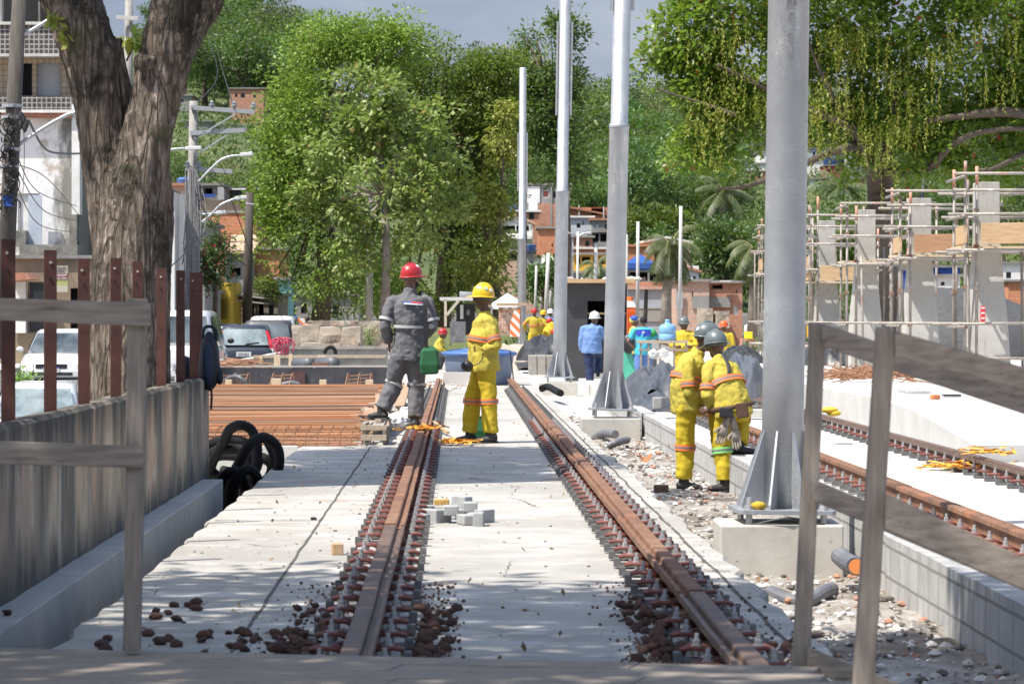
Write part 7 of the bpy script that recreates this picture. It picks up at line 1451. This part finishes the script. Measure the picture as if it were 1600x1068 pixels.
tree('large bushy yellow green tree forming the left part of the big green mass',P(500,505,Y),[bl(520,180,Y,95,80),bl(470,150,Y,45,60),bl(560,90,Y,75,50),bl(470,270,Y,62,75),bl(445,350,Y,48,60),bl(470,420,Y,58,60),bl(530,330,Y,80,100),bl(540,440,Y,75,55),bl(430,230,Y,22,35),bl(600,70,Y,60,40),bl(520,60,Y,50,30),bl(415,380,Y,22,40)],1500,50,.18,Lb,seed=21,tr=.4,clr=.62,fill=.25,lump=.5)
tree('large tree forming the dark right part of the big green mass',P(690,500,Y+6),[bl(700,130,Y+6,90,65),bl(640,100,Y+6,70,55),bl(760,150,Y+6,60,55),bl(720,240,Y+6,85,80),bl(770,250,Y+6,40,60),bl(700,350,Y+6,80,85),bl(650,430,Y+6,80,60),bl(740,400,Y+6,35,55),bl(790,130,Y+6,35,50),bl(780,290,Y+6,25,40),bl(600,460,Y+6,60,35)],1500,50,.18,Ld,seed=22,tr=.4,clr=.62,fill=.25,lump=.5)
tree('golden green hanging foliage tree at the right edge of the big green mass',P(775,500,Y+2),[bl(755,420,Y+2,40,60),bl(775,350,Y+2,22,50),bl(750,330,Y+2,28,45),bl(790,215,Y+2,26,60)],420,22,.20,Lo,seed=23,tr=.2,clr=.4,drop=1.3)
tree('pale star leaved tree standing in front of the big green mass',P(600,500,120),[bl(590,170,120,70,45),bl(530,230,120,60,45),bl(650,200,120,60,50),bl(600,270,120,90,55),bl(520,320,120,55,45),bl(690,270,120,45,40),bl(560,380,120,65,40),bl(650,340,120,70,45),bl(500,370,120,35,30),bl(560,130,120,45,25),bl(490,290,120,25,30)],560,32,.27,Lc,seed=24,tr=.20,clr=.34,drop=.8,asp=.5,fill=.45,outw=1.6,bk=barkl,lump=.5)
tree('tall tree with feathery top rising between the farthest and third metal poles',P(879,480,150),[bl(850,80,150,38,45),bl(880,50,150,28,25),bl(825,60,150,22,18),bl(850,170,150,55,50),bl(840,230,150,45,45),bl(880,250,150,35,40),bl(900,130,150,18,30),bl(800,130,150,25,40)],900,20,.24,LF['mid'],seed=25,tr=.3,clr=.5,lump=.5)
tree('golden green tree low on the hill behind the farthest pole',P(815,480,152),[bl(800,110,152,25,30),bl(830,140,152,35,50),bl(800,200,152,28,50)],420,11,.26,Lo,seed=26,tr=.2,clr=.5)
tree('big round dark green tree left of the nearest metal pole',P(1130,492,185),[bl(1125,395,185,50,38),bl(1105,390,185,30,35),bl(1160,405,185,35,32),bl(1135,430,185,50,28),bl(1170,430,185,25,28),bl(1100,420,185,22,22)],750,20,.30,LF['dark'],seed=27,tr=.35,clr=.75,lump=.35)
tree('mid green tree low behind the grey far poles between farthest and third metal poles',P(850,500,168),[bl(850,430,168,28,30),bl(830,445,168,22,25),bl(868,440,168,14,28)],300,11,.3,LF['dark'],seed=28,tr=.2,clr=.5)
tree('banana like bright green clump above the long brick house',P(1030,392,215),[bl(1015,365,215,30,22),bl(1050,360,215,28,24),bl(1000,345,215,22,18),bl(1062,340,215,18,16)],200,18,.5,LF['yel'],seed=29,tr=.15,clr=.8,asp=.3,drop=.2)
tree('bougainvillea bush with small red flowers climbing beside the tall utility pole',P(335,500,108),[bl(330,370,108,24,28),bl(340,410,108,18,38),bl(322,430,108,16,30),bl(350,365,108,10,18)],420,11,.14,Mleaf('leaf_bougainvillea',(.03,.07,.02),(.06,.11,.03),(.10,.15,.05),1,.25,rare=((.45,.03,.08),.94)),seed=30,tr=.1,clr=.3,name='bush',cat='bush')
tree('small light tree before the pale shops left of the big tree',P(400,500,129),[bl(400,450,129,22,15),bl(420,456,129,15,12),bl(392,462,129,12,10)],150,10,.18,LF['yel'],seed=31,tr=.07,clr=.3)
tree('small dark green shrub above the big leaf branch left of the big tree',P(412,325,132),[bl(405,315,132,18,10),bl(398,290,132,10,8)],60,10,.3,Ld,seed=32,tr=.05,clr=.4,limbs=False)
random.seed(14)
palm('tall coconut palm in front of the warehouse wall',P(1040,505,112),2.6,1.3,30,.18,dr=1.5); palm('coconut palm with hanging fronds left of the nearest metal pole',P(1176,505,118),2.6,1.35,28,.1,dr=1.5)
palm('far palm beneath the ochre house',P(928,478,158),1.8,1.3,26,.1,dr=2); palm('palm high on the hill between the third and second poles',P(925,240,330),3.5,4.2,20,.2)
palm('low palm before the far right houses',P(1310,330,300),2.2,3.4,18,.2); palm('palm left of the second pole in the low green',P(1000,300,300),3,3.6,18,.2)
palm('palm clump on the hill left of the nearest pole',P(1128,365,240),3,2.6,18,.2)
# --- right overhanging tree ---
Yr=80
Lr=Mleaf('leaf_glossy_almond',(.10,.21,.025),(.17,.27,.035),(.25,.31,.06),.9,.40,.3,rare=((.40,.07,.03),.985))
rb_=[bl(1090,60,Yr,75,60),bl(1150,20,Yr,90,50),bl(1060,130,Yr,45,55),bl(1110,160,Yr,65,60),bl(1090,230,Yr,60,40),bl(1160,190,Yr,55,55),bl(1180,100,Yr,90,70),bl(1300,40,Yr,100,70),bl(1290,130,Yr,70,60),bl(1330,200,Yr,60,40),bl(1420,60,Yr,100,80),bl(1400,170,Yr,80,60),bl(1480,210,Yr,70,45),bl(1540,80,Yr,100,90),bl(1560,190,Yr,60,50),bl(1450,260,Yr,60,28),bl(1560,265,Yr,50,35),bl(1340,270,Yr,22,30),bl(1640,120,Yr,80,130),bl(1250,-60,Yr,200,60),bl(1500,-60,Yr,200,60),bl(1030,90,Yr,20,20)]
t=tree('big overhanging tree with glossy leaves and red flecks at the upper right',P(1372,520,82),rb_,3900,20,.18,Lr,seed=41,tr=.42,clr=.30,fill=.45,asp=.6,drop=.15,top=tuple(P(1375,300,81)),limbs=False,name='almond_tree')
m=MB()
def limb(pts,r0,r1,n=8):
    p=smoothpath([P(*q) for q in pts],5); m.tube(p,[r0+(r1-r0)*i/(len(p)-1) for i in range(len(p))],n)
limb([(1372,330,81),(1368,280,81),(1350,235,80),(1330,200,79)],.28,.10); limb([(1376,330,81),(1385,260,81),(1392,200,80),(1400,120,80)],.24,.10); limb([(1350,225,80),(1320,232,79),(1270,250,79),(1205,278,79),(1160,292,79),(1120,295,79)],.13,.03)
limb([(1385,262,81),(1440,270,80),(1490,225,79),(1540,205,79),(1620,200,79)],.12,.05); limb([(1620,180,79),(1560,175,79),(1500,182,79),(1450,188,79)],.15,.06); limb([(1350,235,80),(1300,150,79),(1260,60,79)],.10,.03); limb([(1640,215,80),(1560,260,79),(1530,265,79)],.08,.03); limb([(1150,180,79),(1110,165,79),(1060,150,79),(1030,140,79)],.05,.02); limb([(1330,200,79),(1200,140,79),(1120,100,79)],.10,.04)
limb([(1335,205,79),(1350,240,79),(1360,270,79)],.05,.03)
m.build('limbs',M('bark_dark',(.065,.05,.04),(.11,.085,.065),6,.95,bump=.01),t,smooth=True)
r=np.random.default_rng(8); vp=[];vd=[]
strands=[(1110,90,50),(1130,150,60),(1165,120,60),(1150,60,60),(1280,170,90),(1310,140,80),(1290,230,60),(1340,180,80),(1400,110,90),(1430,150,100),(1450,90,70),(1350,60,80),(1500,60,80),(1420,210,60),(1180,180,50),(1320,90,60),(1090,200,50),(1110,240,40),(1390,250,60),(1560,130,70),(1580,60,70),(1365,220,60),(1300,60,60),(1120,200,50)]
for (sx_,sy_,L) in strands:
    for q in range(20):
        px=sx_+r.normal()*20; y0=sy_+r.normal()*14-20; l=L*r.uniform(.3,.9); Yq=78.6+r.normal()*.35
        for k in range(int(l/2.6)):
            p=P(px+r.normal()*1.2,y0+k*2.6,Yq); vp.append(tuple(p))
o=leafmesh('hanging_vines',np.array(vp),.10,Mleaf('vine_leaf',(.24,.29,.03),(.33,.35,.05),(.38,.39,.10),1,.45),t,drop=1.2,asp=.4,jit=.8,seed=3,org=tuple(wloc(t)))
# --- near left tree trunk ---
Yt=26.5
bkm=M('near_tree_bark_old',(.155,.12,.095),(.095,.075,.06),4,.95,bump=.03,bscale=12,stretch=(2.2,2.2,.45),layers=[((.035,.032,.026),1.1,.52,.66,(1.2,1.2,.5)),((.26,.24,.21),9,.62,.70,(1,1,.8)),((.10,.12,.05),2.6,.66,.78,(1,1,.6))])
bkm,nt,b_,o_=newmat('near_tree_bark'); b_.inputs['Roughness'].default_value=.95; b_.inputs['Specular IOR Level'].default_value=.2
va=coords(nt,(1,1,.17)); vb=coords(nt,(1,1,1)); n1=noiz(nt,va,26,8,.65,.40,.60); n2=noiz(nt,va,9,6,.6,.38,.62)
vo=nn(nt,'ShaderNodeTexVoronoi',feature='DISTANCE_TO_EDGE'); vo.inputs['Scale'].default_value=17; wm=nn(nt,'ShaderNodeMix',data_type='RGBA'); wn=nn(nt,'ShaderNodeTexNoise'); wn.inputs['Scale'].default_value=7; nt.links.new(va,wn.inputs[0]); wm.inputs[0].default_value=.2; nt.links.new(va,wm.inputs[6]); nt.links.new(wn.outputs[1],wm.inputs[7]); nt.links.new(wm.outputs[2],vo.inputs[0])
mr=nn(nt,'ShaderNodeMapRange'); mr.inputs[1].default_value=.0; mr.inputs[2].default_value=.16; nt.links.new(vo.outputs[0],mr.inputs[0])
c_=mixc(nt,n1,(.17,.135,.105),(.36,.30,.25)); c_=mixc(nt,mr.outputs[0],(.10,.078,.06),c_); c_=mixc(nt,noiz(nt,vb,1.7,6,.7,.50,.62),c_,(.045,.04,.032)); c_=mixc(nt,noiz(nt,vb,11,6,.7,.63,.70),c_,(.33,.33,.29)); c_=mixc(nt,noiz(nt,vb,2.4,4,.6,.6,.75),c_,(.10,.11,.045)); nt.links.new(c_,b_.inputs[0])
mm=nn(nt,'ShaderNodeMath',operation='ADD'); nt.links.new(mr.outputs[0],mm.inputs[0]); nt.links.new(n1,mm.inputs[1]); bumpn(nt,b_,mm.outputs[0],.028,.9)
t=thing('leaning_tree','thick rough barked tree trunk forking in two behind the steel posts at the left','tree',P(198,668,Yt))
m=MB(); kk=Yt/F
def tl_(pts,dy=0,n=20):
    p=smoothpath([P(a,b,Yt)+V((0,dy_,0)) for a,b,rr,dy_ in pts],6); rr=[q[2]*kk for q in pts]; rs=[]
    for i in range(len(pts)-1):
        for k in range(6): rs.append(rr[i]+(rr[i+1]-rr[i])*k/6)
    rs.append(rr[-1]); m.tube(p,rs,n)
tl_([(200,760,78,0),(198,660,68,0),(200,560,64,0),(203,470,60,0),(206,400,55,0),(210,320,47,0),(222,250,41,0),(240,170,36,0),(262,80,42,0),(282,20,46,0),(305,-60,48,0),(330,-200,44,0),(340,-400,36,0)])
tl_([(196,430,50,.12),(186,360,46,.15),(172,290,40,.15),(160,220,36,.15),(153,160,36,.15),(142,100,40,.15),(122,40,44,.15),(90,-30,42,.15),(40,-140,36,.15)])
tl_([(246,700,22,.1),(243,600,20,.1),(240,500,20,.1),(244,420,20,.12),(246,330,18,.12),(250,270,13,.12)]); tl_([(205,260,14,.2),(195,190,16,.2),(185,120,17,.2),(170,60,20,.2)]); tl_([(280,60,26,.1),(310,10,30,.1),(335,-50,30,.1)])
tl_([(140,700,30,.1),(150,620,24,.1),(160,540,20,.1)])
tl_([(232,92,13,-.22),(231,108,15,-.20)],n=12)
def bd(p):
    a=math.atan2(p[0]-U(-2.55,Yt),p[1]-Yt); x,y,z=float(p[0]),float(p[1]),float(p[2])
    q=noise.noise(V((x*9+z*.8,y*9,z*1.3))); q2=noise.noise(V((x*24,y*24,z*4.5+x*6))); q3=noise.noise(V((x*3,y*3,z*1.0)))
    return .016*(1-abs(q)*2.4)+.010*(1-2*abs(q2))+.03*q3
remesh(m,'trunk',bkm,.018,t,1,disp=bd,org=tuple(wloc(t)))
ctr=[((-5.6,26.6,8.6),(1.5,1.3,.8)),((-4.5,28.7,8.5),(1.4,1.5,.8)),((-5.2,30.9,8.3),(1.8,1.2,.8)),((-5.2,13.0,8.0),(3.4,2.2,1.1)),((-1.8,12.4,9.2),(3.2,2.2,1.1)),((-4.0,9.8,8.6),(4,2.4,1)),((-7,11,7),(2,2,1)),((-1.0,9.2,9.6),(3.4,2.4,1)),((.8,12.2,9.6),(2.0,1.6,.9))]
crown('crown',ctr[:3],1300,18,.30,LF['mid'],t,51,.55,fill=.8,org=tuple(wloc(t)))
t2=thing('shade_tree','big leafy tree standing left of the deck outside the picture, shading the foreground','tree',(-6.5,12.5,-1.3)); crown('crown',ctr[3:],2500,18,.30,LF['mid'],t2,52,.55,fill=.8,org=(-6.5,12.5,-1.3)); m=MB(); m.tube([(-6.5,12.5,-1.3),(-6.3,12.3,3),(-6,12,6.5)],[.4,.32,.25],12); m.build('trunk',bark,t2,smooth=True)
m=MB(); base=P(330,-200,Yt)
for c,rad in ctr[:3]: m.tube([base,base.lerp(V(c),.5)+V((0,0,.6)),V(c)],[.12,.07,.03],7)
m.build('limbs',bkm,t,smooth=True)
m=[]; 
for cx,cy,n in ((78,24,10),(86,30,6),(93,48,7),(108,58,4),(213,68,12),(205,60,6)):
    for k in range(n): m.append(tuple(P(cx+random.gauss(0,5),cy+random.gauss(0,5),Yt-.15)))
leafmesh('sprigs',np.array(m),.10,Mleaf('sprig_leaf',(.25,.28,.04),(.3,.25,.05),(.2,.3,.05),3,.4),t,drop=.6,asp=.6,seed=4,org=tuple(wloc(t)))
m=MB(); m.tube([P(198,95,Yt+.1),P(205,80,Yt-.05),P(213,70,Yt-.15)],.008,5); m.tube([P(100,0,Yt),P(88,20,Yt-.1),P(80,28,Yt-.15)],.008,5); m.build('twigs',bkm,t)
